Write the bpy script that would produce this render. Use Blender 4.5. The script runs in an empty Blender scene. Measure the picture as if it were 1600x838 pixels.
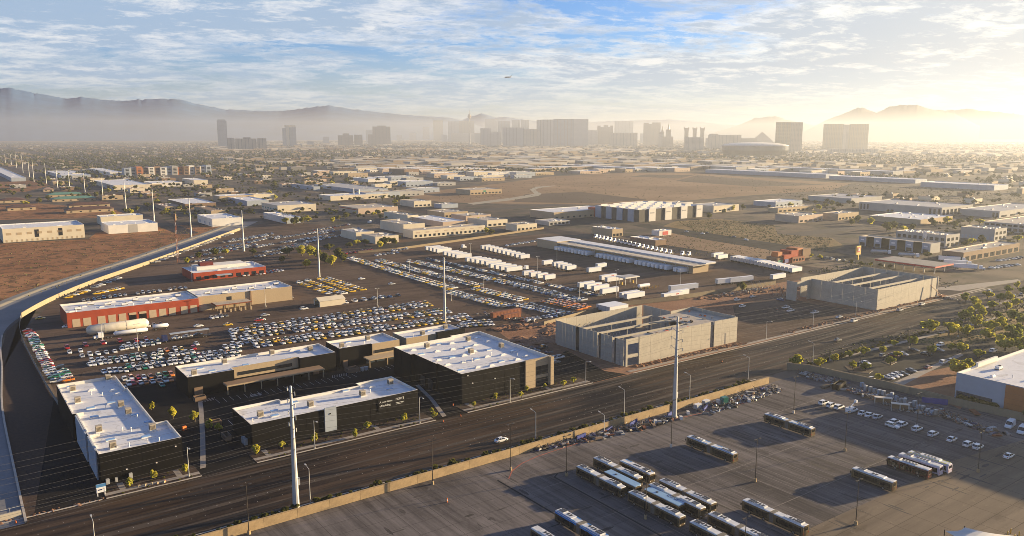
HAZE = 1.05e-4
import bpy, bmesh, math, random
from mathutils import Vector
R = math.radians
random.seed(7)
SC = bpy.context.scene
COL = SC.collection
# ------------------------------------------------------------------ camera, sun, sky, exposure
# world axes: +X runs along the main road, +Y across it, away from the drone
F, HY, H, CX, CY = 1255., 211., 97., 800., 419.      # focal length and horizon of the photograph (1600 px wide), flying height in metres
PT = math.atan((CY - HY) / F)
CP, SP = math.cos(PT), math.sin(PT)
BE = R(35.95)
CB, SB = math.cos(BE), math.sin(BE)
cam = bpy.data.cameras.new('camera')
cam.sensor_width = 36; cam.lens = F / 1600 * 36
cam.clip_start = 1; cam.clip_end = 120000
camo = bpy.data.objects.new('camera', cam); COL.objects.link(camo)
camo.location = (0, 0, H)
camo.rotation_euler = (math.pi / 2 - PT, 0, -BE)
SC.camera = camo
SUN_AZ, SUN_EL = R(-12.5), R(8.0)                       # azimuth from +X
SD = Vector((math.cos(SUN_AZ) * math.cos(SUN_EL), math.sin(SUN_AZ) * math.cos(SUN_EL), math.sin(SUN_EL)))
sl = bpy.data.lights.new('sun', 'SUN')
sl.energy = 5.0; sl.angle = R(0.5); sl.color = (1.0, 0.76, 0.44)
slo = bpy.data.objects.new('sun', sl); COL.objects.link(slo)
slo.rotation_euler = SD.to_track_quat('Z', 'Y').to_euler()
SC.view_settings.view_transform = 'Standard'; SC.view_settings.look = 'None'
SC.view_settings.gamma = 1; SC.view_settings.use_curve_mapping = False
SC.view_settings.exposure = 2.05
SC.cycles.use_denoising = True; SC.cycles.filter_width = .85; SC.cycles.use_adaptive_sampling = False
SC.cycles.max_bounces = 5; SC.cycles.diffuse_bounces = 2; SC.cycles.glossy_bounces = 2
SC.cycles.volume_bounces = 1; SC.cycles.transparent_max_bounces = 6

class NT:                                             # small node-graph writer
    def __init__(s, tree): s.t = tree; s.n = tree.nodes; s.l = tree.links
    def add(s, typ, ins=None, **kw):
        n = s.n.new(typ)
        for k, v in kw.items(): setattr(n, k, v)
        for k, v in (ins or {}).items():
            if hasattr(v, 'is_output'): s.l.new(v, n.inputs[k])
            else: n.inputs[k].default_value = v
        return n
    def math(s, op, a, b=0.0, c=None, clamp=False):
        n = s.add('ShaderNodeMath', {0: a, 1: b}, operation=op, use_clamp=clamp)
        if c is not None:
            if hasattr(c, 'is_output'): s.l.new(c, n.inputs[2])
            else: n.inputs[2].default_value = c
        return n.outputs[0]
    def mix(s, f, a, b, blend='MIX'):
        n = s.add('ShaderNodeMix', data_type='RGBA', blend_type=blend)
        for i, v in ((0, f), (6, a), (7, b)):
            if hasattr(v, 'is_output'): s.l.new(v, n.inputs[i])
            else: n.inputs[i].default_value = v if i == 0 else (tuple(v) + (1,) if len(v) == 3 else v)
        return n.outputs[2]
    def ramp(s, f, pts):
        n = s.add('ShaderNodeValToRGB', {0: f}); e = n.color_ramp.elements
        while len(e) < len(pts): e.new(.5)
        for k, (p, c) in enumerate(pts):
            e[k].position = p; e[k].color = (c, c, c, 1) if isinstance(c, (int, float)) else tuple(c) + (1,)
        return n.outputs[0]
    def noise(s, vec, scale, detail=4, rough=.55, dist=0.):
        return s.add('ShaderNodeTexNoise', {'Vector': vec, 'Scale': scale, 'Detail': detail, 'Roughness': rough, 'Distortion': dist}).outputs[0]

SKYTINT = (.44, .70, 1.08)
W = bpy.data.worlds.new('World'); SC.world = W; W.use_nodes = True
def build_world():
    g = NT(W.node_tree); g.n.clear()
    tc = g.add('ShaderNodeTexCoord').outputs['Generated']
    sep = g.add('ShaderNodeSeparateXYZ', {0: tc})
    z = g.math('MAXIMUM', sep.outputs[2], 0.0)
    d2 = g.add('ShaderNodeCombineXYZ', {0: sep.outputs[0], 1: sep.outputs[1], 2: g.math('MAXIMUM', sep.outputs[2], 0.012)}).outputs[0]
    sky = g.add('ShaderNodeTexSky', {'Vector': d2}, sky_type='NISHITA', sun_disc=False, sun_elevation=SUN_EL,
                sun_rotation=math.pi / 2 - SUN_AZ, altitude=600, air_density=1.0, dust_density=0.6, ozone_density=3.0).outputs[0]
    dot = g.add('ShaderNodeVectorMath', {0: g.add('ShaderNodeVectorMath', {0: tc}, operation='NORMALIZE').outputs[0], 1: tuple(SD)}, operation='DOT_PRODUCT').outputs[1]
    dot = g.math('MAXIMUM', dot, 0.0)
    # cloud deck seen in perspective: direction projected on a plane overhead
    den = g.math('ADD', z, 0.10)
    pu = g.math('DIVIDE', sep.outputs[0], den); pv = g.math('DIVIDE', sep.outputs[1], den)
    a = R(20)                                          # bands run across the view
    ru = g.math('ADD', g.math('MULTIPLY', pu, math.cos(-a)), g.math('MULTIPLY', pv, math.sin(-a)))
    rv = g.math('SUBTRACT', g.math('MULTIPLY', pv, math.cos(-a)), g.math('MULTIPLY', pu, math.sin(-a)))
    p = g.add('ShaderNodeCombineXYZ', {0: g.math('ADD', g.math('MULTIPLY', ru, .8), 25.1), 1: g.math('ADD', rv, 11.2), 2: 0.4}).outputs[0]
    big = g.noise(p, .42, 3, .5, .3)
    mid = g.noise(p, 1.7, 11, .68, .35)
    fine = g.noise(p, 7.0, 8, .72, .3)
    cov = g.math('ADD', g.math('ADD', g.math('MULTIPLY', big, .55), g.math('MULTIPLY', mid, .52)), g.math('MULTIPLY', fine, .30))
    c = g.ramp(cov, [(.575, 0), (.645, .8), (.72, 1)])
    c = g.math('MULTIPLY', c, g.ramp(z, [(0, .2), (.03, .55), (.08, .95), (.20, .85), (.38, .15), (1, .05)]))
    thick = g.ramp(g.math('ADD', g.math('MULTIPLY', cov, .38), g.math('ADD', g.math('MULTIPLY', g.noise(p, 2.6, 9, .70, .3), .45), g.math('MULTIPLY', fine, .28))), [(.565, 0), (.655, 1)])
    # light the clouds: white towards the sun, grey blue where they are thick
    glow = g.math('POWER', dot, 4.0); wide = g.math('POWER', dot, 1.6)
    lit = g.mix(wide, (4.0, 4.1, 4.2), (4.9, 4.6, 3.9))
    lit = g.mix(glow, lit, (6.4, 6.1, 5.2))
    dark = g.mix(wide, (1.5, 2.2, 3.1), (1.8, 2.15, 2.55))
    dark = g.mix(glow, dark, (3.6, 3.5, 3.3))
    cc = g.mix(g.math('MULTIPLY', thick, .9), lit, dark)
    lowwarm = g.ramp(z, [(0, 1), (.11, 0)])
    base = g.mix(g.math('MULTIPLY', lowwarm, .8), g.mix(1.0, sky, SKYTINT, 'MULTIPLY'), g.mix(wide, (2.6, 2.6, 2.7), (5.2, 4.4, 3.05)))
    base = g.mix(g.math('MULTIPLY', g.math('POWER', dot, 5.5), .85), base, (4.5, 4.25, 3.25))
    fin = g.mix(c, base, cc)
    bg = g.add('ShaderNodeBackground', {0: fin, 1: 0.055})
    out = g.add('ShaderNodeOutputWorld'); g.l.new(bg.outputs[0], out.inputs[0])
build_world()

# ------------------------------------------------------------------ geometry helpers
def P(px, py, z=0.0):
    """ground position (at height z) that the photograph shows at pixel px, py"""
    x = (px - CX) / F; y = -(py - CY) / F
    d = (x, CP + y * SP, -SP + y * CP); t = (z - H) / d[2]
    X, Y = d[0] * t, d[1] * t
    return (X * CB + Y * SB, -X * SB + Y * CB)
def solve_u(px, v, z=0.0):
    k = (px - CX) / F; Z = z - H
    return (v * SB + k * (v * CB * CP - Z * SP)) / (CB - k * CP * SB)
def solve_v(px, u, z=0.0):
    k = (px - CX) / F; Z = z - H
    return (u * CB - k * (u * SB * CP - Z * SP)) / (k * CB * CP + SB)
def scale_at(py): return H * math.sqrt(F * F + (CY - HY) ** 2) / (py - HY) / math.sqrt(F*F+(CY-HY)**2) * 1.0   # metres per pixel on the ground line py
def hpx(py, n): return n * scale_at(py)

class MB:
    def __init__(s): s.v = []; s.f = []; s.m = []
    def face(s, pts, m=0):
        b = len(s.v); s.v.extend(pts); s.f.append(tuple(range(b, b + len(pts)))); s.m.append(m)
    def box(s, x0, x1, y0, y1, z0, z1, m=0, mt=None, bottom=True):
        b = len(s.v)
        s.v += [(x0,y0,z0),(x1,y0,z0),(x1,y1,z0),(x0,y1,z0),(x0,y0,z1),(x1,y0,z1),(x1,y1,z1),(x0,y1,z1)]
        fs = [(0,1,5,4),(1,2,6,5),(2,3,7,6),(3,0,4,7)]
        s.f += [tuple(b+i for i in q) for q in fs]; s.m += [m]*4
        s.f.append((b+4,b+5,b+6,b+7)); s.m.append(m if mt is None else mt)
        if bottom: s.f.append((b+3,b+2,b+1,b)); s.m.append(m)
        return s
    def obox(s, c, ang, lx, ly, z0, z1, m=0, taper=1.0):
        """box lx by ly about c turned by ang, top scaled by taper"""
        ca, sa = math.cos(ang), math.sin(ang); b = len(s.v)
        for z, k in ((z0, 1), (z1, taper)):
            for x, y in ((-1,-1),(1,-1),(1,1),(-1,1)):
                X, Y = x*lx/2*k, y*ly/2*k
                s.v.append((c[0]+X*ca-Y*sa, c[1]+X*sa+Y*ca, z))
        for q in ((0,1,5,4),(1,2,6,5),(2,3,7,6),(3,0,4,7),(4,5,6,7),(3,2,1,0)):
            s.f.append(tuple(b+i for i in q)); s.m.append(m)
        return s
    def prism(s, pts, z0, z1, m=0, mt=None):
        n = len(pts); b = len(s.v)
        ar = sum(pts[i][0]*pts[(i+1)%n][1]-pts[(i+1)%n][0]*pts[i][1] for i in range(n))
        if ar < 0: pts = pts[::-1]
        s.v += [(p[0],p[1],z0) for p in pts] + [(p[0],p[1],z1) for p in pts]
        for i in range(n):
            j = (i+1) % n; s.f.append((b+i,b+j,b+n+j,b+n+i)); s.m.append(m)
        s.f.append(tuple(b+n+i for i in range(n))); s.m.append(m if mt is None else mt)
        s.f.append(tuple(b+n-1-i for i in range(n))); s.m.append(m)
        return s
    def tube(s, p, q, r0, r1=None, n=8, m=0, caps=True):
        r1 = r0 if r1 is None else r1
        p, q = Vector(p), Vector(q); d = (q-p).normalized()
        a = d.orthogonal().normalized(); c = d.cross(a); b = len(s.v)
        for o, r in ((p, r0), (q, r1)):
            for i in range(n):
                t = 2*math.pi*i/n; s.v.append(tuple(o + a*(r*math.cos(t)) + c*(r*math.sin(t))))
        for i in range(n):
            j = (i+1) % n; s.f.append((b+i,b+j,b+n+j,b+n+i)); s.m.append(m)
        if caps:
            s.f.append(tuple(b+n+i for i in range(n))); s.m.append(m)
            s.f.append(tuple(b+n-1-i for i in range(n))); s.m.append(m)
        return s
    def poly(s, pts, z, m=0):
        n = len(pts)
        ar = sum(pts[i][0]*pts[(i+1)%n][1]-pts[(i+1)%n][0]*pts[i][1] for i in range(n))
        if ar < 0: pts = pts[::-1]
        s.face([(p[0],p[1],z) for p in pts], m); return s
    def mesh(s, name, mats, smooth=False):
        me = bpy.data.meshes.new(name); me.from_pydata(s.v, [], s.f)
        for q in mats: me.materials.append(q)
        if any(s.m): me.polygons.foreach_set('material_index', s.m)
        if smooth: me.polygons.foreach_set('use_smooth', [True]*len(s.f))
        me.update(); return me

def link(name, data, parent=None, loc=(0,0,0), rz=0.0):
    o = bpy.data.objects.new(name, data); COL.objects.link(o)
    if parent is not None: o.parent = parent
    o.location = loc; o.rotation_euler = (0, 0, rz); return o
def part(name, mb, mats, parent, loc=(0,0,0), rz=0.0, smooth=False):
    me = mb if isinstance(mb, bpy.types.Mesh) else mb.mesh(name, mats if isinstance(mats, (list, tuple)) else [mats], smooth)
    return link(name, me, parent, loc, rz)
def tag(o, label=None, cat=None, group=None, kind=None):
    if label: o['label'] = label
    if cat: o['category'] = cat
    if group: o['group'] = group
    if kind: o['kind'] = kind
    return o
def thing(name, label, cat, loc=(0,0,0), rz=0.0, group=None):
    return tag(link(name, None, None, (loc[0], loc[1], loc[2] if len(loc) > 2 else 0.0), rz), label, cat, group)
def structure(name, mb, mats, label, smooth=False):
    return tag(part(name, mb, mats, None, smooth=smooth), label, None, None, 'structure')
def stuff(name, mb, mats, label, cat, smooth=False):
    return tag(part(name, mb, mats, None, smooth=smooth), label, cat, None, 'stuff')
def clone(root, loc=None, rz=None, label=None, group=None):
    def cp(o, par):
        c = o.copy(); COL.objects.link(c); c.parent = par
        for ch in list(o.children): cp(ch, c)
        return c
    c = cp(root, None)
    if loc is not None: c.location = loc if len(loc) == 3 else (loc[0], loc[1], 0)
    if rz is not None: c.rotation_euler = (0, 0, rz)
    if label: c['label'] = label
    if group: c['group'] = group
    return c
ORD = ['', 'first','second','third','fourth','fifth','sixth','seventh','eighth','ninth','tenth','eleventh','twelfth']
def nth(i):
    if i < len(ORD): return ORD[i]
    return '%d%s' % (i, 'th' if 10 <= i % 100 <= 20 else {1:'st',2:'nd',3:'rd'}.get(i % 10, 'th'))

# ------------------------------------------------------------------ materials
def mat(name, col, rough=.8, var=.25, scale=.15, metal=0., bump=0., fine=None, spec=.3, var2=None):
    m = bpy.data.materials.new(name); m.use_nodes = True; g = NT(m.node_tree)
    b = g.n['Principled BSDF']
    b.inputs['Roughness'].default_value = rough; b.inputs['Metallic'].default_value = metal
    b.inputs['Specular IOR Level'].default_value = spec
    if var <= 0: b.inputs['Base Color'].default_value = tuple(col) + (1,); return m
    tc = g.add('ShaderNodeTexCoord').outputs['Object']
    n1 = g.noise(tc, scale, 6, .6)
    f = g.ramp(n1, [(.32, 0), (.68, 1)])
    lo = tuple(x*(1-var) for x in col); hi = tuple(min(.95, x*(1+var)) for x in (var2 or col))
    c = g.mix(f, lo, hi)
    if fine:
        n2 = g.noise(tc, fine, 3, .7)
        c = g.mix(.35, c, g.mix(n2, tuple(x*.45 for x in col), tuple(min(.95, x*1.5) for x in col)))
    g.l.new(c, b.inputs['Base Color'])
    if bump:
        bp = g.add('ShaderNodeBump', {'Strength': bump, 'Distance': .05, 'Height': g.noise(tc, fine or scale*20, 4)})
        g.l.new(bp.outputs[0], b.inputs['Normal'])
    return m
def streak_mat(name, col, axis, rough=.85, var=.35, w=.35, patch=.02, joints=None, jw=.03, cracks=False):
    """paving worn in streaks along an axis (0 = X, 1 = Y), with slab joints when given"""
    m = bpy.data.materials.new(name); m.use_nodes = True; g = NT(m.node_tree)
    b = g.n['Principled BSDF']; b.inputs['Roughness'].default_value = rough; b.inputs['Specular IOR Level'].default_value = .07 if rough < .7 else .04
    tc = g.add('ShaderNodeTexCoord').outputs['Object']
    st = (.012, w, 1) if axis == 0 else (w, .012, 1)
    mp = g.add('ShaderNodeMapping', {'Vector': tc, 'Scale': st}).outputs[0]
    n1 = g.noise(mp, 1.0, 5, .65, .3); n2 = g.noise(tc, patch, 5, .55, .4); n3 = g.noise(tc, 1.3, 4, .7)
    f = g.math('ADD', g.math('MULTIPLY', n1, .5), g.math('ADD', g.math('MULTIPLY', n2, .4), g.math('MULTIPLY', n3, .1)))
    c = g.mix(g.ramp(f, [(.38, 0), (.62, 1)] if rough > .7 else [(.43, 0), (.57, 1)]), tuple(x*(1-var) for x in col), tuple(x*(1+var) for x in col))
    mp2 = g.add('ShaderNodeMapping', {'Vector': tc, 'Scale': ((.1, 1.1, 1) if axis == 0 else (1.1, .1, 1))}).outputs[0]
    c = g.mix(g.ramp(g.noise(mp2, .8, 4, .6, .2), [(.62, 0), (.76, .55)]), c, tuple(x*.3 for x in col))
    c = g.mix(g.ramp(g.noise(g.add('ShaderNodeMapping', {'Vector': tc, 'Scale': ((.04, .16, 1) if axis == 0 else (.16, .04, 1))}).outputs[0], 1.0, 6, .7, .8), [(.55, 0), (.70, .55)]), c, tuple(x*.42 for x in col))
    c = g.mix(g.ramp(g.noise(tc, .45, 5, .7, .5), [(.60, 0), (.72, .5)]), c, tuple(x*1.7 for x in col))
    if joints:
        br = g.add('ShaderNodeTexBrick', {'Vector': tc, 'Scale': 1.0, 'Mortar Size': jw, 'Brick Width': joints[0], 'Row Height': joints[1], 'Bias': 0.0,
                                          'Color1': (.42,.42,.42,1), 'Color2': (.58,.58,.58,1), 'Mortar': (0,0,0,1)}, offset=0.0, squash=1.0)
        c = g.mix(.5, c, g.mix(1.0, c, g.mix(.5, (1,1,1), br.outputs[0]), 'MULTIPLY'))
        c = g.mix(g.math('MULTIPLY', br.outputs[1], .7), c, tuple(x*.35 for x in col))
    if cracks:
        vo = g.add('ShaderNodeTexVoronoi', {'Vector': g.add('ShaderNodeMix', {0: .12, 4: tc, 5: g.add('ShaderNodeTexNoise', {'Vector': tc, 'Scale': .2}).outputs[1]}, data_type='VECTOR').outputs[1], 'Scale': .045}, feature='DISTANCE_TO_EDGE').outputs[0]
        c = g.mix(g.ramp(vo, [(.0, .5), (.012, 0)]), c, tuple(x*.4 for x in col))
    g.l.new(c, b.inputs['Base Color'])
    return m
def ground_mat():
    m = bpy.data.materials.new('ground_mix'); m.use_nodes = True; g = NT(m.node_tree)
    b = g.n['Principled BSDF']; b.inputs['Roughness'].default_value = .95; b.inputs['Specular IOR Level'].default_value = .1
    tc = g.add('ShaderNodeTexCoord').outputs['Object']
    c = g.mix(g.ramp(g.noise(tc, .004, 6, .6), [(.35, 0), (.65, 1)]), (.09,.072,.058), (.18,.138,.10))
    c = g.mix(g.ramp(g.noise(tc, .02, 5, .6), [(.45, 0), (.6, .8)]), c, (.045,.043,.041))
    c = g.mix(g.ramp(g.noise(tc, .05, 5, .65), [(.50, 0), (.60, .75)]), c, (.035,.04,.022))
    # streets of the city grid
    for ax, per in ((0, 402.), (1, 402.)):
        co = g.add('ShaderNodeSeparateXYZ', {0: tc}).outputs[ax]
        t = g.math('ABSOLUTE', g.math('SUBTRACT', g.math('FRACT', g.math('DIVIDE', g.math('ADD', co, 130.), per)), .5))
        c = g.mix(g.math('LESS_THAN', t, .026), c, (.07,.065,.062))
    g.l.new(c, b.inputs['Base Color']); return m
def desert_mat(name, lo, hi, scrub=(.085,.075,.035), amount=.55, sc=1.0):
    m = bpy.data.materials.new(name); m.use_nodes = True; g = NT(m.node_tree)
    b = g.n['Principled BSDF']; b.inputs['Roughness'].default_value = .95; b.inputs['Specular IOR Level'].default_value = .1
    tc = g.add('ShaderNodeTexCoord').outputs['Object']
    c = g.mix(g.ramp(g.noise(tc, .013*sc, 7, .62, .4), [(.36, 0), (.64, 1)]), lo, hi)
    c = g.mix(g.ramp(g.noise(tc, .09*sc, 6, .7, .6), [(amount, 0), (amount+.08, .75)]), c, scrub)
    c = g.mix(g.ramp(g.noise(tc, .7*sc, 3, .7), [(.55, 0), (.7, .5)]), c, tuple(x*.6 for x in lo))
    g.l.new(c, b.inputs['Base Color'])
    bp = g.add('ShaderNodeBump', {'Strength': .6, 'Distance': .5, 'Height': g.noise(tc, .25*sc, 6, .7)})
    g.l.new(bp.outputs[0], b.inputs['Normal']); return m
def band_mat(name, col, dark, wx, wz, fx=.5, fz=.55, rough=.5):
    """far facade: rows and columns of windows too far away to tell apart"""
    m = bpy.data.materials.new(name); m.use_nodes = True; g = NT(m.node_tree)
    b = g.n['Principled BSDF']; b.inputs['Roughness'].default_value = rough
    tc = g.add('ShaderNodeTexCoord').outputs['Object']; s = g.add('ShaderNodeSeparateXYZ', {0: tc})
    hx = g.math('ADD', s.outputs[0], s.outputs[1])
    a = g.math('LESS_THAN', g.math('FRACT', g.math('DIVIDE', hx, wx)), fx)
    z = g.math('LESS_THAN', g.math('FRACT', g.math('DIVIDE', s.outputs[2], wz)), fz)
    f = g.math('MULTIPLY', a, z)
    c = g.mix(g.noise(tc, .02, 3), tuple(x*.85 for x in col), tuple(x*1.1 for x in col))
    g.l.new(g.mix(f, c, dark), b.inputs['Base Color']); return m

M = {}
def D(name, *a, **k): M[name] = mat(name, *a, **k)
M['ground'] = ground_mat()
M['road'] = streak_mat('road_asphalt', (.042,.027,.016), 0, .6, .75, .30, .012)
M['yard'] = streak_mat('yard_asphalt', (.105,.074,.055), 0, .88, .4, .10, .02, cracks=True)
M['lot'] = streak_mat('lot_asphalt', (.018,.016,.015), 0, .85, .3, .2, .03)
M['bus_paving'] = streak_mat('bus_yard_concrete', (.142,.126,.119), 1, .85, .55, .42, .03, joints=(9.0, 6.0), jw=.07)
M['apron'] = streak_mat('apron_concrete', (.20,.16,.115), 0, .85, .25, .2, .03, joints=(9.0, 6.0), jw=.09)
M['right_lot'] = streak_mat('office_lot_asphalt', (.052,.05,.044), 0, .88, .25, .2, .03)
M['tuft'] = mat('dry_tuft', (.10,.078,.03), .95, .4, .02); M['tuft_green'] = mat('green_tuft', (.075,.08,.025), .95, .4, .02)
M['desert'] = desert_mat('desert_soil', (.21,.095,.042), (.35,.175,.08), amount=.50, scrub=(.06,.042,.022))
M['field'] = desert_mat('graded_field_soil', (.18,.115,.066), (.275,.185,.11), amount=.60, scrub=(.075,.055,.035), sc=.45)
M['field_dark'] = desert_mat('graded_field_darker_soil', (.085,.062,.045), (.12,.09,.065), amount=.7, sc=.4)
M['dirt'] = desert_mat('red_building_dirt', (.19,.095,.055), (.29,.165,.10), amount=.6, scrub=(.10,.06,.04), sc=3)
M['scrub'] = desert_mat('scrub_soil', (.17,.115,.052), (.26,.185,.09), scrub=(.095,.08,.03), amount=.5, sc=1.5)
D('sidewalk', (.27,.235,.20), .85, .15, .4, fine=3)
D('kerb', (.40,.36,.31), .85, .12, .5)
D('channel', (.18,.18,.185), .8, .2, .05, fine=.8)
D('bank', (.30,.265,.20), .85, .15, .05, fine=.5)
D('mulch', (.045,.026,.017), .95, .4, .8, fine=5, bump=.5)
D('block_wall', (.37,.265,.145), .9, .35, .3, fine=2.5)
D('tan_wall', (.24,.195,.13), .9, .12, .2, fine=2)
D('concrete', (.40,.365,.30), .85, .18, .22, fine=1.4)
D('concrete_dark', (.22,.21,.20), .85, .15, .2)
D('white_roof', (.66,.66,.66), .6, .10, .06, fine=.6)
D('grey_roof', (.40,.39,.38), .8, .15, .08, fine=.5)
D('tan_roof', (.45,.39,.31), .8, .15, .08)
D('black_panel', (.007,.0065,.006), .75, .25, .5, spec=.08)
D('black_trim', (.010,.009,.009), .6, 0, spec=.1)
D('stucco_tan', (.40,.31,.20), .9, .08, .1, fine=1.5)
D('stucco_cream', (.60,.53,.40), .9, .08, .1)
D('stucco_white', (.66,.63,.57), .9, .07, .1)
D('stucco_peach', (.48,.37,.28), .9, .08, .1)
D('stucco_grey', (.36,.35,.33), .9, .08, .1)
D('stucco_brown', (.21,.14,.09), .9, .1, .1)
D('red_wall', (.33,.055,.022), .85, .12, .2)
D('dark_red', (.13,.02,.018), .8, .1, .2)
D('orange_panel', (.40,.14,.045), .7, .12, .12)
D('bluegrey', (.33,.37,.42), .8, .08, .2)
D('door_tan', (.44,.35,.24), .7, .08, .6)
D('glass', (.020,.024,.028), .12, 0, spec=.6)
D('window_blue', (.05,.065,.085), .15, 0, spec=.6)
D('steel', (.36,.36,.36), .45, .1, .5, metal=.7)
D('galv', (.46,.46,.45), .55, .1, .4, metal=.25)
D('dark_metal', (.05,.042,.036), .5, .1, .5, metal=.3)
D('ac_unit', (.42,.36,.27), .6, .1, .8)
D('ac_white', (.68,.67,.65), .5, .05, .8)
D('skylight', (.20,.34,.56), .15, .05, .8, spec=.7)
D('yellow', (.62,.40,.06), .6, .1, 1)
D('paint_white', (.74,.74,.73), .4, 0); D('line_white', (.42,.40,.37), .8, .2, 1.5)
D('faded_line', (.150,.130,.117), .85, .25, 1.0)
D('orange', (.75,.16,.03), .6, 0); D('red', (.45,.03,.025), .5, 0); D('blue', (.03,.05,.24), .5, .15, .8)
D('navy', (.02,.03,.10), .5, .2, .8); D('green', (.02,.20,.12), .5, .1, .5); D('teal', (.03,.16,.15), .6, 0)
D('tyre', (.012,.012,.012), .8, 0); D('rim', (.25,.25,.25), .4, 0, metal=.6)
D('tank_cream', (.58,.53,.43), .45, .12, .4); D('bark', (.10,.075,.05), .9, .2, 2)
D('brown_roof', (.10,.05,.035), .8, .2, .3); D('green_roof', (.10,.22,.17), .7, .1, .3)
D('pink_roof', (.30,.20,.16), .8, .1, .3)
D('red_kerb', (.33,.10,.07), .8, .2, .8)
D('awning', (.66,.58,.47), .7, .05, .3)
D('rust', (.20,.065,.03), .8, .2, .6)

D('wire', (.10,.095,.09), .7, 0)
D('pier_dark', (.065,.06,.053), .8, .1, .2)
D('far_wall', (.20,.155,.10), .9, .15, .1)

D('far_tan', (.25,.19,.13), .9, .15, .02)
D('far_grey', (.17,.165,.16), .9, .15, .02)
D('far_brown', (.12,.085,.06), .9, .2, .02)
D('far_pale', (.40,.37,.33), .9, .1, .02)
D('far_white', (.58,.57,.56), .8, .1, .02)
D('stain', (.055,.047,.044), .9, .4, .5)
D('road_stain', (.014,.010,.008), .8, .4, .3)
D('road_worn', (.058,.042,.029), .8, .35, .2)

def roof_mat(name, col):
    """single-ply roof: welded seams, ponding stains, foot-worn patches"""
    m = bpy.data.materials.new(name); m.use_nodes = True; g = NT(m.node_tree); b = g.n['Principled BSDF']; b.inputs['Roughness'].default_value = .6; b.inputs['Specular IOR Level'].default_value = .3
    tc = g.add('ShaderNodeTexCoord').outputs['Object']
    c = g.mix(g.ramp(g.noise(tc, .12, 6, .6, .4), [(.35, 0), (.65, 1)]), tuple(x*.93 for x in col), tuple(x*1.05 for x in col))
    c = g.mix(g.ramp(g.noise(tc, .21, 5, .65, 1.2), [(.56, 0), (.66, .65)]), c, (col[0]*.68, col[1]*.65, col[2]*.60))
    c = g.mix(g.ramp(g.noise(tc, 1.1, 4, .7, .5), [(.62, 0), (.72, .6)]), c, tuple(x*.55 for x in col))
    br = g.add('ShaderNodeTexBrick', {'Vector': tc, 'Scale': 1.0, 'Mortar Size': .05, 'Brick Width': 24.0, 'Row Height': 2.6}).outputs[1]
    g.l.new(g.mix(g.math('MULTIPLY', br, .28), c, tuple(x*.6 for x in col)), b.inputs['Base Color']); M[name] = m
roof_mat('white_roof', (.65,.65,.655)); roof_mat('grey_roof', (.38,.37,.36)); roof_mat('tan_roof', (.43,.37,.29))
# ------------------------------------------------------------------ the land
def gp(pts, z=0.0): return [P(x, y) for x, y in pts]
mb = MB(); mb.poly([(-2990,-2990),(12480,-2990),(12480,12480),(-2990,12480)], 0.0)
structure('ground', mb, [M['ground']], 'flat desert valley floor with city streets running to the hazy horizon')
mb = MB(); mb.poly([(-60000,-60000),(90000,-60000),(90000,90000),(-60000,90000)], -30.0)
structure('far_plain', mb, [M['field']], 'desert plain beyond the city below the mountains')
def sheet(name, pts, z, m, label, px=True):
    b = MB(); b.poly(gp(pts) if px else pts, z); return structure(name, b, [M[m]], label)
sheet('desert_field', [(-140,500),(-40,489),(0,481),(88,449),(205,405),(336,362),(372,347),(330,352),(262,352),(150,364),(138,374),(0,381),(-140,390)], .012, 'desert',
      'vacant brown desert lot with dry scrub beside the flood channel')
sheet('desert_field', [(-60,285),(60,282),(78,290),(40,300),(-60,306)], .012, 'desert', 'small vacant brown lot near the line of white power poles')
sheet('desert_field', [(-60,322),(60,318),(200,330),(190,340),(-60,345)], .008, 'desert', 'brown vacant strip in front of the brown hipped roofs')
sheet('brown_field', [(640,309),(690,297),(780,287),(860,276),(960,271),(1080,270),(1200,279),(1330,287),(1300,297),(1180,305),(1080,313),(930,320),(760,318),(690,316)], .012, 'field',
      'wide graded brown field in the middle distance')
sheet('brown_field', [(985,276),(1010,273),(1085,274),(1060,279)], .02, 'field_dark', 'darker square patch at the back of the graded brown field')
sheet('brown_field', [(1055,283),(1090,274),(1190,282),(1290,289),(1180,292)], .022, 'field_dark', 'long dark triangular patch on the graded brown field')
sheet('brown_field', [(820,304),(905,300),(1010,312),(930,318),(800,316)], .02, 'field_dark', 'dark strip along the near edge of the graded brown field')
sheet('basin_path', [(730,318),(800,309),(835,303),(828,296),(838,292),(868,290),(866,291),(842,294),(836,297),(846,303),(843,306),(800,313),(740,320)], .03, 'bank', 'pale dirt track curving round a basin in the brown field')
sheet('desert_field', [(1055,346),(1120,342),(1210,352),(1215,366),(1300,372),(1320,385),(1290,395),(1210,380),(1085,362),(1030,356)], .014, 'scrub',
      'scrubby tan vacant lot beyond the white and grey warehouse')
sheet('desert_field', [(960,385),(1000,372),(1060,363),(1180,385),(1230,400),(1200,408),(1110,402)], .014, 'field', 'tan vacant lot beside the trailer terminal')
sheet('taxi_yard_paving', [(34,519),(80,474),(140,446),(240,411),(373,361),(420,346),(560,356),(640,372),(740,372),(850,366),(905,362),(1110,400),(1260,425),(1240,445),(1060,470),(950,492),(870,502),(855,525),(620,548),(500,580),(265,606),(86,612)], .016, 'yard',
      'worn brown asphalt of the taxi storage yard and trailer terminal')
sheet('building_site_dirt', [(770,512),(880,500),(960,480),(1060,470),(1230,440),(1330,430),(1500,455),(1400,500),(1150,566),(960,610),(880,612),(855,575)], .020, 'dirt', 'red brown churned dirt of the building sites along the road')
sheet('site_paving', [(1145,478),(1225,462),(1262,474),(1380,492),(1355,497),(1146,543),(1150,500)], .026, 'yard', 'dark paved yard between the two concrete shells')
sheet('site_paving', [(858,565),(885,548),(945,580),(980,585),(920,600),(862,610)], .026, 'lot', 'dark driveway between the black building and the concrete shell')
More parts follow.
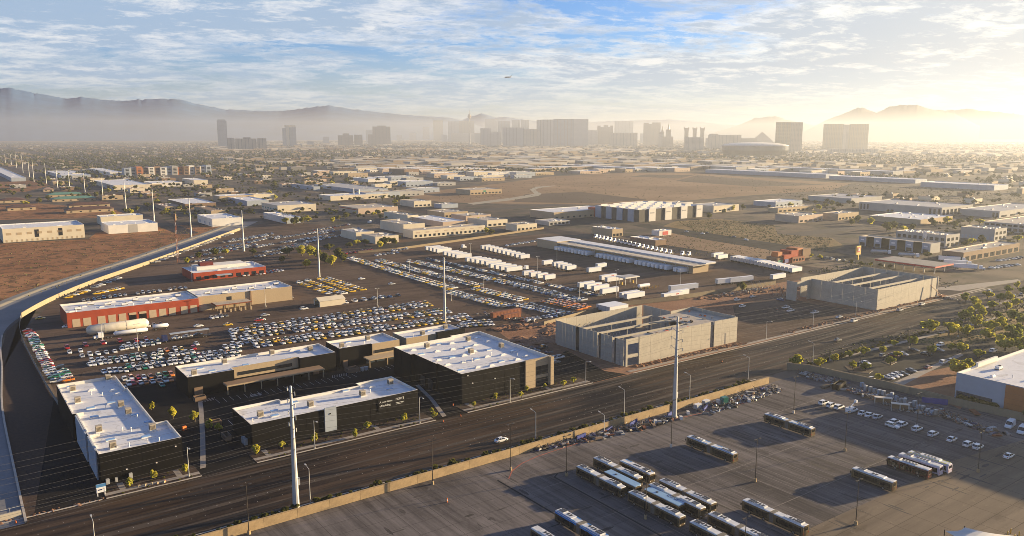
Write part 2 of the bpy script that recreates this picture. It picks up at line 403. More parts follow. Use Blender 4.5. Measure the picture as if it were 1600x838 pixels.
sheet('parking_lot', [(14,229.3),(203,229.3),(203,330),(60,330),(30,330)], .024, 'lot', 'black asphalt parking lot round the black buildings', False)
sheet('vacant_strip', [(12,229.3),(31,229.3),(31,330),(29,440),(34,500),(45,526),(36,500),(25,466),(20.5,427),(18.4,390),(14.4,330),(12.8,262)], .022, 'mulch', 'dark bare strip between the flood channel and the black building', False)
# main road, kerbs and pavements
sheet('road', [(-400,194.6),(3000,194.6),(3000,229.2),(-400,229.2)], .030, 'road', 'dark wide asphalt road crossing the picture', False)
sheet('road', [(500,225),(528,225),(528,1500),(500,1500)], .028, 'road', 'asphalt cross street beyond the fuel station', False)
sheet('road', gp([(985,352),(1010,350),(1130,368),(1290,392),(1400,410),(1400,422),(1270,402),(1110,376)]), .018, 'right_lot', 'grey asphalt street behind the trailer terminal', False)
sheet('road', [(196,830),(216,830),(216,3300),(196,3300)], .026, 'road', 'asphalt street beside the line of tall white power poles', False)
sheet('road', gp([(560,386),(640,378),(745,366),(860,349),(930,335),(1010,330),(1010,336),(880,356),(745,374),(640,387),(570,393)]), .019, 'right_lot', 'asphalt street in front of the tan workshop blocks', False)
mb = MB()
for k in range(150):                                   # dotted lane markers
    for v in (203.8, 207.6, 217.4, 221.0):
        u = 5 + k*3.4 + (v*7 % 2)
        if (k*37 + int(v)*13) % 11 == 0 or (k // 4) % 3 == 2 and v in (203.8, 221.0): continue
        mb.box(u, u+.24, v-.06, v+.06, .03, .05)
tag(part('lane_marking', mb, [M['line_white']], None), 'small white raised lane dots along the dark road', None, None, 'structure')
def kerb_run(u0, u1, v0, v1, name, m, label, z1=.13):
    b = MB(); b.box(u0, u1, v0, v1, 0, z1); return structure(name, b, [M[m]], label)
for u0, u1, lab in ((31,56,'outside the left black building'), (72,134,'outside the long black building'), (147,206,'outside the big square black building'), (228,305,'outside the nearer concrete shell'), (305,545,'outside the farther concrete shell'), (-60,30,'by the flood channel')):
    kerb_run(u0, u1, 229.2, 229.7, 'kerb', 'kerb', 'pale concrete kerb of the far road side ' + lab)
    if u0 < 0: continue
    kerb_run(u0, u1, 231.2, 233.0, 'pavement', 'sidewalk', 'pale concrete footpath along the far road side ' + lab)
    if u0 < 210:
        kerb_run(u0, u1, 229.7, 231.2, 'planting_strip', 'mulch', 'dark mulch strip between kerb and footpath ' + lab, .10)
        kerb_run(u0, u1, 233.0, 238.2, 'planting_bed', 'mulch', 'dark mulch planting bed against the black wall ' + lab, .11)
        for k in range(2):
            kerb_run(u0+4+k*.6*(u1-u0), u0+5.6+k*.6*(u1-u0), 233.0, 238.0, 'pavement', 'sidewalk', 'short concrete footpath crossing the mulch bed %s, %s of two from the left' % (lab, nth(k+1)), .125)
kerb_run(-60, 262, 194.2, 194.6, 'kerb', 'kerb', 'pale concrete kerb of the near road side')
kerb_run(-60, 262, 190.4, 194.2, 'planting_strip', 'mulch', 'dark planting strip between the near kerb and the tan block wall', .10)
# bus yard
structure('bus_yard_paving', MB().poly([(-60,-60),(300,-60),(298,96),(295,128),(294,155),(291,179),(289.5,188.2),(-60,188.2)], .018), [M['bus_paving']], 'stained concrete paving of the bus yard')
sheet('bus_yard_apron', gp([(1210,850),(1390,770),(1490,720),(1760,640),(1900,760),(1700,900)]), .024, 'apron', 'paler tan concrete apron at the corner of the bus yard', False)
mb = MB()
for k in range(46):                                    # faded bay lines
    u = 138 + k*4.1
    if k % 7 == 3: continue
    mb.box(u, u+.24, 122, 141, .018, .023); mb.box(u, u+.24, 144, 163, .018, .023)
    mb.box(u+1, u+1.24, 92, 118, .018, .023)
for v in (142.6, 120.2, 165.2, 90.5): mb.box(120, 320, v, v+.28, .018, .0236)
tag(part('bay_marking', mb, [M['faded_line']], None), 'worn pale bay lines on the bus yard paving', None, None, 'structure')
mb = MB()
def strip(b, pts, w, z, m=0):
    for (x0,y0),(x1,y1) in zip(pts, pts[1:]):
        d = Vector((x1-x0, y1-y0)).normalized(); n = Vector((-d.y, d.x))*w/2
        b.face([(x0-n.x,y0-n.y,z),(x1-n.x,y1-n.y,z),(x1+n.x,y1+n.y,z),(x0+n.x,y0+n.y,z)], m)
z7 = lambda a, b: (800+a*400/1596, 628+b*400/1596)
strip(mb, gp([z7(265,470), z7(600,655), z7(930,838)]), .5, .0275); strip(mb, gp([z7(-90,490), z7(265,700), z7(500,838)]), .5, .0275)
strip(mb, gp([z7(330,436), z7(285,446), z7(265,470)]), .4, .0275)
tag(part('drain_line', mb, [M['black_trim']], None), 'dark drain joint lines running across the bus yard', None, None, 'structure')
mb = MB(); rk = gp([z7(-20,480), z7(0,432), z7(60,385), z7(160,340), z7(400,262), z7(700,185), z7(1000,112), z7(1480,2)])
strip(mb, rk, .35, .03)
tag(part('kerb_line', mb, [M['red_kerb']], None), 'faded red kerb line along the edge of the bus yard', None, None, 'structure')
# office lot on the right
sheet('office_lot_paving', [(1260,572),(1290,560),(1370,545),(1470,520),(1600,487),(1720,460),(1900,520),(1760,640),(1640,662),(1508,636),(1401,604),(1300,586)], .021, 'right_lot', 'grey asphalt of the office parking lot behind the wall')
sheet('planted_ground', [(1232,572),(1290,548),(1440,512),(1620,455),(1700,436),(1720,450),(1600,480),(1480,512),(1380,537),(1262,574)], .026, 'mulch', 'dark planted strip between road and office parking lot')
sheet('bare_earth', [(1400,600),(1440,583),(1500,570),(1560,585),(1500,640),(1470,625)], .027, 'dirt', 'red brown bare earth in front of the orange building')
sheet('footpath', [(1396,598),(1440,578),(1500,552),(1506,555),(1446,584),(1408,604)], .034, 'sidewalk', 'pale footpath between parked cars and bare earth')
sheet('footpath', [(1296,560),(1370,543),(1470,519),(1560,494),(1560,497),(1470,522),(1370,546.5),(1296,564)], .034, 'sidewalk', 'pale kerb path along the back of the office parking lot')
sheet('planted_ground', [(1430,535),(1500,545),(1600,512),(1700,470),(1600,478),(1490,512)], .028, 'scrub', 'planted island with trees beside the office parking lot')
for pts, lab in (([(1320,573),(1332,570),(1364,580),(1358,584),(1328,581)], 'tree island with pale kerb beside a white car in the office lot'), ([(1378,566),(1390,562),(1402,566),(1392,571)], 'small tree island in the middle of the office lot')):
    b = MB(); b.prism(gp(pts), 0, .16, 1, 0); structure('planting_island', b, [M['mulch'], M['kerb']], lab)

# ------------------------------------------------------------------ flood channel at the left
def rail(pts, off):                                    # offset a polyline sideways
    out = []
    for i, p in enumerate(pts):
        a = Vector(pts[max(0, i-1)]); b = Vector(pts[min(len(pts)-1, i+1)]); d = (b-a).normalized()
        out.append((p[0]-d.y*off, p[1]+d.x*off))
    return out
def smooth(pts, n=4):
    out = []
    for i in range(len(pts)-1):
        p0, p1, p2, p3 = [Vector(pts[min(max(j, 0), len(pts)-1)]) for j in (i-1, i, i+1, i+2)]
        for k in range(n):
            t = k/n
            out.append(tuple(.5*((2*p1)+(p2-p0)*t+(2*p0-5*p1+4*p2-p3)*t*t+(3*p1-p0-3*p2+p3)*t**3)))
    return out + [tuple(pts[-1])]
def ribbon(b, A, B_, za, zb, m=0):
    for i in range(len(A)-1):
        b.face([(A[i][0],A[i][1],za),(A[i+1][0],A[i+1][1],za),(B_[i+1][0],B_[i+1][1],zb),(B_[i][0],B_[i][1],zb)], m)
cn = smooth([(12,226),(12.5,260),(14,330),(18,390),(20,427),(24,465),(33,497),(50,534),(80,584),(136,660),(190,737),(256,833),(300,905)])
inner = rail(cn, 4.5); outer = rail(cn, 20.5); top = rail(cn, 23); lip = rail(cn, 23.8)
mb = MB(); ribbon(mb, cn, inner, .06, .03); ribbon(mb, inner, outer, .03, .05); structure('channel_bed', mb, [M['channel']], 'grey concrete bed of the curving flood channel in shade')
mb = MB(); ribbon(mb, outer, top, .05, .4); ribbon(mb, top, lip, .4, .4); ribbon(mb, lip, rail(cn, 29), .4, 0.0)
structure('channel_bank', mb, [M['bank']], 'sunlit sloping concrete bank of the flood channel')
def wall_run(name, pts, h, th, m, label, cat='wall', seg=6.0, cap=None, joint=.06, skip=()):
    """a wall built panel by panel along a polyline"""
    root = thing(name, label, cat, (pts[0][0], pts[0][1], 0)); ox, oy = pts[0]; n = 0
    for (x0,y0),(x1,y1) in zip(pts, pts[1:]):
        L = math.hypot(x1-x0, y1-y0); k = max(1, round(L/seg)); a = math.atan2(y1-y0, x1-x0)
        for i in range(k):
            t = (i+.5)/k; b = MB(); b.obox((0,0), 0, L/k-joint, th, 0, h+.04*((n*7) % 3))
            if cap: b.obox((0,0), 0, L/k, th+.08, h+.09, h+.2)
            part('panel', b, [M[m]], root, (x0+(x1-x0)*t-ox, y0+(y1-y0)*t-oy, 0), a); n += 1
    return root
cw = smooth([(33,497),(50,534),(80,584),(136,660),(190,737),(256,833)], 3)
wall_run('block_wall', rail(cw, -1.2), 2.5, .3, 'tan_wall', 'long sunlit tan wall between the flood channel and the taxi yard', seg=11, cap=1)
mb = MB(); ribbon(mb, rail(cn[:20], -.3), rail(cn[:20], .3), .5, .5); ribbon(mb, cn[:20], rail(cn[:20], .31), .05, .5); ribbon(mb, rail(cn[:20], -.31), cn[:20], .5, 0)
structure('channel_kerb', mb, [M['kerb']], 'pale raised concrete edge of the flood channel by the vacant strip')
cr = gp([(-30,500),(10,560),(-2,610),(-10,700),(-10,838)])
# chain link fence bounding the taxi yard, at the curve
def fence(pts, h, label, seg=4.0, m='galv', name='chain_link_fence', slat=True, gapz=.25):
    root = thing(name, label, 'fence', (pts[0][0], pts[0][1], 0)); ox, oy = pts[0]
    for (x0,y0),(x1,y1) in zip(pts, pts[1:]):
        L = math.hypot(x1-x0, y1-y0); k = max(1, round(L/seg)); a = math.atan2(y1-y0, x1-x0)
        for i in range(k):
            t = i/k; part('post', post_mesh(h, m), None, root, (x0+(x1-x0)*t-ox, y0+(y1-y0)*t-oy, 0))
            t = (i+.5)/k; b = MB()
            if slat: b.obox((0,0), 0, L/k-.1, .03, .08, h-.12)
            else:
                for z in (h-.08, h*.5): b.obox((0,0), 0, L/k, .05, z-.04, z+.04)
            part('fence_panel', b, [M['concrete_dark' if slat else m]], root, (x0+(x1-x0)*t-ox, y0+(y1-y0)*t-oy, 0), a)
    return root
_pm = {}
def post_mesh(h, m):
    k = (round(h, 2), m)
    if k not in _pm: _pm[k] = MB().obox((0,0), 0, .09, .09, 0, h).mesh('post', [M[m]])
    return _pm[k]
fence(smooth([(33,244),(31.5,300),(30,352),(29.5,428),(31,470),(34.5,500)], 2), 2.0, 'dark slatted fence behind the tight line of parked cabs at the curve', seg=8)
# block wall of the bus yard along the road, panel by panel, and the yard's far wall
wall_run('block_wall', [(-20,188.6),(60,188.6),(130,188.6),(206,188.6)], 2.4, .3, 'block_wall', 'long tan block wall between the road and the bus yard', seg=9, cap=1)
wall_run('block_wall', [(207.5,188.2),(262,188.2)], 2.4, .3, 'block_wall', 'tan block wall section ending near the yard corner, past the tall power pole', seg=9, cap=1)
wp = [(283.8,195.5), (289.5,189.5), (291,179), (294,155), (294.5,137), (295,128), (297,111), (298,96)]
wall_run('block_wall', wp, 2.6, .3, 'tan_wall', 'tan wall between the junk strip and the office parking lot', seg=7, cap=1)
wall_run('block_wall', [P(850,510), P(960,480), P(1060,468), P(1160,453), P(1212,445)], 2.3, .25, 'tan_wall', 'tan site wall between the trailer terminal and the concrete shells', seg=9, cap=1)
wall_run('block_wall', [P(560,396), P(620,391), P(735,375), P(850,358)], 1.8, .3, 'far_wall', 'tan wall between the taxi yard and the workshop street', seg=14, cap=1)
wall_run('culvert_wall', [(-8,230.5),(11.5,231.5)], 1.6, .5, 'concrete', 'short concrete culvert headwall at the bottom left corner', seg=5)
fence([(-8,231.0),(11.5,232.0)], 2.6, 'thin metal handrail on the culvert headwall', 2.4, 'galv', 'handrail', slat=False)
# low dirt mounds and rubble strips at the sites
def mound_strip(name, label, pts, w, h, m, seed, n=60):
    rnd = random.Random(seed); b = MB(); bm = bmesh.new()
    L = [math.hypot(pts[i+1][0]-pts[i][0], pts[i+1][1]-pts[i][1]) for i in range(len(pts)-1)]; T = sum(L)
    for k in range(n):
        d = rnd.random()*T; i = 0
        while d > L[i] and i < len(L)-1: d -= L[i]; i += 1
        t = d/L[i]; x = pts[i][0]+(pts[i+1][0]-pts[i][0])*t+rnd.uniform(-w, w); y = pts[i][1]+(pts[i+1][1]-pts[i][1])*t+rnd.uniform(-w, w)
        r = rnd.uniform(.4, 1.5)*w*.5; ret = bmesh.ops.create_icosphere(bm, subdivisions=1, radius=1)
        for vv in ret['verts']:
            q = 1+rnd.uniform(-.3, .3); vv.co = Vector((x+vv.co.x*r*q*rnd.uniform(.9,1.2), y+vv.co.y*r*q, max(-.1, vv.co.z*h*q*rnd.uniform(.5,1))))
    me = bpy.data.meshes.new(name); bm.to_mesh(me); bm.free(); me.materials.append(M[m])
    return tag(link(name, me), label, 'rubble', None, 'stuff')
mound_strip('rubble', 'ridge of red brown dirt clods along the footing of the nearer concrete shell', [(236,235.6),(304,233.8)], 1.6, .7, 'dirt', 1, 170)
mound_strip('rubble', 'ridge of red brown dirt clods along the footing of the farther concrete shell', [(330,234),(424,234.5),(490,234.5)], 1.7, .7, 'dirt', 2, 160)
mound_strip('rubble', 'red brown dirt and broken rock heaps behind the big black building', [P(780,515), P(870,505), P(860,535), P(800,530)], 5, 1.1, 'dirt', 3, 170)
mound_strip('rubble', 'dirt and scrap heaps along the site wall', [P(1100,468), P(1180,456), P(1290,448)], 3.5, 1.2, 'dirt', 4, 90)
mound_strip('rubble', 'brown stones scattered on the dark verge by the road', [(-4,229.8),(31,230)], .8, .3, 'dirt', 5, 50)

# tyre stains: long soft-edged strips, each a lens-shaped patch
def stains(name, m, items, z, label):
    b = MB()
    for u, v, L, w, ax in items:
        n = 7; pts = [(-.5+i/n, .5*math.sin(math.pi*i/n)**.6) for i in range(n+1)]; pts = pts+[(t, -q) for t, q in pts[::-1][1:-1]]
        b.face([(u+(t*L if ax == 0 else -q*w), v+(q*w if ax == 0 else t*L), z) for t, q in pts]); z += .000012
    tag(part(name, b, [M[m]], None), label, None, None, 'structure')
q = random.Random(17)
stains('tyre_stain', 'stain', [(q.uniform(150,310), q.choice((131,154,105))+q.uniform(-8,8), q.uniform(4,14), q.uniform(.25,.9), 1) for _ in range(330)]+[(q.uniform(60,300), q.uniform(95,182), q.uniform(2,7), q.uniform(.3,1.3), q.randrange(2)) for _ in range(120)], .0212, 'dark tyre and oil stains on the bus yard paving')
stains('road_stain', 'road_stain', [(q.uniform(0,560), q.choice((198,199.8,203,204.8,210,214,219,220.8,225,226.6))+q.uniform(-.5,.5), q.uniform(14,70), q.uniform(.4,1.3), 0) for _ in range(150)], .0312, 'dark lengthwise wear streaks on the road')
stains('road_patch', 'road_worn', [(q.uniform(0,560), q.choice((196,201,206.5,208,212,216.8,223,228))+q.uniform(-.5,.5), q.uniform(14,80), q.uniform(.4,1.5), 0) for _ in range(110)], .0338, 'paler worn streaks along the road')
# ------------------------------------------------------------------ mountains beyond the valley
def px_dir(px):                                        # ground bearing of a column of the photograph
    x = (px-CX)/F; X, Y = x, CP + ((CY-HY)/F)*SP
    n = math.hypot(X, Y); X, Y = X/n, Y/n
    return X*CB+Y*SB, -X*SB+Y*CB, n
def mountain(name, label, prof, dist, m, depth=2500., seed=1, rough=1.0, rows=10):
    from mathutils import noise as N
    b = MB(); n = 260; x0, x1 = prof[0][0], prof[-1][0]
    def hgt(px):
        for (a, ya), (c, yc) in zip(prof, prof[1:]):
            if a <= px <= c: return ya+(yc-ya)*(px-a)/(c-a)
        return prof[-1][1]
    for j in range(-rows//2, rows+1):
        r = dist + depth*j/rows; k = max(0.0, 1-abs(j)/(rows if j > 0 else rows/2))
        for i in range(n+1):
            px = x0+(x1-x0)*i/n; dx, dy, q = px_dir(px)
            cm = px_dir((x0+x1)/2); w0 = dist/max(.2, dx*cm[0]+dy*cm[1]); hs = sum(hgt(min(max(px+t*5*abs(j), x0), x1)) for t in (-2,-1,0,1,2))/5; hh = H+(HY-hs)/F*CP/q*w0
            nz = N.fractal(Vector((px*.06*rough+seed*9+j*7.7, j*3.1, seed)), .9, 2.0, 6)
            z = -30+(hh+30)*k**.8 + (nz*.010*hh if k < 1 else (N.fractal(Vector((px*.17*rough, seed*3.1, 0)), .8, 2.1, 6)*.028)*hh)*min(1, 3*k)
            w = r/max(.2, (px_dir(px)[0]*px_dir((x0+x1)/2)[0]+px_dir(px)[1]*px_dir((x0+x1)/2)[1]))
            b.v.append((dx*w, dy*w, z))
    R_ = rows+rows//2
    for j in range(R_):
        for i in range(n):
            a = j*(n+1)+i; b.f.append((a, a+1, a+n+2, a+n+1)); b.m.append(0)
    return structure(name, b, [M[m]], label, True)
D('rock', (.04,.105,.23), .95, .25, .0015); D('rock_warm', (.04,.036,.033), .95, .25, .0015)  # 'rock' is blue: the haze of distant air painted into its colour
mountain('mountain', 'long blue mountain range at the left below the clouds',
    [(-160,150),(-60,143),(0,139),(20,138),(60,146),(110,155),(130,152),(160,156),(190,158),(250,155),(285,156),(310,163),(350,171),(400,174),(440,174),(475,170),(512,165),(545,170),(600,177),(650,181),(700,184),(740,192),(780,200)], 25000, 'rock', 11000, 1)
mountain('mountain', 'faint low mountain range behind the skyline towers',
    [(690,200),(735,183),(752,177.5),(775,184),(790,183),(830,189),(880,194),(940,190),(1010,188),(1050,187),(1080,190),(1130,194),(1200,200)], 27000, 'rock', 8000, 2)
mountain('mountain', 'pale brown hill behind the pyramid', [(1100,212),(1150,197),(1178,185),(1195,183),(1210,182),(1226,187),(1260,194),(1300,204)], 21000, 'rock_warm', 6000, 3)
mountain('mountain', 'dark flat-topped butte rising from the haze at the right',
    [(1255,206),(1290,188),(1310,180),(1338,168.5),(1343,169),(1350,170.5),(1367,176.5),(1375,173),(1385,168),(1398,165.5),(1410,164.5),(1430,165),(1440,167.5),(1452,172),(1475,175),(1488,177.5),(1500,183),(1530,197)], 17000, 'rock_warm', 4500, 4, 1.6)
mountain('mountain', 'pale distant ridge behind the dark butte', [(1420,190),(1455,172),(1480,173),(1510,170.5),(1540,174),(1580,178),(1640,188)], 30000, 'rock_warm', 6000, 5)
# ------------------------------------------------------------------ buildings
_shared = {}
def shared(key, fn):
    if key not in _shared: _shared[key] = fn()
    return _shared[key]
def slab_mesh(name, lx, ly, lz, m):                    # box standing on its base, shared
    return shared((name, round(lx,2), round(ly,2), round(lz,2), m), lambda: MB().box(-lx/2, lx/2, -ly/2, ly/2, 0, lz).mesh(name, [M[m]]))
def unit_mesh(kind):
    def f():
        b = MB()
        if kind == 'ac':                               # evaporative cooler on a curb
            b.box(-1.0,1.0,-1.0,1.0,0,.35,1); b.box(-.85,.85,-.85,.85,.35,2.0,0); b.box(-.9,.9,-.9,.9,2.0,2.12,0)
            for k in range(5): b.box(-.7,.7,-.89,-.86,.55+k*.26,.68+k*.26,2); b.box(-.89,-.86,-.7,.7,.55+k*.26,.68+k*.26,2)
            return b.mesh('rooftop_unit', [M['ac_unit'], M['ac_white'], M['dark_metal']])
        if kind == 'acw':
            b.box(-1.6,1.6,-.9,.9,0,.3,1); b.box(-1.5,1.5,-.8,.8,.3,1.3,0); b.tube((.7,0,1.3),(.7,0,1.5),.5,.5,10,1)
            return b.mesh('rooftop_unit', [M['ac_white'], M['dark_metal']])
        if kind == 'sky':
            b.box(-1.3,1.3,-.7,.7,0,.3,1); b.box(-1.2,1.2,-.6,.6,.3,.55,0)
            return b.mesh('skylight', [M['skylight'], M['ac_white']])
        if kind == 'curb':
            b.box(-1.3,1.3,-.7,.7,0,.35,0); b.obox((0,0),0,2.2,1.1,.35,.7,0,.6)
            return b.mesh('roof_hatch', [M['ac_white']])
        if kind == 'vent':
            b.tube((0,0,0),(0,0,1.1),.14,.14,8,0); b.tube((0,0,1.1),(0,0,1.3),.25,.2,8,0)
            return b.mesh('vent_pipe', [M['ac_white']])
    return shared(('unit', kind), f)
UNAME = {'ac':'rooftop_unit','acw':'rooftop_unit','sky':'skylight','curb':'roof_hatch','vent':'vent_pipe'}
def rect_shell(b, pts, h, roofz, th=.35, mw=0, mi=1, mc=1):
    """parapet walls round a footprint polygon: outer face, coping, inner face"""
    n = len(pts); ar = sum(pts[i][0]*pts[(i+1)%n][1]-pts[(i+1)%n][0]*pts[i][1] for i in range(n))
    if ar < 0: pts = pts[::-1]
    inn = []
    for i in range(n):
        p0, p1, p2 = Vector(pts[i-1]), Vector(pts[i]), Vector(pts[(i+1)%n])
        d1 = (p1-p0).normalized(); d2 = (p2-p1).normalized(); n1 = Vector((-d1.y, d1.x)); n2 = Vector((-d2.y, d2.x))
        inn.append(tuple(p1 + (n1+n2)*th/max(.3, 1+n1.dot(n2))))
    for i in range(n):
        j = (i+1) % n; a, c = pts[i], pts[j]; ai, ci = inn[i], inn[j]
        b.face([(*a,0),(*c,0),(*c,h),(*a,h)], mw)
        b.face([(*a,h),(*c,h),(*ci,h),(*ai,h)], mc)
        b.face([(*ci,roofz),(*ai,roofz),(*ai,h),(*ci,h)], mi)
    return inn
def block(name, label, cat, pts, h, wall='stucco_tan', roof='white_roof', par=.8, group=None, inner=None, units=(), z0=0.0):
    """flat-roofed building on a footprint given in world metres; parts: wall, roof, rooftop units"""
    ox, oy = pts[0]; L = [(x-ox, y-oy) for x, y in pts]
    root = thing(name, label, cat, (ox, oy, z0), 0, group)
    b = MB(); inn = rect_shell(b, L, h, h-par)
    part('wall', b, [M[wall], M[inner or roof]], root)
    b = MB(); b.poly(inn, h-par+.005); rf = part('roof', b, [M[roof]], root)
    for (k, x, y) in units: part(UNAME[k], unit_mesh(k), None, rf, (x-ox, y-oy, h-par+.01))
    root['h'] = h; root['roofz'] = h-par
    return root
def rect(u0, u1, v0, v1): return [(u0,v0),(u1,v0),(u1,v1),(u0,v1)]
def blk(N, xr, xl, z=0.0, d=None, w=None):
    """footprint from the near corner pixel and the columns of the right and left corners"""
    u0, v0 = P(N[0], N[1], z)
    u1 = u0+w if w else solve_u(xr, v0, z); v1 = v0+d if d else solve_v(xl, u0, z)
    return u0, u1, v0, v1
def openings(root, face, n, z0, z1, fill, m, name, box, margin=.6, start=0., end=1., proud=.05):
    """row of alike openings on the front ('f', facing the drone along -Y) or left ('l', facing -X) side"""
    u0, u1, v0, v1 = box; ox, oy = root.location.x, root.location.y
    a, c = (u0, u1) if face == 'f' else (v0, v1); L = (c-a); a, L = a+L*start+margin, L*(end-start)-2*margin
    w = L/n*fill
    me = slab_mesh(name, w if face == 'f' else proud*2, proud*2 if face == 'f' else w, z1-z0, m)
    for i in range(n):
        t = a+L*(i+.5)/n
        loc = (t-ox, v0-oy, z0) if face == 'f' else (u0-ox, t-oy, z0)
        part(name, me, None, root, loc)
def scatter_units(box, n, seed, kinds=('acw','vent','curb'), margin=3):
    r = random.Random(seed); u0, u1, v0, v1 = box
    return [(r.choice(kinds), r.uniform(u0+margin, u1-margin), r.uniform(v0+margin, v1-margin)) for _ in range(n)]

# --- the six black buildings by the road
def pieces(root, name, items, m):
    ox, oy, oz = root.location
    for x0, x1, y0, y1, z0, z1 in items:
        b = MB(); b.box(-(x1-x0)/2, (x1-x0)/2, -(y1-y0)/2, (y1-y0)/2, 0, z1-z0)
        part(name, b, [M[m]], root, ((x0+x1)/2-ox, (y0+y1)/2-oy, z0))
def seams(root, face, c, a, b_, step, h, z0=.2, m='black_trim', name='wall_panel'):
    """tilt-up panels standing 4 cm proud of the wall with open joints between them"""
    ox, oy, oz = root.location; n = max(1, round(abs(b_-a)/step)); w = (b_-a)/n
    me = slab_mesh(name, (w-.07) if face == 'f' else .08, .08 if face == 'f' else (w-.07), h-z0-.15, m)
    for i in range(n):
        t = a+w*(i+.5)
        part(name, me, None, root, ((t-ox, c-.02-oy, z0) if face == 'f' else (c-.02-ox, t-oy, z0)))
G6 = 'black commercial buildings with white roofs by the road'
# 1: left, long towards the back
U = [('ac',34.5,311),('ac',34,296),('ac',47,318),('ac',45,283),('ac',45.5,274),('ac',35,262),('ac',48.5,254),('ac',36,245.5),
     ('sky',34.5,316.5),('sky',36.5,287),('sky',36,277),('sky',36.5,252.5),('sky',43,289),('sky',47,271.5),('sky',49,262),('sky',45.5,249),
     ('curb',40,308),('curb',46,303),('curb',46.5,297.5),('vent',39,303),('vent',42,299),('vent',40.5,284),('vent',41,259),('vent',43,257),('vent',40,244),('vent',45,244),('vent',48,243),('vent',47,268)]
b1 = block('black_building', 'long black building with pale side panels, at the left end of the row', 'building',
           [(31.4,240),(53.6,240),(53.6,257.5),(50.2,257.5),(50.2,300.5),(49.6,300.5),(49.6,319),(30.4,319),(30.4,281),(31.4,281)], 9.0, 'black_panel', 'white_roof', 1.1, G6, 'stucco_white', U)
pieces(b1, 'side_panel', [(31.1,31.45,243.5,257.3,.15,9.02),(30.9,31.3,259.6,279.6,.15,9.0)], 'bluegrey')
pieces(b1, 'parapet_return', [(31.8,34.6,257.4,257.9,7.9,9.04),(30.8,33.6,281.0,281.5,7.9,9.04)], 'stucco_white')
seams(b1, 'f', 240, 31.6, 53.4, 5.4, 9, m='black_panel'); seams(b1, 'l', 30.4, 281.5, 318.8, 6.2, 9, m='black_panel')
pieces(b1, 'wall_lamp', [(38,38.4,239.6,239.9,2.8,3.1),(46,46.4,239.6,239.9,2.8,3.1),(51.5,51.9,239.6,239.9,6.5,6.8)], 'ac_white')
pieces(b1, 'utility_box', [(32.6,33.5,238.9,239.8,.1,1.5),(35,35.6,239.2,239.8,.1,1.3),(38.6,39.5,239.1,239.8,.1,1.7)], 'galv')
# 2: long rear building with canopy
U = [('ac',75,309),('ac',89,318),('ac',109,320),('ac',124,316),('sky',79,316),('sky',82,310),('sky',95,310.5),('sky',119,318),('sky',112,309),('curb',118,321),('vent',72,306),('vent',102,318)]
b2 = block('black_building', 'long black building with white roof and tan recessed middle, behind the signed one', 'building',
           [(71.4,304),(88.5,304),(88.5,307.2),(115.2,307.2),(115.2,304.8),(130.5,304.8),(130.5,322.5),(71.4,322.5)], 8.0, 'black_panel', 'white_roof', 1.0, G6, 'stucco_white', U)
pieces(b2, 'wall_band', [(88.5,115.2,306.95,307.25,3.6,8.02)], 'stucco_tan')
pieces(b2, 'ribbon_window', [(91,112.5,306.8,307.0,4.6,5.9)], 'glass')
pieces(b2, 'canopy', [(84,123,298.8,304.6,3.2,3.7)], 'stucco_tan')
pieces(b2, 'canopy_top', [(84.2,122.8,299,304.5,3.71,3.76)], 'stucco_brown')
pieces(b2, 'post', [(u, u+.35, 299, 299.35, 0, 3.2) for u in (84.2,90.6,97,103.4,109.8,116.2,122.4)], 'stucco_tan')
pieces(b2, 'shop_window', [(u, u+4.4, 306.95, 307.1, .3, 2.9) for u in (90,96.2,103,109.4)], 'window_blue')
pieces(b2, 'door', [(73.5,76.6,303.8,304.05,.1,3.6),(120.5,123,304.6,304.85,.1,3.2)], 'stucco_brown')
seams(b2, 'l', 71.4, 304.3, 322.2, 6, 8, m='black_panel')
# 3 and 6: shorter rear buildings
U = [('ac',136.5,312),('ac',151,317),('sky',142,318),('curb',139,311),('vent',147,312)]
b3 = block('black_building', 'short black and tan building with white roof and a low canopy, third along the back', 'building',
           [(133.5,307.6),(148,307.6),(148,306.6),(161,306.6),(161,322),(133.5,322)], 8.4, 'black_panel', 'white_roof', 1.0, G6, 'stucco_white', U)
pieces(b3, 'wall_band', [(148.02,161.1,306.3,306.62,3.4,8.42)], 'stucco_tan')
pieces(b3, 'ribbon_window', [(149,158,306.15,306.3,4.2,5.5)], 'glass')
pieces(b3, 'canopy', [(143.5,162,300.2,306.2,3.0,3.5)], 'stucco_tan')
pieces(b3, 'post', [(u, u+.35, 300.4, 300.75, 0, 3.0) for u in (143.7,152,161.4)], 'stucco_tan')
pieces(b3, 'door', [(135,137,307.4,307.65,.1,3)], 'stucco_brown')
pieces(b3, 'shop_window', [(u, u+4, 306.3, 306.6, .3, 2.8) for u in (145,150,155.5)], 'window_blue')
U = [('ac',176.5,313),('ac',191,317),('sky',183,318),('vent',171,312)]
b6 = block('black_building', 'small tan and black building with white roof, farthest behind the big square one', 'building', rect(166,196,309,322), 7.6, 'stucco_tan', 'white_roof', .9, G6, 'stucco_white', U)
pieces(b6, 'black_front', [(181.5,196.2,308.0,310,.1,8.0)], 'black_panel'); pieces(b6, 'door', [(168.5,169.6,308.85,309.05,.1,2.3)], 'stucco_brown')
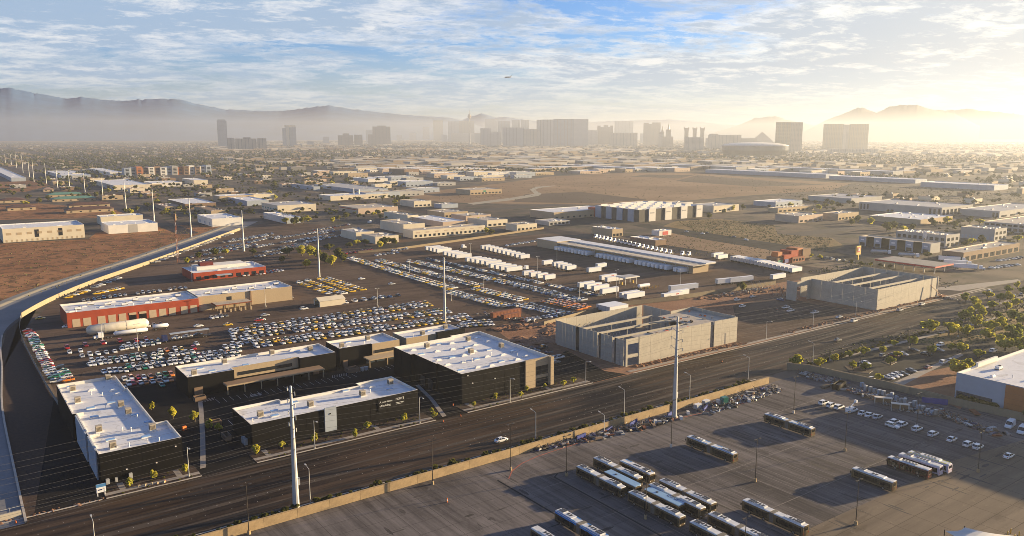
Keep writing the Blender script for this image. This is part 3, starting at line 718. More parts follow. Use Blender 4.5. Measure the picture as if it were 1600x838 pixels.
# 4: the big square one
U = [('ac',161,282),('ac',181,281.5),('ac',171,264),('ac',186,264)]
rr = random.Random(3)
for i in range(6):
    for j in range(5):
        U.append((('curb' if (i+j) % 3 else 'sky'), 155+i*6.2+rr.uniform(-1,1), 246+j*9.2+rr.uniform(-1.5,1.5)))
U += [('vent',165,254),('vent',176,257),('vent',184,250)]
U = [q for i, q in enumerate(U) if i < 4 or all(abs(q[1]-a[1])+abs(q[2]-a[2]) > 3.6 for a in U[:4])]
b4 = block('black_building', 'big square black building with many roof hatches and a lit tan entrance corner', 'building',
           [(150.6,239),(192,239),(192,289.5),(176.5,289.5),(176.5,287.5),(148.4,287.5),(148.4,273),(150,273),(150,256),(150.6,256)], 11.2, 'black_panel', 'white_roof', 1.3, G6, 'stucco_white', U)
seams(b4, 'f', 239, 150.8, 179.2, 4.8, 11.2, m='black_panel'); seams(b4, 'l', 148.4, 273.5, 287.3, 7, 11.2, m='black_panel'); seams(b4, 'l', 150.55, 239.3, 255.8, 8, 11.2, m='black_panel')
pieces(b4, 'tan_pier', [(179.4,184.2,238.4,239.2,0,11.4),(190.6,192.2,237.0,239.2,0,11.4)], 'stucco_tan')
pieces(b4, 'spandrel', [(184.2,190.6,238.5,239.1,8.2,11.35),(184.2,190.6,238.5,239.1,3.4,4.6)], 'stucco_tan')
pieces(b4, 'window_wall', [(184.2,190.6,238.7,239.05,4.6,8.2),(184.2,190.6,238.7,239.05,.2,3.4)], 'glass')
pieces(b4, 'mullion', [(184.2+k*1.6,184.28+k*1.6,238.62,238.7,4.6,8.2) for k in range(1,4)], 'dark_metal')
pieces(b4, 'wall_lamp', [(155,155.5,238.6,238.9,6.8,7.1),(165,165.5,238.6,238.9,6.8,7.1),(153,153.4,238.6,238.9,10,10.4)], 'ac_white')
pieces(b4, 'loading_door', [(149.8,150.05,258.5,262,.1,3.8),(149.8,150.05,264.5,268,.1,3.8)], 'dark_metal')
# 5: long front building with the lettered sign
U = [('ac',80,249),('ac',97,249),('ac',116,249),('ac',130,255),('sky',85.5,251.5),('sky',84,247),('sky',94,256),('sky',113.5,257.5),('sky',127,250),('curb',123,256),('vent',120,251),('vent',76.5,246)]
b5 = block('black_building', 'long black building with a white lettered sign and one pale wall panel, nearest the road', 'building',
           [(74.5,241.4),(133.8,241.4),(133.8,261.5),(119.2,261.5),(119.2,258.4),(90.3,258.4),(90.3,260.6),(74.5,260.6)], 7.8, 'black_panel', 'white_roof', .9, G6, 'stucco_white', U)
pieces(b5, 'pale_panel', [(98.6,102.7,240.9,241.45,.1,8.3)], 'bluegrey')
pieces(b5, 'panel_vent', [(100.2,100.7,240.8,240.92,5.9,6.3)], 'black_trim')
seams(b5, 'f', 241.4, 74.7, 98.3, 5.9, 7.8, m='black_panel'); seams(b5, 'f', 241.4, 103, 133.6, 6.1, 7.8, m='black_panel')
seams(b5, 'l', 74.5, 241.6, 260.4, 6.2, 7.8, m='black_panel')
pieces(b5, 'electric_cabinet', [(73.3,74.3,245,246.2,.1,2.1),(73.3,74.3,247,248.2,.1,2.1)], 'galv')
def lettering(txt, parent, loc, size, rot, m, name='lettering', ex=.02):
    c = bpy.data.curves.new(name, 'FONT'); c.body = txt; c.size = size; c.extrude = ex; c.resolution_u = 2; c.materials.append(M[m])
    o = bpy.data.objects.new(name, c); COL.objects.link(o); bpy.context.view_layer.update()
    me = bpy.data.meshes.new_from_object(o.evaluated_get(bpy.context.evaluated_depsgraph_get())); bpy.data.objects.remove(o)
    if not me.materials: me.materials.append(M[m])
    o = link(name, me, parent, loc); o.rotation_euler = rot; return o
sb = thing('sign_board', 'dark sign board with white lettering on the long black building front', 'sign', (118.2,241.25,3.2))
part('board', MB().box(0,10.2,-.12,-.03,0,4.1), [M['black_trim']], sb)
lettering('A new team', sb, (.4,-.14,2.6), 1.0, (math.pi/2,0,0), 'paint_white'); lettering('of building', sb, (.4,-.14,1.3), 1.0, (math.pi/2,0,0), 'paint_white')
lettering('FORTE', sb, (6.6,-.14,2.6), 1.1, (math.pi/2,0,0), 'paint_white')
part('underline', MB().box(6.6,9.9,-.17,-.12,1.6,1.72), [M['paint_white']], sb); part('underline', MB().box(6.6,9.2,-.17,-.12,1.15,1.25), [M['paint_white']], sb)
for u, v, lab in ((74,303.2,'left'),(119,304,'middle'),(152.5,238.9,'big')): pass
# painted bays of the black complex
mb = MB()
for k in range(22):
    u = 79+k*2.6; mb.box(u, u+.12, 291.6, 297, .024, .03)
for k in range(24):
    u = 76+k*2.6; mb.box(u, u+.12, 266, 271.4, .024, .03)
for u0, u1, v0 in ((73.5,78.5,296.2),(125,132,296.2),(136,142,297.2),(90,94.5,291.5)):
    for k in range(9): 
        t = u0+(u1-u0)*k/9; mb.face([(t,v0,.031),(t+.15,v0,.031),(t+1.6,v0+3.2,.031),(t+1.45,v0+3.2,.031)])
for k in range(8): mb.box(145+k*2.6, 145.12+k*2.6, 294, 299, .024, .03)
tag(part('bay_marking', mb, [M['line_white']], None), 'white painted parking bays between the black buildings', None, None, 'structure')
for pts, lab in (([(57,235),(58.6,235),(65.8,262),(72.8,290),(75,300),(73.5,300),(71.2,290),(64.2,262)], 'winding pale footpath between the two left black buildings'),
                 ([(137.5,231),(139.2,231),(145,250),(149,268),(147.5,268),(143.4,250)], 'pale footpath crossing the driveway by the big black building')):
    b = MB(); b.prism(pts, .0, .07); structure('footpath', b, [M['sidewalk']], lab)
# brick planters / trash enclosures
for i, (u, v, a, c, lab) in enumerate(((72,297.5,4,3,'low brown enclosure at the left end of the canopy'),(133,298,5,4,'low brown enclosure with grey bins between the two canopies'),(68.5,268,4.5,2.6,'low brown planter wall by the winding footpath'),(69.5,252,2,5,'low brown planter wall at the driveway mouth'))):
    t = thing('enclosure', lab, 'enclosure', (u, v, 0))
    for x0, x1, y0, y1 in ((0,a,0,.25),(0,a,c-.25,c),(0,.25,.25,c-.25),(a-.25,a,.25,c-.25)):
        part('low_wall', MB().box(x0,x1,y0,y1,0,1.7), [M['stucco_brown']], t)
    if i in (1,):
        for k in range(2):
            q = tag(part('waste_bin', MB().obox((0,0),0,1.3,1.0,0,1.4,0,1.15), [M['galv']], None, (u+6.5+k*1.8, v+.8, 0)), 'grey waste bin, %s of two outside the brown enclosure' % nth(k+1), 'bin', 'grey bins between the canopies')

# --- concrete shells under construction
def shell(label, box, h, seed, front_gap, groups, side_slots):
    u0, u1, v0, v1 = box; rnd = random.Random(seed)
    root = thing('concrete_shell', label, 'unfinished building', (u0, v0, 0)); W_, D_ = u1-u0, v1-v0
    def run(a, c, fixed, ax, gaps, hh, step, name='wall_panel', m='concrete'):
        n = max(1, round((c-a)/step)); w = (c-a)/n
        for i in range(n):
            t = a+w*(i+.5)
            if any(g0 < t < g1 for g0, g1 in gaps): continue
            hz = hh+rnd.choice((0,0,.06,.12))
            me = MB().box(-(w-.07)/2 if ax == 'x' else -.14, (w-.07)/2 if ax == 'x' else .14, -.14 if ax == 'x' else -(w-.07)/2, .14 if ax == 'x' else (w-.07)/2, 0, hz)
            part(name, me, [M[m]], root, (t, fixed, 0) if ax == 'x' else (fixed, t, 0))
    return root, run, W_, D_
# nearer shell
s1, run, W_, D_ = shell('unfinished grey concrete shell with open roof beams, nearer the big black building', (232,304.5,238,285), 12, 1, None, None, None)
run(8, 53.5, 0, 'x', [], 12, 6.4); run(56, W_, 0, 'x', [], 12, 6.2)
run(1.2, D_-.2, 0, 'y', [(5.6,7.4),(15.6,17.2),(22,23.6),(31,32.8)], 11.4, 2.35)
run(0, W_-16, D_, 'x', [(17,20)], 11.6, 6.5); run(1, 28, W_, 'y', [], 12, 6.5); run(28, D_-1, W_-16, 'y', [], 11.8, 6.5)
run(W_-15.5, W_, 28, 'x', [], 11.8, 6)
for x0, x1, z0, z1, m, nm in ((.2,8,9.6,12,'concrete','spandrel'),(.2,8,3.6,5.0,'concrete','spandrel')): part(nm, MB().box(x0,x1,-.15,.15,z0,z1), [M[m]], s1)
for y0, y1 in ((5.4,7.6),(15.4,17.4),(21.8,23.8),(30.8,33)): part('recess', MB().box(.5,.7,y0,y1,0,11.2), [M['pier_dark']], s1)  # dark boxes behind the open slots, the shade inside put into their colour
part('pier', MB().box(-.15,.9,-.2,.25,0,12.1), [M['concrete']], s1); part('recess', MB().box(53.5,56,.5,.8,0,11.8), [M['concrete_dark']], s1)
part('column', MB().box(7.6,8.05,-.25,.4,0,12.15), [M['concrete']], s1)
for i in range(3):
    part('roof_beam', MB().box(1.5, W_-24, -.35, .35, 9.6, 10.5), [M['concrete']], s1, (0, 10+i*10.5, .0))
    for k in range(4): part('column', MB().box(-.22,.22,-.22,.22,0,9.6), [M['concrete_dark']], s1, (8+k*12.5, 10+i*10.5, 0))
part('deck', MB().box(10, W_-.4, .4, 7.5, 10.2, 10.5), [M['tan_roof']], s1); part('deck', MB().box(W_-25, W_-.4, 7.5, 27.6, 10.2, 10.5), [M['tan_roof']], s1)
part('floor_slab', MB().box(.4, W_-.4, .4, D_-.4, .02, .15), [M['concrete_dark']], s1)
rnd = random.Random(5)
for k in range(26):                                     # bracing poles inside and roofing bundles on the deck
    y = rnd.choice((D_-.3, D_-.3, .4)); x = 3+k*2.1 if y > 1 else rnd.uniform(10, 50); s = -1 if y > 1 else 1
    part('brace', MB().tube((x, y, 7.6), (x+rnd.uniform(-.3,.3), y+s*5, .15), .09, .09, 5), [M['galv']], s1)
for k in range(30):
    x = rnd.uniform(12, W_-4); y = rnd.uniform(1.5, 6.5) if x < W_-26 else rnd.uniform(1.5, 26)
    part('roofing_bundle', MB().obox((0,0), rnd.random()*3, rnd.uniform(.7,2.4), rnd.uniform(.3,.9), 0, rnd.uniform(.2,.6)), [M[rnd.choice(('stucco_brown','galv','tan_roof','orange','bark'))]], s1, (x, y, 10.52))
for k in range(5): part('joist', MB().box(-.1,.1,.5,27,9.75,10.15), [M['stucco_brown']], s1, (W_-24+k*5, 0, 0))
part('loose_beam', MB().obox((0,0), R(-14), 15, .8, 10.6, 11.2), [M['concrete']], s1, (40, 17, 0))
for z in (5.3, 9.6): pass
# farther shell
u0, u1, v0, v1 = blk((1369,485.5), 1464, 1266)
s2, run, W_, D_ = shell('unfinished concrete shell with sunlit front farther up the road, long open roof beams', (u0, u1, v0, v1), 12, 2, None, None, None)
run(0, W_-9, 0, 'x', [(W_*.5, W_*.5+2.6)], 12, 9); run(W_-7.5, W_-2.5, 0, 'x', [], 12, 4.5); run(.2, D_, 0, 'y', [], 12, 6.8)
for x0, x1 in ((W_-9,W_-7.5),): part('column', MB().box(x0,x0+.6,-.2,.4,0,12.2), [M['concrete_dark']], s2)
part('column', MB().box(W_-.6,W_,-.2,.5,0,12.3), [M['concrete']], s2); part('spandrel', MB().box(W_-2.6,W_-.6,-.15,.15,3.2,4.6), [M['concrete']], s2)
D2 = solve_v(1228, u0-14)-v0; run(0, W_, D2, 'x', [], 11.5, 8); run(1, D2, W_, 'y', [], 12, 8)
run(-11, 0, D_, 'x', [(-11,-4)], 11.5, 3.8); run(D_, D2, -14, 'y', [], 11.5, 7); part('lintel', MB().box(-14,.1,D_-.15,D_+.15,8.6,11.6), [M['concrete']], s2)
for i in range(3):
    y = 9+i*(D2-14)/3
    part('roof_beam', MB().box(1, W_-1, -.4, .4, 9.8, 10.8), [M['concrete']], s2, (0, y, 0))
    for k in range(5): part('column', MB().box(-.25,.25,-.25,.25,0,9.8), [M['concrete_dark']], s2, (6+k*11, y, 0))
for k in range(22):
    y = D2-.3; x = 2+k*2.5
    part('brace', MB().tube((x, y, 8), (x, y-5.5, .1), .1, .1, 5), [M['galv']], s2)
for k in range(10): part('brace', MB().tube((-13.6, D_+3+k*3.4, 8), (-8.2, D_+3+k*3.4, .1), .1, .1, 5), [M['galv']], s2)
part('floor_slab', MB().box(.4, W_-.4, .4, D2-.4, .02, .15), [M['concrete_dark']], s2)
lift = thing('boom_lift', 'boom lift reaching against the sunlit front of the farther concrete shell', 'lift', (u1-3, v0-4, 0))
part('chassis', MB().box(-1.2,1.2,-1,1,.5,1.5), [M['rust']], lift); part('boom', MB().tube((0,0,1.6),(-9,2.5,8.5),.22,.16,6), [M['rust']], lift)
for x in (-.9,.9):
    for y in (-.9,.9): part('wheel', MB().tube((x,y-.2,.45),(x,y+.2,.45),.45,.45,10), [M['tyre']], lift)
# ------------------------------------------------------------------ named buildings of the middle distance
def bld(name, label, N, xr, xl, h, wall='stucco_tan', roof='white_roof', par=.7, units=4, front=None, left=None, z=0.0, d=None, w=None, cat='building', seed=0, group=None, kinds=('acw','vent','curb')):
    box = blk(N, xr, xl, z, d, w); r = block(name, label, cat, rect(*box), h, wall, roof, par, group, None, scatter_units(box, units, seed+int(N[0])*7+int(N[1]), kinds))
    for face, spec in (('f', front), ('l', left)):
        for s in (spec or ()):                           # (n, z0, z1, fill, material, name[, start, end])
            n, z0, z1, fill, m, nm = s[:6]; st, en = (s[6], s[7]) if len(s) > 6 else (0., 1.)
            openings(r, face, n, z0, z1, fill, m, nm, box, .6, st, en)
    return r, box
WIN = lambda n, z0=.8, z1=3.0, fill=.6, m='glass': [(n, z0, z1, fill, m, 'window')]
# red service building with roll-up doors and its tan continuation
u0, v0 = P(106, 513); u1 = solve_u(311.5, v0); v1 = solve_v(95, u0)
rs = block('service_building', 'long red service building with tan roll-up doors and a white roof', 'building', rect(u0, u1, v0, v0+26), 7.8, 'red_wall', 'white_roof', .9, None, 'stucco_white',
           [('acw' if k % 2 else 'curb', u0+3+k*(u1-u0-6)/16, v0+6+(k*5 % 16)) for k in range(17)] + [('vent', u0+5+k*9, v0+4) for k in range(6)])
for k in range(12):
    t = .035+(k+(.35 if k > 1 else 0)+(.25 if k > 9 else 0))*.077
    u = u0+(u1-u0)*t
    if k in (5, 6):
        part('bay_opening', slab_mesh('bay_opening', 3.6, .12, 3.9, 'black_trim'), None, rs, (u-u0+1.8, 0, .1)); part('raised_door', slab_mesh('raised_door', 3.6, .2, 1.2, 'door_tan'), None, rs, (u-u0+1.8, -.03, 2.9))
    else: part('roll_up_door', slab_mesh('roll_up_door', 3.6, .12, 4.1, 'door_tan'), None, rs, (u-u0+1.8, 0, .1))
u2 = solve_u(459, v0)
rt = block('service_building', 'tan service building joined to the right end of the red one, white roof', 'building', rect(u1+.3, u2, v0+2, v0+27), 8.2, 'stucco_tan', 'white_roof', .9, None, 'stucco_white',
           [('acw' if k % 2 else 'vent', u1+4+k*(u2-u1-8)/11, v0+8+(k*5 % 15)) for k in range(12)])
pieces(rt, 'window', [(u1+16,u1+18.6,v0+1.9,v0+2.05,4.4,6.4)], 'glass'); pieces(rt, 'divider', [(u1+29,u1+29.8,v0+1.4,v0+2.1,.1,8.3)], 'stucco_brown')
pieces(rt, 'roll_up_door', [(u1+1.2,u1+5,v0+1.9,v0+2.06,.1,3.6)], 'door_tan')
t = thing('canopy', 'low flat tan canopy with red edge in front of the tan service building', 'canopy', (*P(338, 489), 0)); cu, cv = P(338, 489)
part('canopy_roof', MB().box(0, 20, 0, 9, 3.6, 4.2), [M['rust']], t); part('canopy_deck', MB().box(.3,19.7,.3,8.7,4.2,4.28), [M['tan_roof']], t)
for x in (1, 7, 13, 19):
    for y in (.5, 8.5): part('post', slab_mesh('post', .3, .3, 3.6, 'stucco_tan'), None, t, (x, y, 0))
rnd = random.Random(8)
for k in range(7):
    tag(part('fuel_pump', MB().obox((0,0), 0, .9, .5, .1, 1.9), [M['stucco_tan']], None, (cu+1.5+k*2.8, cv-3.2+(k % 2)*1.4, 0)), 'pale pump cabinet, %s from the left in front of the low tan canopy' % nth(k+1), 'pump', 'pump cabinets by the low canopy')
# dark red office
ro, bo = bld('office_building', 'dark red office with white stepped roof and a maroon tower block', (303,440), 416, 270, 5.6, 'red_wall', 'white_roof', .8, 10, WIN(9), None, d=30)
pieces(ro, 'tower_block', [(bo[0]+9,bo[0]+18,bo[2]+17,bo[2]+23,5,9.5)], 'dark_red'); pieces(ro, 'upper_roof', [(bo[0]+6,bo[0]+40,bo[2]+14,bo[2]+28,4.9,7.2)], 'stucco_white')
pieces(ro, 'entrance_canopy', [(bo[0]+14,bo[0]+24,bo[2]-5,bo[2]-.2,3,3.4)], 'bluegrey')
# gable tent shed
t = thing('storage_shed', 'beige gable roofed metal shed standing alone in the cab yard', 'shed', (*P(500, 480.5), 0))
L, Dp = 15.5, 9.0
b = MB(); b.face([(0,0,0),(L,0,0),(L,0,3.4),(0,0,3.4)]); b.face([(L,0,0),(L,Dp,0),(L,Dp,3.4),(L,Dp/2,4.9),(L,0,3.4)]); b.face([(L,Dp,0),(0,Dp,0),(0,Dp,3.4),(L,Dp,3.4)])
b.face([(0,Dp,0),(0,Dp-1.5,0),(0,Dp-1.5,3.6),(0,1.5,3.6),(0,1.5,0),(0,0,0),(0,0,3.4),(0,Dp/2,4.9),(0,Dp,3.4)][::-1]); part('wall', b, [M['stucco_cream']], t)
b = MB(); b.face([(-.3,-.3,3.35),(L+.3,-.3,3.35),(L+.3,Dp/2,5.0),(-.3,Dp/2,5.0)]); b.face([(-.3,Dp/2,5.0),(L+.3,Dp/2,5.0),(L+.3,Dp+.3,3.35),(-.3,Dp+.3,3.35)]); part('roof', b, [M['stucco_cream']], t)
# left: white warehouses beside the desert lot
bld('warehouse', 'long cream warehouse with dark windows beside the brown desert lot, at the left edge', (5.5,379.7), 133, -10, 12.5, 'stucco_cream', 'white_roof', 1, 9, [(8, 6.5, 8.6, .5, 'stucco_tan', 'window'), (2, 3.5, 10.5, .18, 'glass', 'entrance_glass', .25, .85), (16, .2, 2.2, .35, 'stucco_tan', 'vent_panel')], None, d=48)
r, bx = bld('warehouse', 'white warehouse with grey middle bay and low white roofs, second beside the desert lot', (170,366), 247, 158, 8.5, 'stucco_white', 'white_roof', .8, 8, [(1, .1, 8.3, .98, 'stucco_grey', 'grey_bay', .38, .6)], None, d=42)
bld('warehouse', 'narrow white warehouse just behind the grey-bayed one', (158,352), 224, 148, 9.0, 'stucco_cream', 'white_roof', .8, 6, None, None, d=24)
bld('warehouse', 'bright sunlit white warehouse beside the upper end of the flood channel', (332,354.6), 378, 309, 8.5, 'stucco_white', 'white_roof', .8, 6, None, [(3, 1, 4, .3, 'bluegrey', 'door')])
# sandstone and white blocks above the taxi yard
L1 = [('warehouse','cream warehouse with sunlit front under the distant long grey sheds',(434,332.6),494,409,9,'stucco_cream','grey_roof',None,[(6,3,4.5,.5,'teal','window')]),
 ('warehouse','long white roofed warehouse with two small white chimneys',(516.5,314),607,499,7,'stucco_cream','white_roof',None,None),
 ('workshop','peach building with a red band, behind the palms',(560,335),622,530,7,'stucco_peach','tan_roof',None,[(1,4.6,5.6,.98,'red_wall','red_band')]),
 ('workshop','pale block with a sunlit cream end by the dark green tree',(647,324),674,625,8,'stucco_cream','tan_roof',WIN(4),None),
 ('workshop','low grey metal shed right of the cream block',(690,326),716,678,5.5,'bluegrey','grey_roof',None,None),
 ('workshop','tan flat roofed workshop in the back row, below the grey metal shed',(694.5,341),731,668,6.5,'stucco_tan','tan_roof',WIN(6),None),
 ('workshop','tall cream workshop with a blank shaded side, behind the long bayed one',(637,348),654,600,8,'stucco_cream','tan_roof',None,None),
 ('workshop','cream workshop stepping forward on the left of the workshop row',(630.6,365),664,594,9,'stucco_cream','tan_roof',WIN(3),None),
 ('workshop','low cream workshop at the left end of the row with roof units',(556.6,376),585,532.8,7.5,'stucco_cream','grey_roof',None,None),
 ('workshop','cream workshop in front of the left end, half hidden by bushes',(586.7,381.5),623,565,6.5,'stucco_cream','tan_roof',None,None),
 ('workshop','long bayed cream workshop with a row of small dark windows facing the yard',(645.6,373),758,630,7.5,'stucco_cream','tan_roof',[(16,1,3.2,.5,'glass','window'),(8,4.6,5.8,.4,'stucco_peach','panel')],None),
 ('workshop','shaded peach workshop with a white roofed part, middle of the workshop row',(692,356),727,640,6,'stucco_peach','white_roof',None,None),
 ('workshop','peach workshop with white roof right of the middle of the row',(728,346),767,705,6,'stucco_peach','tan_roof',WIN(4),None),
 ('workshop','sunlit cream workshop at the right end of the row next to a dark tree',(761,355),793,731,7,'stucco_cream','tan_roof',WIN(4),None),
 ('workshop','small sunlit cream workshop by the street corner, last on the right',(807.5,362),839,790,7,'stucco_cream','tan_roof',WIN(5),None),
 ('car_wash','low grey auto shop with a white canopy by the street',(858,353),890,836,4.5,'stucco_grey','grey_roof',WIN(5),None),
 ('shop','tan corner shop with flat white roof beside the line of lorry tractors',(956.6,370.7),973,925,7.5,'stucco_tan','white_roof',[(3,.5,3,.7,'glass','window')],None),
 ('shop','low brown block with white roof at the end of the lorry tractors',(1024,384.5),1041,984,5,'stucco_brown','white_roof',None,None),
 ('shop','small white building with a red panel on the vacant lot',(1030,369),1049,1018,5,'stucco_white','white_roof',[(1,.5,4,.5,'red','red_panel')],None),
 ('school','wide beige building with a green entrance at the edge of the brown field',(735,305),784,712,8,'stucco_tan','tan_roof',[(9,1,3.4,.6,'glass','window'),(1,4,6.5,.3,'green','green_sign',.3,.6)],None)]
for q in L1:
    nm, lab, N, xr, xl, h, wl, rf, fr, lf = q
    r, bx = bld(nm, lab, N, xr, xl, h, wl, rf, .6, 7, fr, lf)
    if 'chimneys' in lab:
        for k in range(2): part('chimney', MB().tube((0,0,h),(0,0,h+9-2*k),1,.9,10), [M['stucco_white']], r, (44+k*9, 14, 0))
# big modern warehouse with alternating piers
r, bx = bld('warehouse', 'big warehouse with alternating white and dark grey piers and a finned white roof', (998,347.6), 1097, 930, 14, 'pier_dark', 'white_roof', 1.2, 26, None, None)
u0, u1, v0, v1 = bx
for k in range(4):
    a = u0+(u1-u0)*(.14+.25*k); pieces(r, 'white_pier', [(a,a+(u1-u0)*.10,v0-1.2,v0-.02,.1,14.4)], 'stucco_white'); pieces(r, 'pier_sign', [(a+2,a+(u1-u0)*.08,v0-1.32,v0-1.2,9,10.2)], 'stucco_grey')
for k in range(4):
    a = v0+(v1-v0)*(.10+.25*k); pieces(r, 'white_pier', [(u0-1.2,u0-.02,a,a+(v1-v0)*.13,.1,14.4)], 'bluegrey')  # left side piers: shade on the white painted in as blue grey
for k in range(5):
    pieces(r, 'roof_fin', [(u0+4+k*(u1-u0-8)/5, u0+14+k*(u1-u0-8)/5, v0+6+j*(v1-v0-12)/4, v0+7+j*(v1-v0-12)/4, 12.8, 15.6) for j in range(5)], 'stucco_white')
for k in range(4): pieces(r, 'dark_bay', [(u0+(u1-u0)*(.25+.25*k)-3, u0+(u1-u0)*(.25+.25*k)-.2, v0-.4, v0+.02, .1, 13)], 'stucco_brown') if k < 3 else None
pieces(r, 'wing_block', [(u0+1,u0+9,v1+.2,v1+14,0,11)], 'red_wall')
# right hand business park
L2 = [('warehouse','low peach warehouse with a shaded side behind the scrub mound',(1247.6,349),1285,1211,8,'stucco_peach','tan_roof',WIN(5),None),
 ('warehouse','tan warehouse right of the peach one behind the scrub mound',(1309,345),1341,1285,8,'stucco_tan','tan_roof',WIN(6),None),
 ('warehouse','long grey warehouse with dark corner windows, farthest back in the business park',(1470.7,337.6),1519,1342,10,'stucco_grey','grey_roof',[(8,1,7,.6,'glass','window')],[(3,1,8,.5,'glass','window',0,.16),(3,1,8,.5,'glass','window',.86,1)]),
 ('warehouse','wide low warehouse with bright white roof dotted with dark units',(1438,352),1488,1357,6,'stucco_tan','white_roof',None,None),
 ('warehouse','grey warehouse at the right edge behind the offices',(1561,341),1640,1499,8,'stucco_grey','grey_roof',WIN(6),[(2,1,6,.6,'glass','window',0,.2)]),
 ('office_building','two storey grey office with square dark windows and a roof of many units',(1477,387.7),1498,1399,11,'stucco_grey','tan_roof',[(3,1,3.6,.6,'glass','window'),(3,5.6,8.2,.6,'glass','window')],[(9,1,3.8,.6,'glass','window'),(9,5.6,8.4,.6,'glass','window')]),
 ('office_building','rear grey office wing closing the courtyard',(1553,377),1572,1500,11,'stucco_grey','tan_roof',[(3,1,3.6,.6,'glass','window'),(3,5.6,8.2,.6,'glass','window')],[(9,1,3.8,.5,'bluegrey','window')]),
 ('office_building','grey office with glazed ground floor at the right edge of the business park',(1610,366),1680,1536,9,'stucco_grey','tan_roof',WIN(6),[(8,1,4,.7,'glass','window'),(8,5.6,7.6,.7,'glass','window')]),
 ('shop_row','brown shop row with flat tan roof and dark glazed fronts',(1504.5,410),1592,1471,7.5,'stucco_brown','tan_roof',[(9,.6,4,.7,'glass','shop_window')],[(5,.6,4,.7,'glass','shop_window')]),
 ('warehouse','long pale warehouse in the far right haze with a white ribbed roof',(1553,298),1590,1438,9,'bluegrey','white_roof',None,None),
 ('warehouse','cream sunlit warehouse end at the far right edge',(1597,303),1690,1588,9,'stucco_tan','white_roof',None,None),
 ('warehouse','low tan shed left of the wide bright white roof',(1215,333),1272,1200,6,'stucco_tan','tan_roof',WIN(8),None),
 ('warehouse','grey flat warehouse by the far edge of the tan lot',(1330,318),1378,1262,7,'stucco_grey','grey_roof',None,None)]
for q in L2:
    nm, lab, N, xr, xl, h, wl, rf, fr, lf = q
    r, bx = bld(nm, lab, N, xr, xl, h, wl, rf, .7, 26 if 'units' in lab else 9, fr, lf, w=55 if 'ribbed' in lab else None)
# shop row with white signs
u0, v0 = P(1453, 397); v1 = solve_v(1342, u0)
r = block('shop_row', 'shop row of alternating white and dark bays with white signs', 'building', rect(u0, u0+16, v0, v1), 8.5, 'stucco_grey', 'tan_roof', .6, None, None, [])
n = 9
for k in range(n):
    a = v0+(v1-v0)*k/n; w = (v1-v0)/n; dk = k % 2 == 1
    pieces(r, 'shop_bay', [(u0-.8,u0-.02,a+.2,a+w-.2,.05,8.3 if not dk else 8.9)], 'black_panel' if dk else 'bluegrey')
    pieces(r, 'shop_window', [(u0-.95,u0-.8,a+1.2,a+w-1.2,.4,3.4)], 'glass')
    if not dk: pieces(r, 'shop_sign', [(u0-.95,u0-.8,a+2,a+w-2,5.2,6.4)], 'paint_white')
bb = thing('billboard', 'white billboard on a post in front of the grey office', 'billboard', (*P(1443, 392), 0)); part('post', MB().box(-.4,.4,-.4,.4,0,13), [M['dark_metal']], bb); part('panel', MB().box(-7,7,-.4,.4,11,16.5), [M['stucco_white']], bb, rz=R(35)); part('face', MB().box(-6,6,-.5,-.42,12,15.5), [M['stucco_cream']], bb, rz=R(35))
# fuel station
u0, v0 = P(1489, 425); st = thing('fuel_station_canopy', 'wide flat fuel station canopy with a red edge', 'canopy', (u0, v0, 0))
u1 = 26; dv = solve_v(1395, u0)-v0
part('canopy_roof', MB().box(-u1,0,0,dv,5.0,6.0), [M['red']], st); part('canopy_deck', MB().box(-u1+.6,-.6,.6,dv-.6,6.0,6.1), [M['concrete_dark']], st)
for y in [dv*(k+.5)/6 for k in range(6)]:
    for x in (-19, -5): part('post', slab_mesh('post', .6, .6, 5, 'stucco_white'), None, st, (x, y, 0))
sg = thing('pylon_sign', 'yellow and red fuel station pylon sign', 'sign', (*P(1340, 406), 0)); part('post', MB().box(-.5,.5,-.5,.5,0,4), [M['yellow']], sg); part('sign_panel', MB().box(-3,3,-.5,.5,4,11), [M['yellow']], sg); part('red_panel', MB().box(-2,2,-.62,-.5,6,10), [M['red']], sg); part('emblem', MB().box(-.8,.8,-.7,-.62,7,9), [M['paint_white']], sg)
# colourful restaurant
u0, v0 = P(1238, 411); rt_ = thing('restaurant', 'restaurant of stacked red, orange, green and blue blocks', 'building', (u0, v0, 0))
for x0,x1,y0,y1,z0,z1,m in ((0,16,0,14,0,4,'rust'),(1,10,2,12,4,9,'red_wall'),(10,17,3,13,4,10,'orange_panel'),(-9,0,1,13,0,6.5,'red_wall'),(-16,-9,2,12,0,5,'stucco_brown'),(-14,-9,3,9,5,9,'orange_panel'),(16,26,2,16,0,9,'stucco_brown')): part('painted_block', MB().box(x0,x1,y0,y1,z0,z1), [M[m]], rt_)
for x0,x1,z0,z1,m in ((-8.5,-4,.6,3.4,'blue'),(-15.5,-10,.6,3,'green')): part('painted_panel', MB().box(x0,x1,.7 if m == 'blue' else 1.7,.98 if m == 'blue' else 1.98,z0,z1), [M[m]], rt_)
for k in range(4): part('window', slab_mesh('window', 1.6, .2, 1.8, 'glass'), None, rt_, (2.5+k*3.6, -.05, 1))
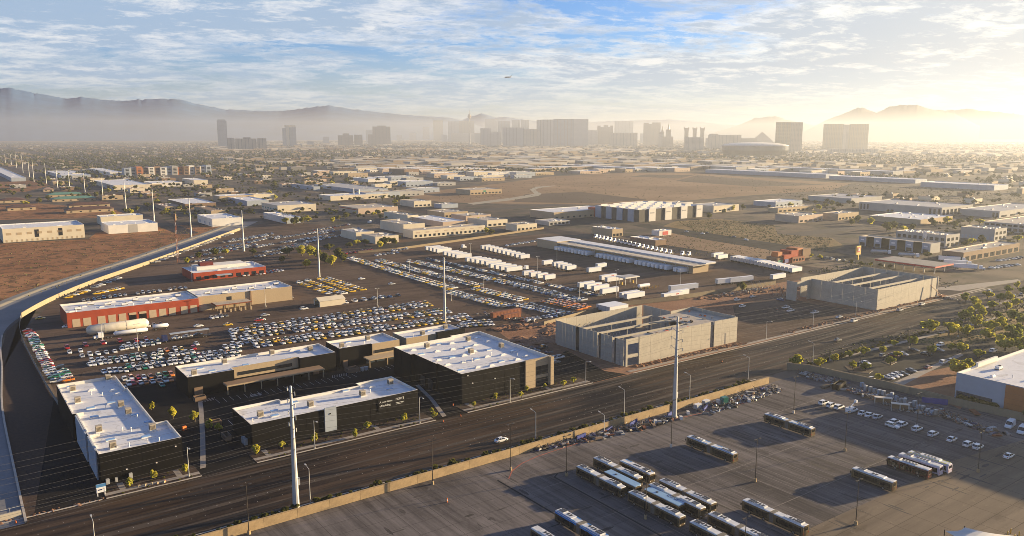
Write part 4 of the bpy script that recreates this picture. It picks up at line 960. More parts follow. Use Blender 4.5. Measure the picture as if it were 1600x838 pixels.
# orange office at the right edge
u0, v0 = P(1491, 624); OU = u0; OV = v0; oo = block('office_building', 'white and orange office building with a pale roof at the right edge', 'building', rect(u0, u0+62, v0-72, v0), 10.4, 'bluegrey', 'white_roof', .9, None, 'stucco_white', [('curb',u0+8,v0-9),('curb',u0+14,v0-19),('acw',u0+20,v0-6),('vent',u0+12,v0-14)])
pieces(oo, 'orange_wall', [(u0-.35,u0-.02,v0-72,v0-17,.1,10.1)], 'orange_panel'); pieces(oo, 'glazing', [(u0-.3,u0-.02,v0-13,v0-.6,.3,3.6)], 'window_blue')
pieces(oo, 'mullion', [(u0-.36,u0-.3,v0-12.6+k*2,v0-12.5+k*2,.3,3.6) for k in range(6)], 'dark_metal'); pieces(oo, 'parapet_step', [(u0+14,u0+30,v0-1.2,v0-.36,10.2,11.8)], 'stucco_white')
pieces(oo, 'orange_seam', [(u0-.39,u0-.35,v0-72,v0-17,1.6+k*1.9,1.66+k*1.9) for k in range(4)], 'rust')
# trailer terminal: long dock building with a canopy over both sides
ta, tb = P(862, 392), P(1012, 424); tu = ta[0]; tv1, tv0 = ta[1], tb[1]-26
tm = thing('dock_terminal', 'long dock terminal with a tan canopy roof, trailers backed along its side', 'building', (tu, tv0, 0)); TL = tv1-tv0
part('wall', MB().box(9.5,26,0,TL,0,5.6), [M['stucco_tan']], tm); part('canopy_roof', MB().box(6.2,30,-3,TL+3,5.7,6.2), [M['tan_roof']], tm)
part('ridge_roof', MB().box(20,31,-2.6,TL+2.6,6.2,6.9), [M['white_roof']], tm)
for k in range(26): part('roof_rib', slab_mesh('roof_rib', 13, .25, .25, 'grey_roof'), None, tm, (13.0, 2+k*(TL-4)/25, 6.2))
for k in range(14): part('column', slab_mesh('column', .35, .35, 5.7, 'galv'), None, tm, (7.0, 3+k*(TL-6)/13, 0))
part('end_office', MB().box(6,32,TL+.2,TL+28,0,7), [M['stucco_tan']], tm); part('end_roof', MB().box(5.7,32.3,TL+.1,TL+28.3,7.0,7.35), [M['white_roof']], tm)
fi = thing('fuel_island', 'small flat fuel island canopy beside the white tank in the trailer yard', 'canopy', (*P(977, 447), 0))
part('canopy_roof', MB().box(0,13,0,9,4.6,5.3), [M['stucco_white']], fi); part('canopy_deck', MB().box(.4,12.6,.4,8.6,5.3,5.36), [M['grey_roof']], fi)
for x in (1.5, 11.5):
    for y in (1.5, 7.5): part('post', slab_mesh('post', .35, .35, 4.6, 'galv'), None, fi, (x, y, 0))
    part('pump', slab_mesh('pump', 1, .7, 1.8, 'yellow'), None, fi, (x, 4.5, 0))
gt = thing('gas_tank', 'white horizontal gas tank ringed by yellow bollards', 'tank', (*P(998, 452), 0))
part('shell', MB().tube((0,0,1.9),(9,0,1.9),1.2,1.2,14), [M['paint_white']], gt, smooth=False); part('end_cap', MB().tube((-.7,0,1.9),(0,0,1.9),.5,1.2,14), [M['paint_white']], gt); part('end_cap', MB().tube((9,0,1.9),(9.7,0,1.9),1.2,.5,14), [M['paint_white']], gt)
for x in (1.5, 7.5): part('saddle', MB().box(x-.3,x+.3,-1,1,0,1.2), [M['concrete']], gt)
gx, gy = P(998, 452)
for k in range(24):
    x = -2+k*1.3 if k < 14 else -2+(k-14)*1.6; y = -2.6 if k < 14 else 3
    tag(part('bollard', shared('bol', lambda: MB().tube((0,0,0),(0,0,1.5),.16,.16,6).mesh('bollard', [M['yellow']])), None, None, (gx+x, gy+y, 0)), 'yellow bollard round the white gas tank in the trailer yard', 'bollard', 'yellow bollards round the gas tank')
# upper left: sheds, apartments, hipped roofs
def hip(name, label, N, xr, d, h, wall, roof, rh=3.0, cat='building', group=None):
    u0, v0 = P(*N); u1 = solve_u(xr, v0); r = thing(name, label, cat, (u0, v0, 0), 0, group); L = u1-u0
    part('wall', MB().box(0,L,0,d,0,h), [M[wall]], r); e = 1.2; b = MB(); k = min(d/2, L/3)
    A, B_, C_, D_ = (-e,-e,h),(L+e,-e,h),(L+e,d+e,h),(-e,d+e,h); E_, F_ = (k,d/2,h+rh),(L-k,d/2,h+rh)
    b.face([A,B_,F_,E_]); b.face([B_,C_,F_]); b.face([C_,D_,E_,F_]); b.face([D_,A,E_]); b.face([D_,C_,B_,A]); part('roof', b, [M[roof]], r)
    n = max(2, int(L/9)); 
    for i in range(n): part('window', slab_mesh('window', 2.4, .2, 1.5, 'glass'), None, r, ((i+.5)*L/n, 0, 1))
    return r
for N, xr, d, m, lab in (((104,334),178,22,'brown_roof','dark brown hipped roof office by the power pole street, the longest'),((108,326),172,20,'brown_roof','dark brown hipped roof office behind the longest one'),((12,330),56,24,'brown_roof','dark brown hipped roof house row left of the side street'),((0,318),40,22,'brown_roof','far dark brown hipped roof near the left edge'),
        ((82,316),150,22,'green_roof','green hipped roof building in front of the white sheds'),((75,309),130,18,'green_roof','thin green roof behind the other green one'),((68,300),84,14,'pink_roof','small tan house by the poles')):
    hip('hipped_roof_building', lab, N, xr, d, 4, 'stucco_tan', m)
L3 = [('warehouse','grey white shed at the left edge with a small sunlit gable',(18,284),41,-20,8,'bluegrey','white_roof',None),
 ('warehouse','white roofed shed left of the tall apartment block',(96,279),142,72,7,'bluegrey','white_roof',None),
 ('warehouse','white sided warehouse joined to the apartment block',(172,275),195,140,8,'stucco_white','white_roof',None),
 ('warehouse','long white warehouse row below the apartment block, left part',(178,297),235,147,8,'stucco_cream','white_roof',None),
 ('warehouse','long white warehouse row below the apartment block, middle part',(238,293),285,225,8,'stucco_white','white_roof',None),
 ('warehouse','sunlit end of the long white warehouse row',(303,289),325,285,9,'stucco_cream','white_roof',None),
 ('shop_row','long brown and white building behind the far end of the power poles',(290,327),338,262,7,'stucco_brown','white_roof',WIN(8)),
 ('shop_row','low orange roofed block beside the long brown one',(258,329),284,243,5,'stucco_tan','pink_roof',WIN(5)),
 ('warehouse','grey blue shed with bright roof left of the cream warehouse',(386,322),420,348,7,'bluegrey','white_roof',None),
 ('warehouse','tan hall with a broad brown roof near the channel end',(330,337),354,303,6,'stucco_tan','stucco_brown',None),
 ('warehouse','blue white curved hall with a sunlit gable by the palms',(447,350),470,412,7,'bluegrey','white_roof',None),
 ('warehouse','long low grey roofed shed in front of the dark tree line',(490,298),500,446,7,'bluegrey','grey_roof',None),
 ('warehouse','grey shed reaching behind the long white roofed warehouse',(560,302),606,491,6,'bluegrey','grey_roof',None),
 ('office_building','dark brown block standing over the far tree line',(632,274),655,608,14,'stucco_brown','tan_roof',None),
 ('warehouse','white trailer shaped shed by the dark brown far block',(575,285),606,550,7,'stucco_white','white_roof',None),
 ('warehouse','bright long white roof beyond the brown field, left',(992,268),996,879,9,'bluegrey','white_roof',None),
 ('warehouse','long bluish white warehouse roof beyond the brown field, right',(1290,279),1300,1102,9,'bluegrey','white_roof',None),
 ('warehouse','ribbed bright warehouse roof in the haze beyond the brown field',(1150,267),1155,1040,10,'stucco_grey','white_roof',None),
 ('warehouse','wide ribbed white roof in the right haze under the butte',(1395,274),1400,1180,9,'stucco_grey','white_roof',None),
 ('warehouse','bluish long shed in the right haze beyond the tan lots',(1430,287),1540,1295,8,'bluegrey','white_roof',None)]
for nm, lab, N, xr, xl, h, wl, rf, fr in L3: bld(nm, lab, N, xr, xl, h, wl, rf, .6, 12 if N[1] < 288 and N[0] > 700 else 8, fr, None, w=46 if N[1] < 288 and N[0] > 700 else None)
u0, v0 = P(195, 276); u1 = solve_u(331, v0)
ap = thing('apartment_block', 'long four storey apartment block in orange, brown, grey and white bays', 'building', (u0, v0, 0)); L = u1-u0; n = 15
for k in range(n):
    a = L*k/n; w = L/n; m = ('bluegrey','stucco_grey','orange_panel','stucco_brown','stucco_white','stucco_brown','stucco_white')[k % 7]
    part('bay', MB().box(a, a+w-.3, (k % 2)*2.5, 30, 0, 19+(k % 3)*1.6), [M[m]], ap)
    for z in (2, 5.6, 9.2, 12.8, 16): part('window', slab_mesh('window', w*.55, .3, 1.9, 'glass'), None, ap, (a+w/2, (k % 2)*2.5-.05, z))
# ------------------------------------------------------------------ hotel towers on the skyline
M['tw_blue'] = band_mat('tower_blue_glass', (.26,.32,.38), (.14,.18,.23), 9, 7, .7, .6, .3)  # tower palette lightened, the fading by haze put into the colours
M['tw_tan'] = band_mat('tower_tan', (.48,.42,.34), (.28,.25,.21), 7, 7, .5, .5)
M['tw_brown'] = band_mat('tower_brown', (.34,.27,.21), (.22,.18,.15), 8, 7, .5, .5)
M['tw_grey'] = band_mat('tower_grey', (.42,.42,.41), (.28,.29,.30), 8, 7, .6, .5)
M['tw_gold'] = band_mat('tower_gold_glass', (.36,.27,.15), (.25,.18,.10), 10, 8, .6, .6, .3)
M['tw_white'] = band_mat('tower_white', (.48,.45,.41), (.2,.19,.18), 8, 7, .45, .5)
def place(px, py):                                     # ground spot and the turn that faces the drone
    u, v = P(px, py); return u, v, math.atan2(v, u)-math.pi/2, H/((py-HY)*CP)
def tower(label, x0, x1, ytop, ybase, m, blocks=None, depth=None, cat='tower', crown=None):
    """blocks: extra boxes as fractions of the width and height (x0, x1, z0, z1, material, depth)"""
    u, v, a, k = place((x0+x1)/2, ybase); w = (x1-x0)*k; h = (ybase-ytop)*k
    t = thing('hotel_tower', label, cat, (u, v, 0), a); d = depth or min(w, 60)
    if blocks is None: blocks = [(0, 1, 0, 1, m, 1)]
    for i, bk in enumerate(blocks):
        f0, f1, z0, z1, mm, dd = bk; q = d*dd
        part('podium' if z1 < .3 else ('crown' if z0 > .6 else 'tower_block'), MB().box((f0-.5)*w, (f1-.5)*w, -q/2+i*1.5, q/2+i*1.5, z0*h, z1*h), [M[mm or m]], t)
    for f0, f1 in (crown or ()):
        part('roof_sign', MB().box((f0-.5)*w, (f1-.5)*w, -d/2-1, -d/2+1, h*.9, h*1.02), [M['dark_metal']], t)
    n = max(2, int((x1-x0)/5))                          # vertical fins
    for i in range(n+1):
        f = i/n
        for f0, f1, z0, z1, mm, dd in blocks[:3]:
            if f0 <= f <= f1: part('fin', slab_mesh('fin', w*.012, 1.6, h*(z1-z0), 'concrete_dark'), None, t, ((f-.5)*w, -d*dd/2+blocks.index((f0,f1,z0,z1,mm,dd))*1.5-.5, z0*h)); break
    return t
S = 'blue glass'
tower('slim blue glass tower standing alone at the left of the skyline', 341.5, 355.5, 187.7, 228.5, 'tw_blue', [(0,1,0,.96,None,1),(.05,.85,.96,1,None,.8)])
tower('wide low hotel with pale vertical bays beside the slim blue tower', 358, 415, 216, 234.5, 'tw_tan', [(0,.18,0,1,None,1),(.2,.75,0,.95,None,1.1),(.77,1,0,.98,None,1),(.4,.6,.95,1.05,'concrete_dark',.5)])
tower('blue hotel tower with a sunlit cream face and crown', 442.6, 463, 196.5, 228, 'tw_white', [(0,.28,0,.86,'tw_blue',1),(.28,.5,0,1,'stucco_cream',1.1),(.5,1,0,.9,'tw_blue',1),(.15,.98,.9,1,'stucco_cream',.8)])
tower('low brown twin block hotel left of the big brown one', 529, 566, 209, 228, 'tw_brown', [(0,.62,0,.85,None,1),(.66,1,0,.9,None,1),(.2,.45,.85,1,None,.7)])
tower('big brown hotel block with stepped left shoulder', 576, 610, 197, 227, 'tw_brown', [(.2,1,0,.95,None,1),(0,.2,0,.55,None,1),(.42,.8,.95,1,None,.7)])
tower('faint small tower just left of the big brown block', 572, 583, 204, 222, 'tw_grey'); tower('faint thin tower deep in the haze left of the gold slab', 661, 671, 199, 218, 'tw_grey')
tower('golden brown slab tower left of the observation tower', 677.5, 692.5, 189, 220, 'tw_gold')
tower('wide dark hotel slab under the observation tower', 701, 741, 189.5, 222, 'tw_brown', [(0,.42,0,.97,'tw_grey',1),(.42,1,0,.99,None,1),(.1,1.25,0,.42,'tw_tan',1.4)])
tower('pale grey tower right of the observation tower', 758, 777, 186.5, 222, 'tw_grey'); tower('lower grey block in front of the pale grey tower', 751, 782, 201, 228, 'tw_grey', [(0,.5,0,1,None,1),(.5,1,0,.8,None,1)])
tower('grey blue tower pair in the middle of the skyline', 778, 826, 188.5, 224, 'tw_grey', [(0,.4,0,.95,'tw_blue',1),(.45,.72,0,1,None,1),(.74,1,0,1,None,1)])
tower('broad grey block in front of the tower pair', 786, 839, 200, 229, 'tw_grey', [(0,.6,0,1,None,1),(.6,1,0,.92,'tw_tan',1)])
tower('largest grey hotel slab at the centre of the skyline', 839, 918.5, 187, 229, 'tw_grey', [(0,.1,0,.97,'tw_white',1),(.1,.32,0,.98,None,1),(.32,.72,0,1,'tw_blue',1),(.72,1,0,1,None,1)])
tower('low pale block right of the largest slab', 919, 934, 204, 227, 'tw_white'); tower('brown stepped tower right of the largest slab', 933, 957, 197, 227, 'tw_brown', [(0,1,0,.93,None,1),(0,.2,.93,1,None,.8),(.4,.7,.93,1.02,None,.8),(.8,1,.93,1,None,.8)])
tower('square grey tower standing behind the wide pale hotel', 960, 988.5, 190, 223, 'tw_grey'); tower('wide pale hotel in front of the square grey tower', 953, 995, 208, 229, 'tw_tan')
tower('dark curved hotel tower left of the spired towers', 1005, 1031, 193, 227, 'tw_brown', [(0,1,0,.96,None,1),(0,.3,.96,1,None,.9),(.5,1,.96,1.02,None,.9)])
ny = tower('cluster of stepped towers with two pointed spires', 1028, 1051, 212, 230, 'tw_brown', [(.3,1,0,.9,None,1),(0,.4,0,1.1,'tw_tan',1),(.05,.4,0,1.3,None,.8),(.5,.85,0,1.5,None,.8)])
u, v, a, k = place(1039.5, 230)
for px, y0, y1 in ((1034.3, 206, 197), (1043.8, 204, 192.5)): part('spire', MB().tube(((px-1039.5)*k, 0, (230-y0)*k-8), ((px-1039.5)*k, 0, (230-y1)*k), 11, .4, 8), [M['tw_brown']], ny)
for i, (x0, x1) in enumerate(((1068,1075.7),(1081,1088.3),(1092.7,1100.2))):
    u, v, a, k = place((x0+x1)/2, 231); t = thing('hotel_tower', 'slim flared tower of three, %s from the left' % nth(i+1), 'tower', (u, v, 0), a, 'three slim flared towers'); w = (x1-x0)*k; h = 31.3*k
    part('tower_block', MB().obox((0,0), 0, w*.8, w, 0, h*.93), [M['tw_brown']], t); b = MB(); b.obox((0,0), 0, w*.8, w*.8, h*.8, h*.96, 0, 1.28); part('crown', b, [M['tw_brown']], t)
    part('horn', MB().box(-w*.5,-w*.3,-w*.3,w*.3,h*.95,h), [M['tw_brown']], t); part('horn', MB().box(w*.3,w*.5,-w*.3,w*.3,h*.95,h), [M['tw_brown']], t)
tower('pale low block under the three slim towers', 1070, 1098, 215, 236, 'tw_tan'); tower('long low hotel left of the stadium', 1107, 1156, 210, 233, 'tw_tan', [(0,1,0,.95,None,1),(.02,.3,.95,1.02,None,.8),(1.0,1.5,0,.72,None,1)])
tower('bronze tower right of the stadium', 1211.5, 1250.5, 191.7, 237.5, 'tw_gold', [(0,.56,0,1,None,1),(.56,1,0,.99,'tw_brown',1)], depth=60)
tower('left half of the twin golden hotel', 1286, 1320, 194.5, 234.5, 'tw_gold', [(0,.85,0,1,None,1),(.85,1,0,.97,'tw_tan',1)], depth=50); tower('right half of the twin golden hotel', 1322, 1353.5, 194.5, 234.5, 'tw_gold', [(0,.12,0,.97,'tw_tan',1),(.12,1,0,1,None,1)], depth=50)
tower('long low hall at the foot of the twin golden hotel', 1296, 1368, 233, 240, 'tw_tan', cat='hall')
for i, (x0,x1,yt,yb) in enumerate(((505,514,214,224),(690,699,211,222),(640,650,208,219),(620,628,211,220),(1000,1005,209,224),(1102,1108,216,232),(480,490,221,227),(742,750,210,224))):
    tower('small faint hotel block in the skyline haze', x0, x1, yt, yb, 'tw_grey', cat='tower')['group'] = 'small faint blocks in the haze'
u, v, a, k = place(733.8, 226.5); t = thing('observation_tower', 'tall thin observation tower with a pod and needle', 'tower', (u, v, 0), a)
part('shaft', MB().tube((0,0,0),(0,0,40*k),1.35*k,.55*k,10), [M['stucco_grey']], t); part('pod', MB().tube((0,0,40*k),(0,0,44*k),1.1*k,3.3*k,14), [M['tw_brown']], t); part('pod_roof', MB().tube((0,0,44*k),(0,0,47.2*k),3.3*k,1.2*k,14), [M['tw_brown']], t); part('needle', MB().tube((0,0,47.2*k),(0,0,54*k),.45*k,.12*k,6), [M['dark_metal']], t)
u, v, a, k = place(1190, 230); t = thing('pyramid', 'dark glass pyramid behind the stadium', 'hotel', (u, v, 0), a); w = 27*k; h = 23.5*k
b = MB()
for i in range(4): q = [(-w,-w,0),(w,-w,0),(w,w,0),(-w,w,0)]; b.face([q[i], q[(i+1) % 4], (0,0,h)])
part('face', b, [M['tw_brown']], t)
u, v, a, k = place(1179, 244); t = thing('stadium', 'dark oval stadium with a pale domed roof', 'stadium', (u, v, 0), a); A, B2 = 50*k, 38*k
def ring(z, s, n=40): return [(A*s*math.cos(2*math.pi*i/n), B2*s*math.sin(2*math.pi*i/n), z) for i in range(n)]
def loft(rings, cap=True):
    b = MB(); n = len(rings[0])
    for r in rings: b.v.extend(r)
    for j in range(len(rings)-1):
        for i in range(n): q = (i+1) % n; b.f.append((j*n+i, j*n+q, (j+1)*n+q, (j+1)*n+i)); b.m.append(0)
    if cap: b.f.append(tuple((len(rings)-1)*n+i for i in range(n))); b.m.append(0)
    return b
part('bowl', loft([ring(0,.94), ring(9*k,1.0), ring(17*k,.99), ring(17.6*k,.95)], False), [M['glass']], t); part('roof', loft([ring(17.4*k,.96), ring(19.2*k,.78), ring(20.6*k,.5), ring(21.2*k,.2)]), [M['stucco_white']], t); part('rim_band', loft([ring(15.6*k,1.0), ring(16.6*k,1.003), ring(17.3*k,.985)], False), [M['galv']], t)
# airliner climbing out over the skyline
R0 = 2600.; dx, dy, q = px_dir(793.5); pu, pv = dx*R0, dy*R0; pz = H+(HY-123)/F/q*R0
pl = thing('airliner', 'small airliner flying over the skyline', 'aeroplane', (pu, pv, pz), math.atan2(dy, dx)+R(60))
part('fuselage', loft([[(x, r*math.cos(t), r*math.sin(t)) for t in [2*math.pi*i/10 for i in range(10)]] for x, r in ((-13,.3),(-8,1.6),(0,2),(9,1.9),(13,.4))]), [M['stucco_grey']], pl)
for s in (-1, 1): part('wing', MB().prism([(3,0),(-2,0),(-5,s*14),(-3.4,s*14)], -.5, 0), [M['stucco_grey']], pl); part('tailplane', MB().prism([(-9.5,0),(-12,0),(-13,s*5),(-12,s*5)], .3, .6), [M['stucco_grey']], pl)
b = MB(); b.face([(-9,.15,1.2),(-12.6,.15,1),(-13.6,.15,6),(-12.2,.15,6)]); b.face([(-9,-.15,1.2),(-12.2,-.15,6),(-13.6,-.15,6),(-12.6,-.15,1)]); part('tail_fin', b, [M['stucco_grey']], pl)

# ------------------------------------------------------------------ low city to the horizon
NAMED = [(o.location.x, o.location.y) for o in COL.objects if o.get('category') in ('building','tower','hotel','hall','stadium')]
def inside(p, poly):
    x, y = p; c = False
    for i in range(len(poly)):
        (x0,y0),(x1,y1) = poly[i], poly[i-1]
        if (y0 > y) != (y1 > y) and x < (x1-x0)*(y-y0)/(y1-y0)+x0: c = not c
    return c
KEEP = [gp(p) for p in (                                # open ground: no filler here
    [(600,326),(680,300),(780,284),(860,274),(1090,268),(1260,279),(1400,286),(1600,296),(1640,312),(1500,306),(1300,312),(1180,318),(930,330),(850,345),(745,380),(560,400),(250,520),(-60,520),(-60,345),(100,334),(200,338),(330,345),(400,340),(560,352),(560,326)],
    [(930,345),(1700,322),(1700,470),(1180,560),(500,620),(500,400),(850,352)], [(-200,262),(70,262),(70,290),(-200,300)])]
def proj(u, v, z=0.0):
    X = u*CB-v*SB; Y = u*SB+v*CB; Z = z-H; f = Y*CP-Z*SP
    return (CX+F*X/f, CY-F*(Y*SP+Z*CP)/f) if f > 1 else (-9e9, 0)
rnd = random.Random(21); CITY = []; TREES = []
WM = ['stucco_tan','stucco_cream','stucco_white','stucco_peach','stucco_grey','bluegrey','stucco_brown']; RM = ['white_roof','grey_roof','tan_roof','pink_roof','white_roof','brown_roof']
for cu in range(0, 11600, 67):
    for cv in range(0, 11600, 67):
        u = cu+rnd.uniform(-12, 12); v = cv+rnd.uniform(-12, 12); px, py = proj(u, v)
        if not (-120 < px < 1720) or py > 345 or py < 219.5: continue
        if (u+130) % 402 > 180 and (u+130) % 402 < 222 or (v+130) % 402 > 180 and (v+130) % 402 < 222: continue
        if any(inside((u, v), K) for K in KEEP): continue
        if v < 1500 and any(abs(a-u) < 60 and abs(b_-v) < 60 for a, b_ in NAMED): continue
        D_ = math.hypot(u, v); area = N_ = math.sin(u*.0021+1.3)*math.cos(v*.0017-.4)
        res = area < -.15 or px < 330 and py < 262      # residential parts: many trees, small roofs
        if D_ > 6000 and rnd.random() < .35: continue
        if res:
            for _ in range(6 if D_ < 3500 else 4 if D_ < 6000 else 2): TREES.append((u+rnd.uniform(-33,33), v+rnd.uniform(-33,33), rnd.uniform(6,11)))
            if rnd.random() < .6: CITY.append((u, v, rnd.uniform(14,30), rnd.uniform(12,22), rnd.uniform(4.5,7.5), rnd.choice((0,1,3,4,6)), rnd.choice((2,3,3,5,1))))
        else:
            if area > .25 and rnd.random() < .4: CITY.append((u-20, v-6, rnd.uniform(70,100), rnd.uniform(34,52), rnd.uniform(7,10), rnd.choice((0,3,1)), 0))
            elif rnd.random() < (.85 if D_ < 3000 else .6): CITY.append((u, v, rnd.uniform(24,66), rnd.uniform(14,40), rnd.uniform(5.5,10), rnd.randrange(6), rnd.choice((0,0,1,1,2,2,4))))
            for _ in range(rnd.randrange(5)): TREES.append((u+rnd.uniform(-33,33), v+rnd.uniform(-33,33), rnd.uniform(4,8)))
CITY.sort(key=lambda c: math.hypot(c[0], c[1]))
for i, (u, v, lx, ly, h, wi, ri) in enumerate(CITY[:150]):
    px, py = proj(u, v); zn = 'left of the brown field' if px < 640 else 'beyond the brown field' if px < 1180 and py < 290 else 'right of the brown field'; lab = '%s walled low building with a %s roof, %s' % (('tan','cream','white','peach','grey','pale blue','brown')[wi], ('white','grey','tan','pinkish','white','brown')[ri], zn)
    t = thing('low_building', lab, 'building', (u, v, 0), 0, 'low buildings '+zn)
    b = MB(); inn = rect_shell(b, [(0,0),(lx,0),(lx,ly),(0,ly)], h, h-.6); part('wall', b, [M[WM[wi]], M[RM[ri]]], t); b = MB(); b.poly(inn, h-.59); part('roof', b, [M[RM[ri]]], t)
    for k in range(2): part('rooftop_unit', unit_mesh('acw'), None, t, (lx*(.25+.4*k), ly*(.3+.3*k), h-.6))
    if h > 5: 
        for k in range(max(2, int(lx/9))): part('window', slab_mesh('window', 3.2, .2, 1.8, 'glass'), None, t, (4+k*(lx-6)/max(2, int(lx/9)), 0, 1.2))
b = MB()
FW = ['far_tan','far_grey','far_brown','far_pale','far_tan','far_grey']; FR = ['far_white','far_grey','far_tan','far_brown','far_pale','far_grey']
for u, v, lx, ly, h, wi, ri in CITY[150:]: b.box(u, u+lx, v, v+ly, 0, h, wi % 6, 6+(ri if ri or (int(u)+int(v)) % 3 == 0 else 4), False)
if b.f: stuff('city_blocks', b, [M[q] for q in FW+FR], 'countless low buildings of the city fading into the haze', 'buildings')
# ------------------------------------------------------------------ trees and shrubs
def leaf_mat(name, col, tr=.35):
    m = bpy.data.materials.new(name); m.use_nodes = True; g = NT(m.node_tree); g.n.clear()
    tc = g.add('ShaderNodeTexCoord').outputs['Object']; rn = g.add('ShaderNodeObjectInfo').outputs['Random']
    f = g.ramp(g.noise(tc, 1.4, 4, .7), [(.3, 0), (.7, 1)]); hue = g.mix(rn, tuple(x*.8 for x in col), (col[0]*1.25, col[1]*1.12, col[2]*.9))
    c = g.mix(f, g.mix(.35, hue, (0,0,0)), hue)
    d = g.add('ShaderNodeBsdfDiffuse', {0: c}); t = g.add('ShaderNodeBsdfTranslucent', {0: g.mix(.5, c, (.55,.52,.07) if 'yellow' in name else (.2,.2,.04))})
    mx = g.add('ShaderNodeMixShader', {0: tr, 1: d.outputs[0], 2: t.outputs[0]}); o = g.add('ShaderNodeOutputMaterial'); g.l.new(mx.outputs[0], o.inputs[0]); M[name] = m
leaf_mat('leaf_yellow', (.47,.46,.08), .55); leaf_mat('leaf_olive', (.12,.13,.035)); leaf_mat('leaf_green', (.28,.33,.07), .55); leaf_mat('leaf_dark', (.05,.062,.026)); leaf_mat('leaf_shrub', (.09,.095,.03))
def crown_mesh(seed, m, n=620, lobes=9, leaf=.16, flat=.8):
    """unit-radius crown: many leaf faces gathered round lobes with gaps between"""
    def f():
        r = random.Random(seed); b = MB(); L = []
        for _ in range(lobes):
            while True:
                p = Vector((r.uniform(-1,1), r.uniform(-1,1), r.uniform(-.7,1)))
                if .25 < p.length < .85: break
            L.append((Vector((p.x, p.y, p.z*flat)), r.uniform(.26,.5)))
        for _ in range(n):
            c, s = r.choice(L); d = Vector((r.gauss(0,1), r.gauss(0,1), r.gauss(0,1))).normalized(); p = c+d*s*r.uniform(.55,1.08)
            nrm = (d+Vector((r.uniform(-.7,.7), r.uniform(-.7,.7), r.uniform(-.4,.8)))).normalized(); a = nrm.orthogonal().normalized(); q = nrm.cross(a); k = leaf*r.uniform(.6,1.5)
            b.face([tuple(p-a*k-q*k*.5), tuple(p+a*k*.2-q*k), tuple(p+a*k+q*k*.5), tuple(p-a*k*.2+q*k)])
        return b.mesh('crown', [M[m]])
    return shared(('crown', seed, m, n), f)
def trunk_mesh(seed):
    def f():
        r = random.Random(seed); b = MB(); b.tube((0,0,-.02),(0,0,.42),.055,.04,6)
        for k in range(4):
            t = 2*math.pi*(k+r.random()*.5)/4; b.tube((0,0,.38),(math.cos(t)*.26,math.sin(t)*.26,.72),.032,.012,5)
        return b.mesh('trunk', [M['bark']])
    return shared(('trunk', seed), f)
tr_rnd = random.Random(77)
def tree(u, v, h, label, m='leaf_yellow', name='tree', cat='tree', group=None, wide=.46, n=620, leaf=.16):
    s = tr_rnd.randrange(3); t = thing(name, label, cat, (u, v, 0), tr_rnd.uniform(0, 6.28), group)
    a = part('trunk', trunk_mesh(s), None, t); a.scale = (h, h, h)
    c = part('crown', crown_mesh(s+5, m, n, 9, leaf), None, t, (0, 0, h*.62)); c.scale = (h*wide, h*wide*tr_rnd.uniform(.85,1.1), h*.40)
    return t
def bush(u, v, h, label, m='leaf_shrub', group=None, w=1.0, name='shrub', cat='shrub'):
    t = thing(name, label, cat, (u, v, 0), tr_rnd.uniform(0, 6.28), group)
    c = part('foliage', crown_mesh(11+tr_rnd.randrange(3), m, 170, 5, .3), None, t, (0,0,h*.45)); c.scale = (h*.6*w, h*.6*w, h*.5)
    k = part('stem', shared('stem', lambda: MB().tube((0,0,0),(0,0,.5),.06,.03,5).mesh('stem', [M['bark']])), None, t); k.scale = (h,h,h)
    return t
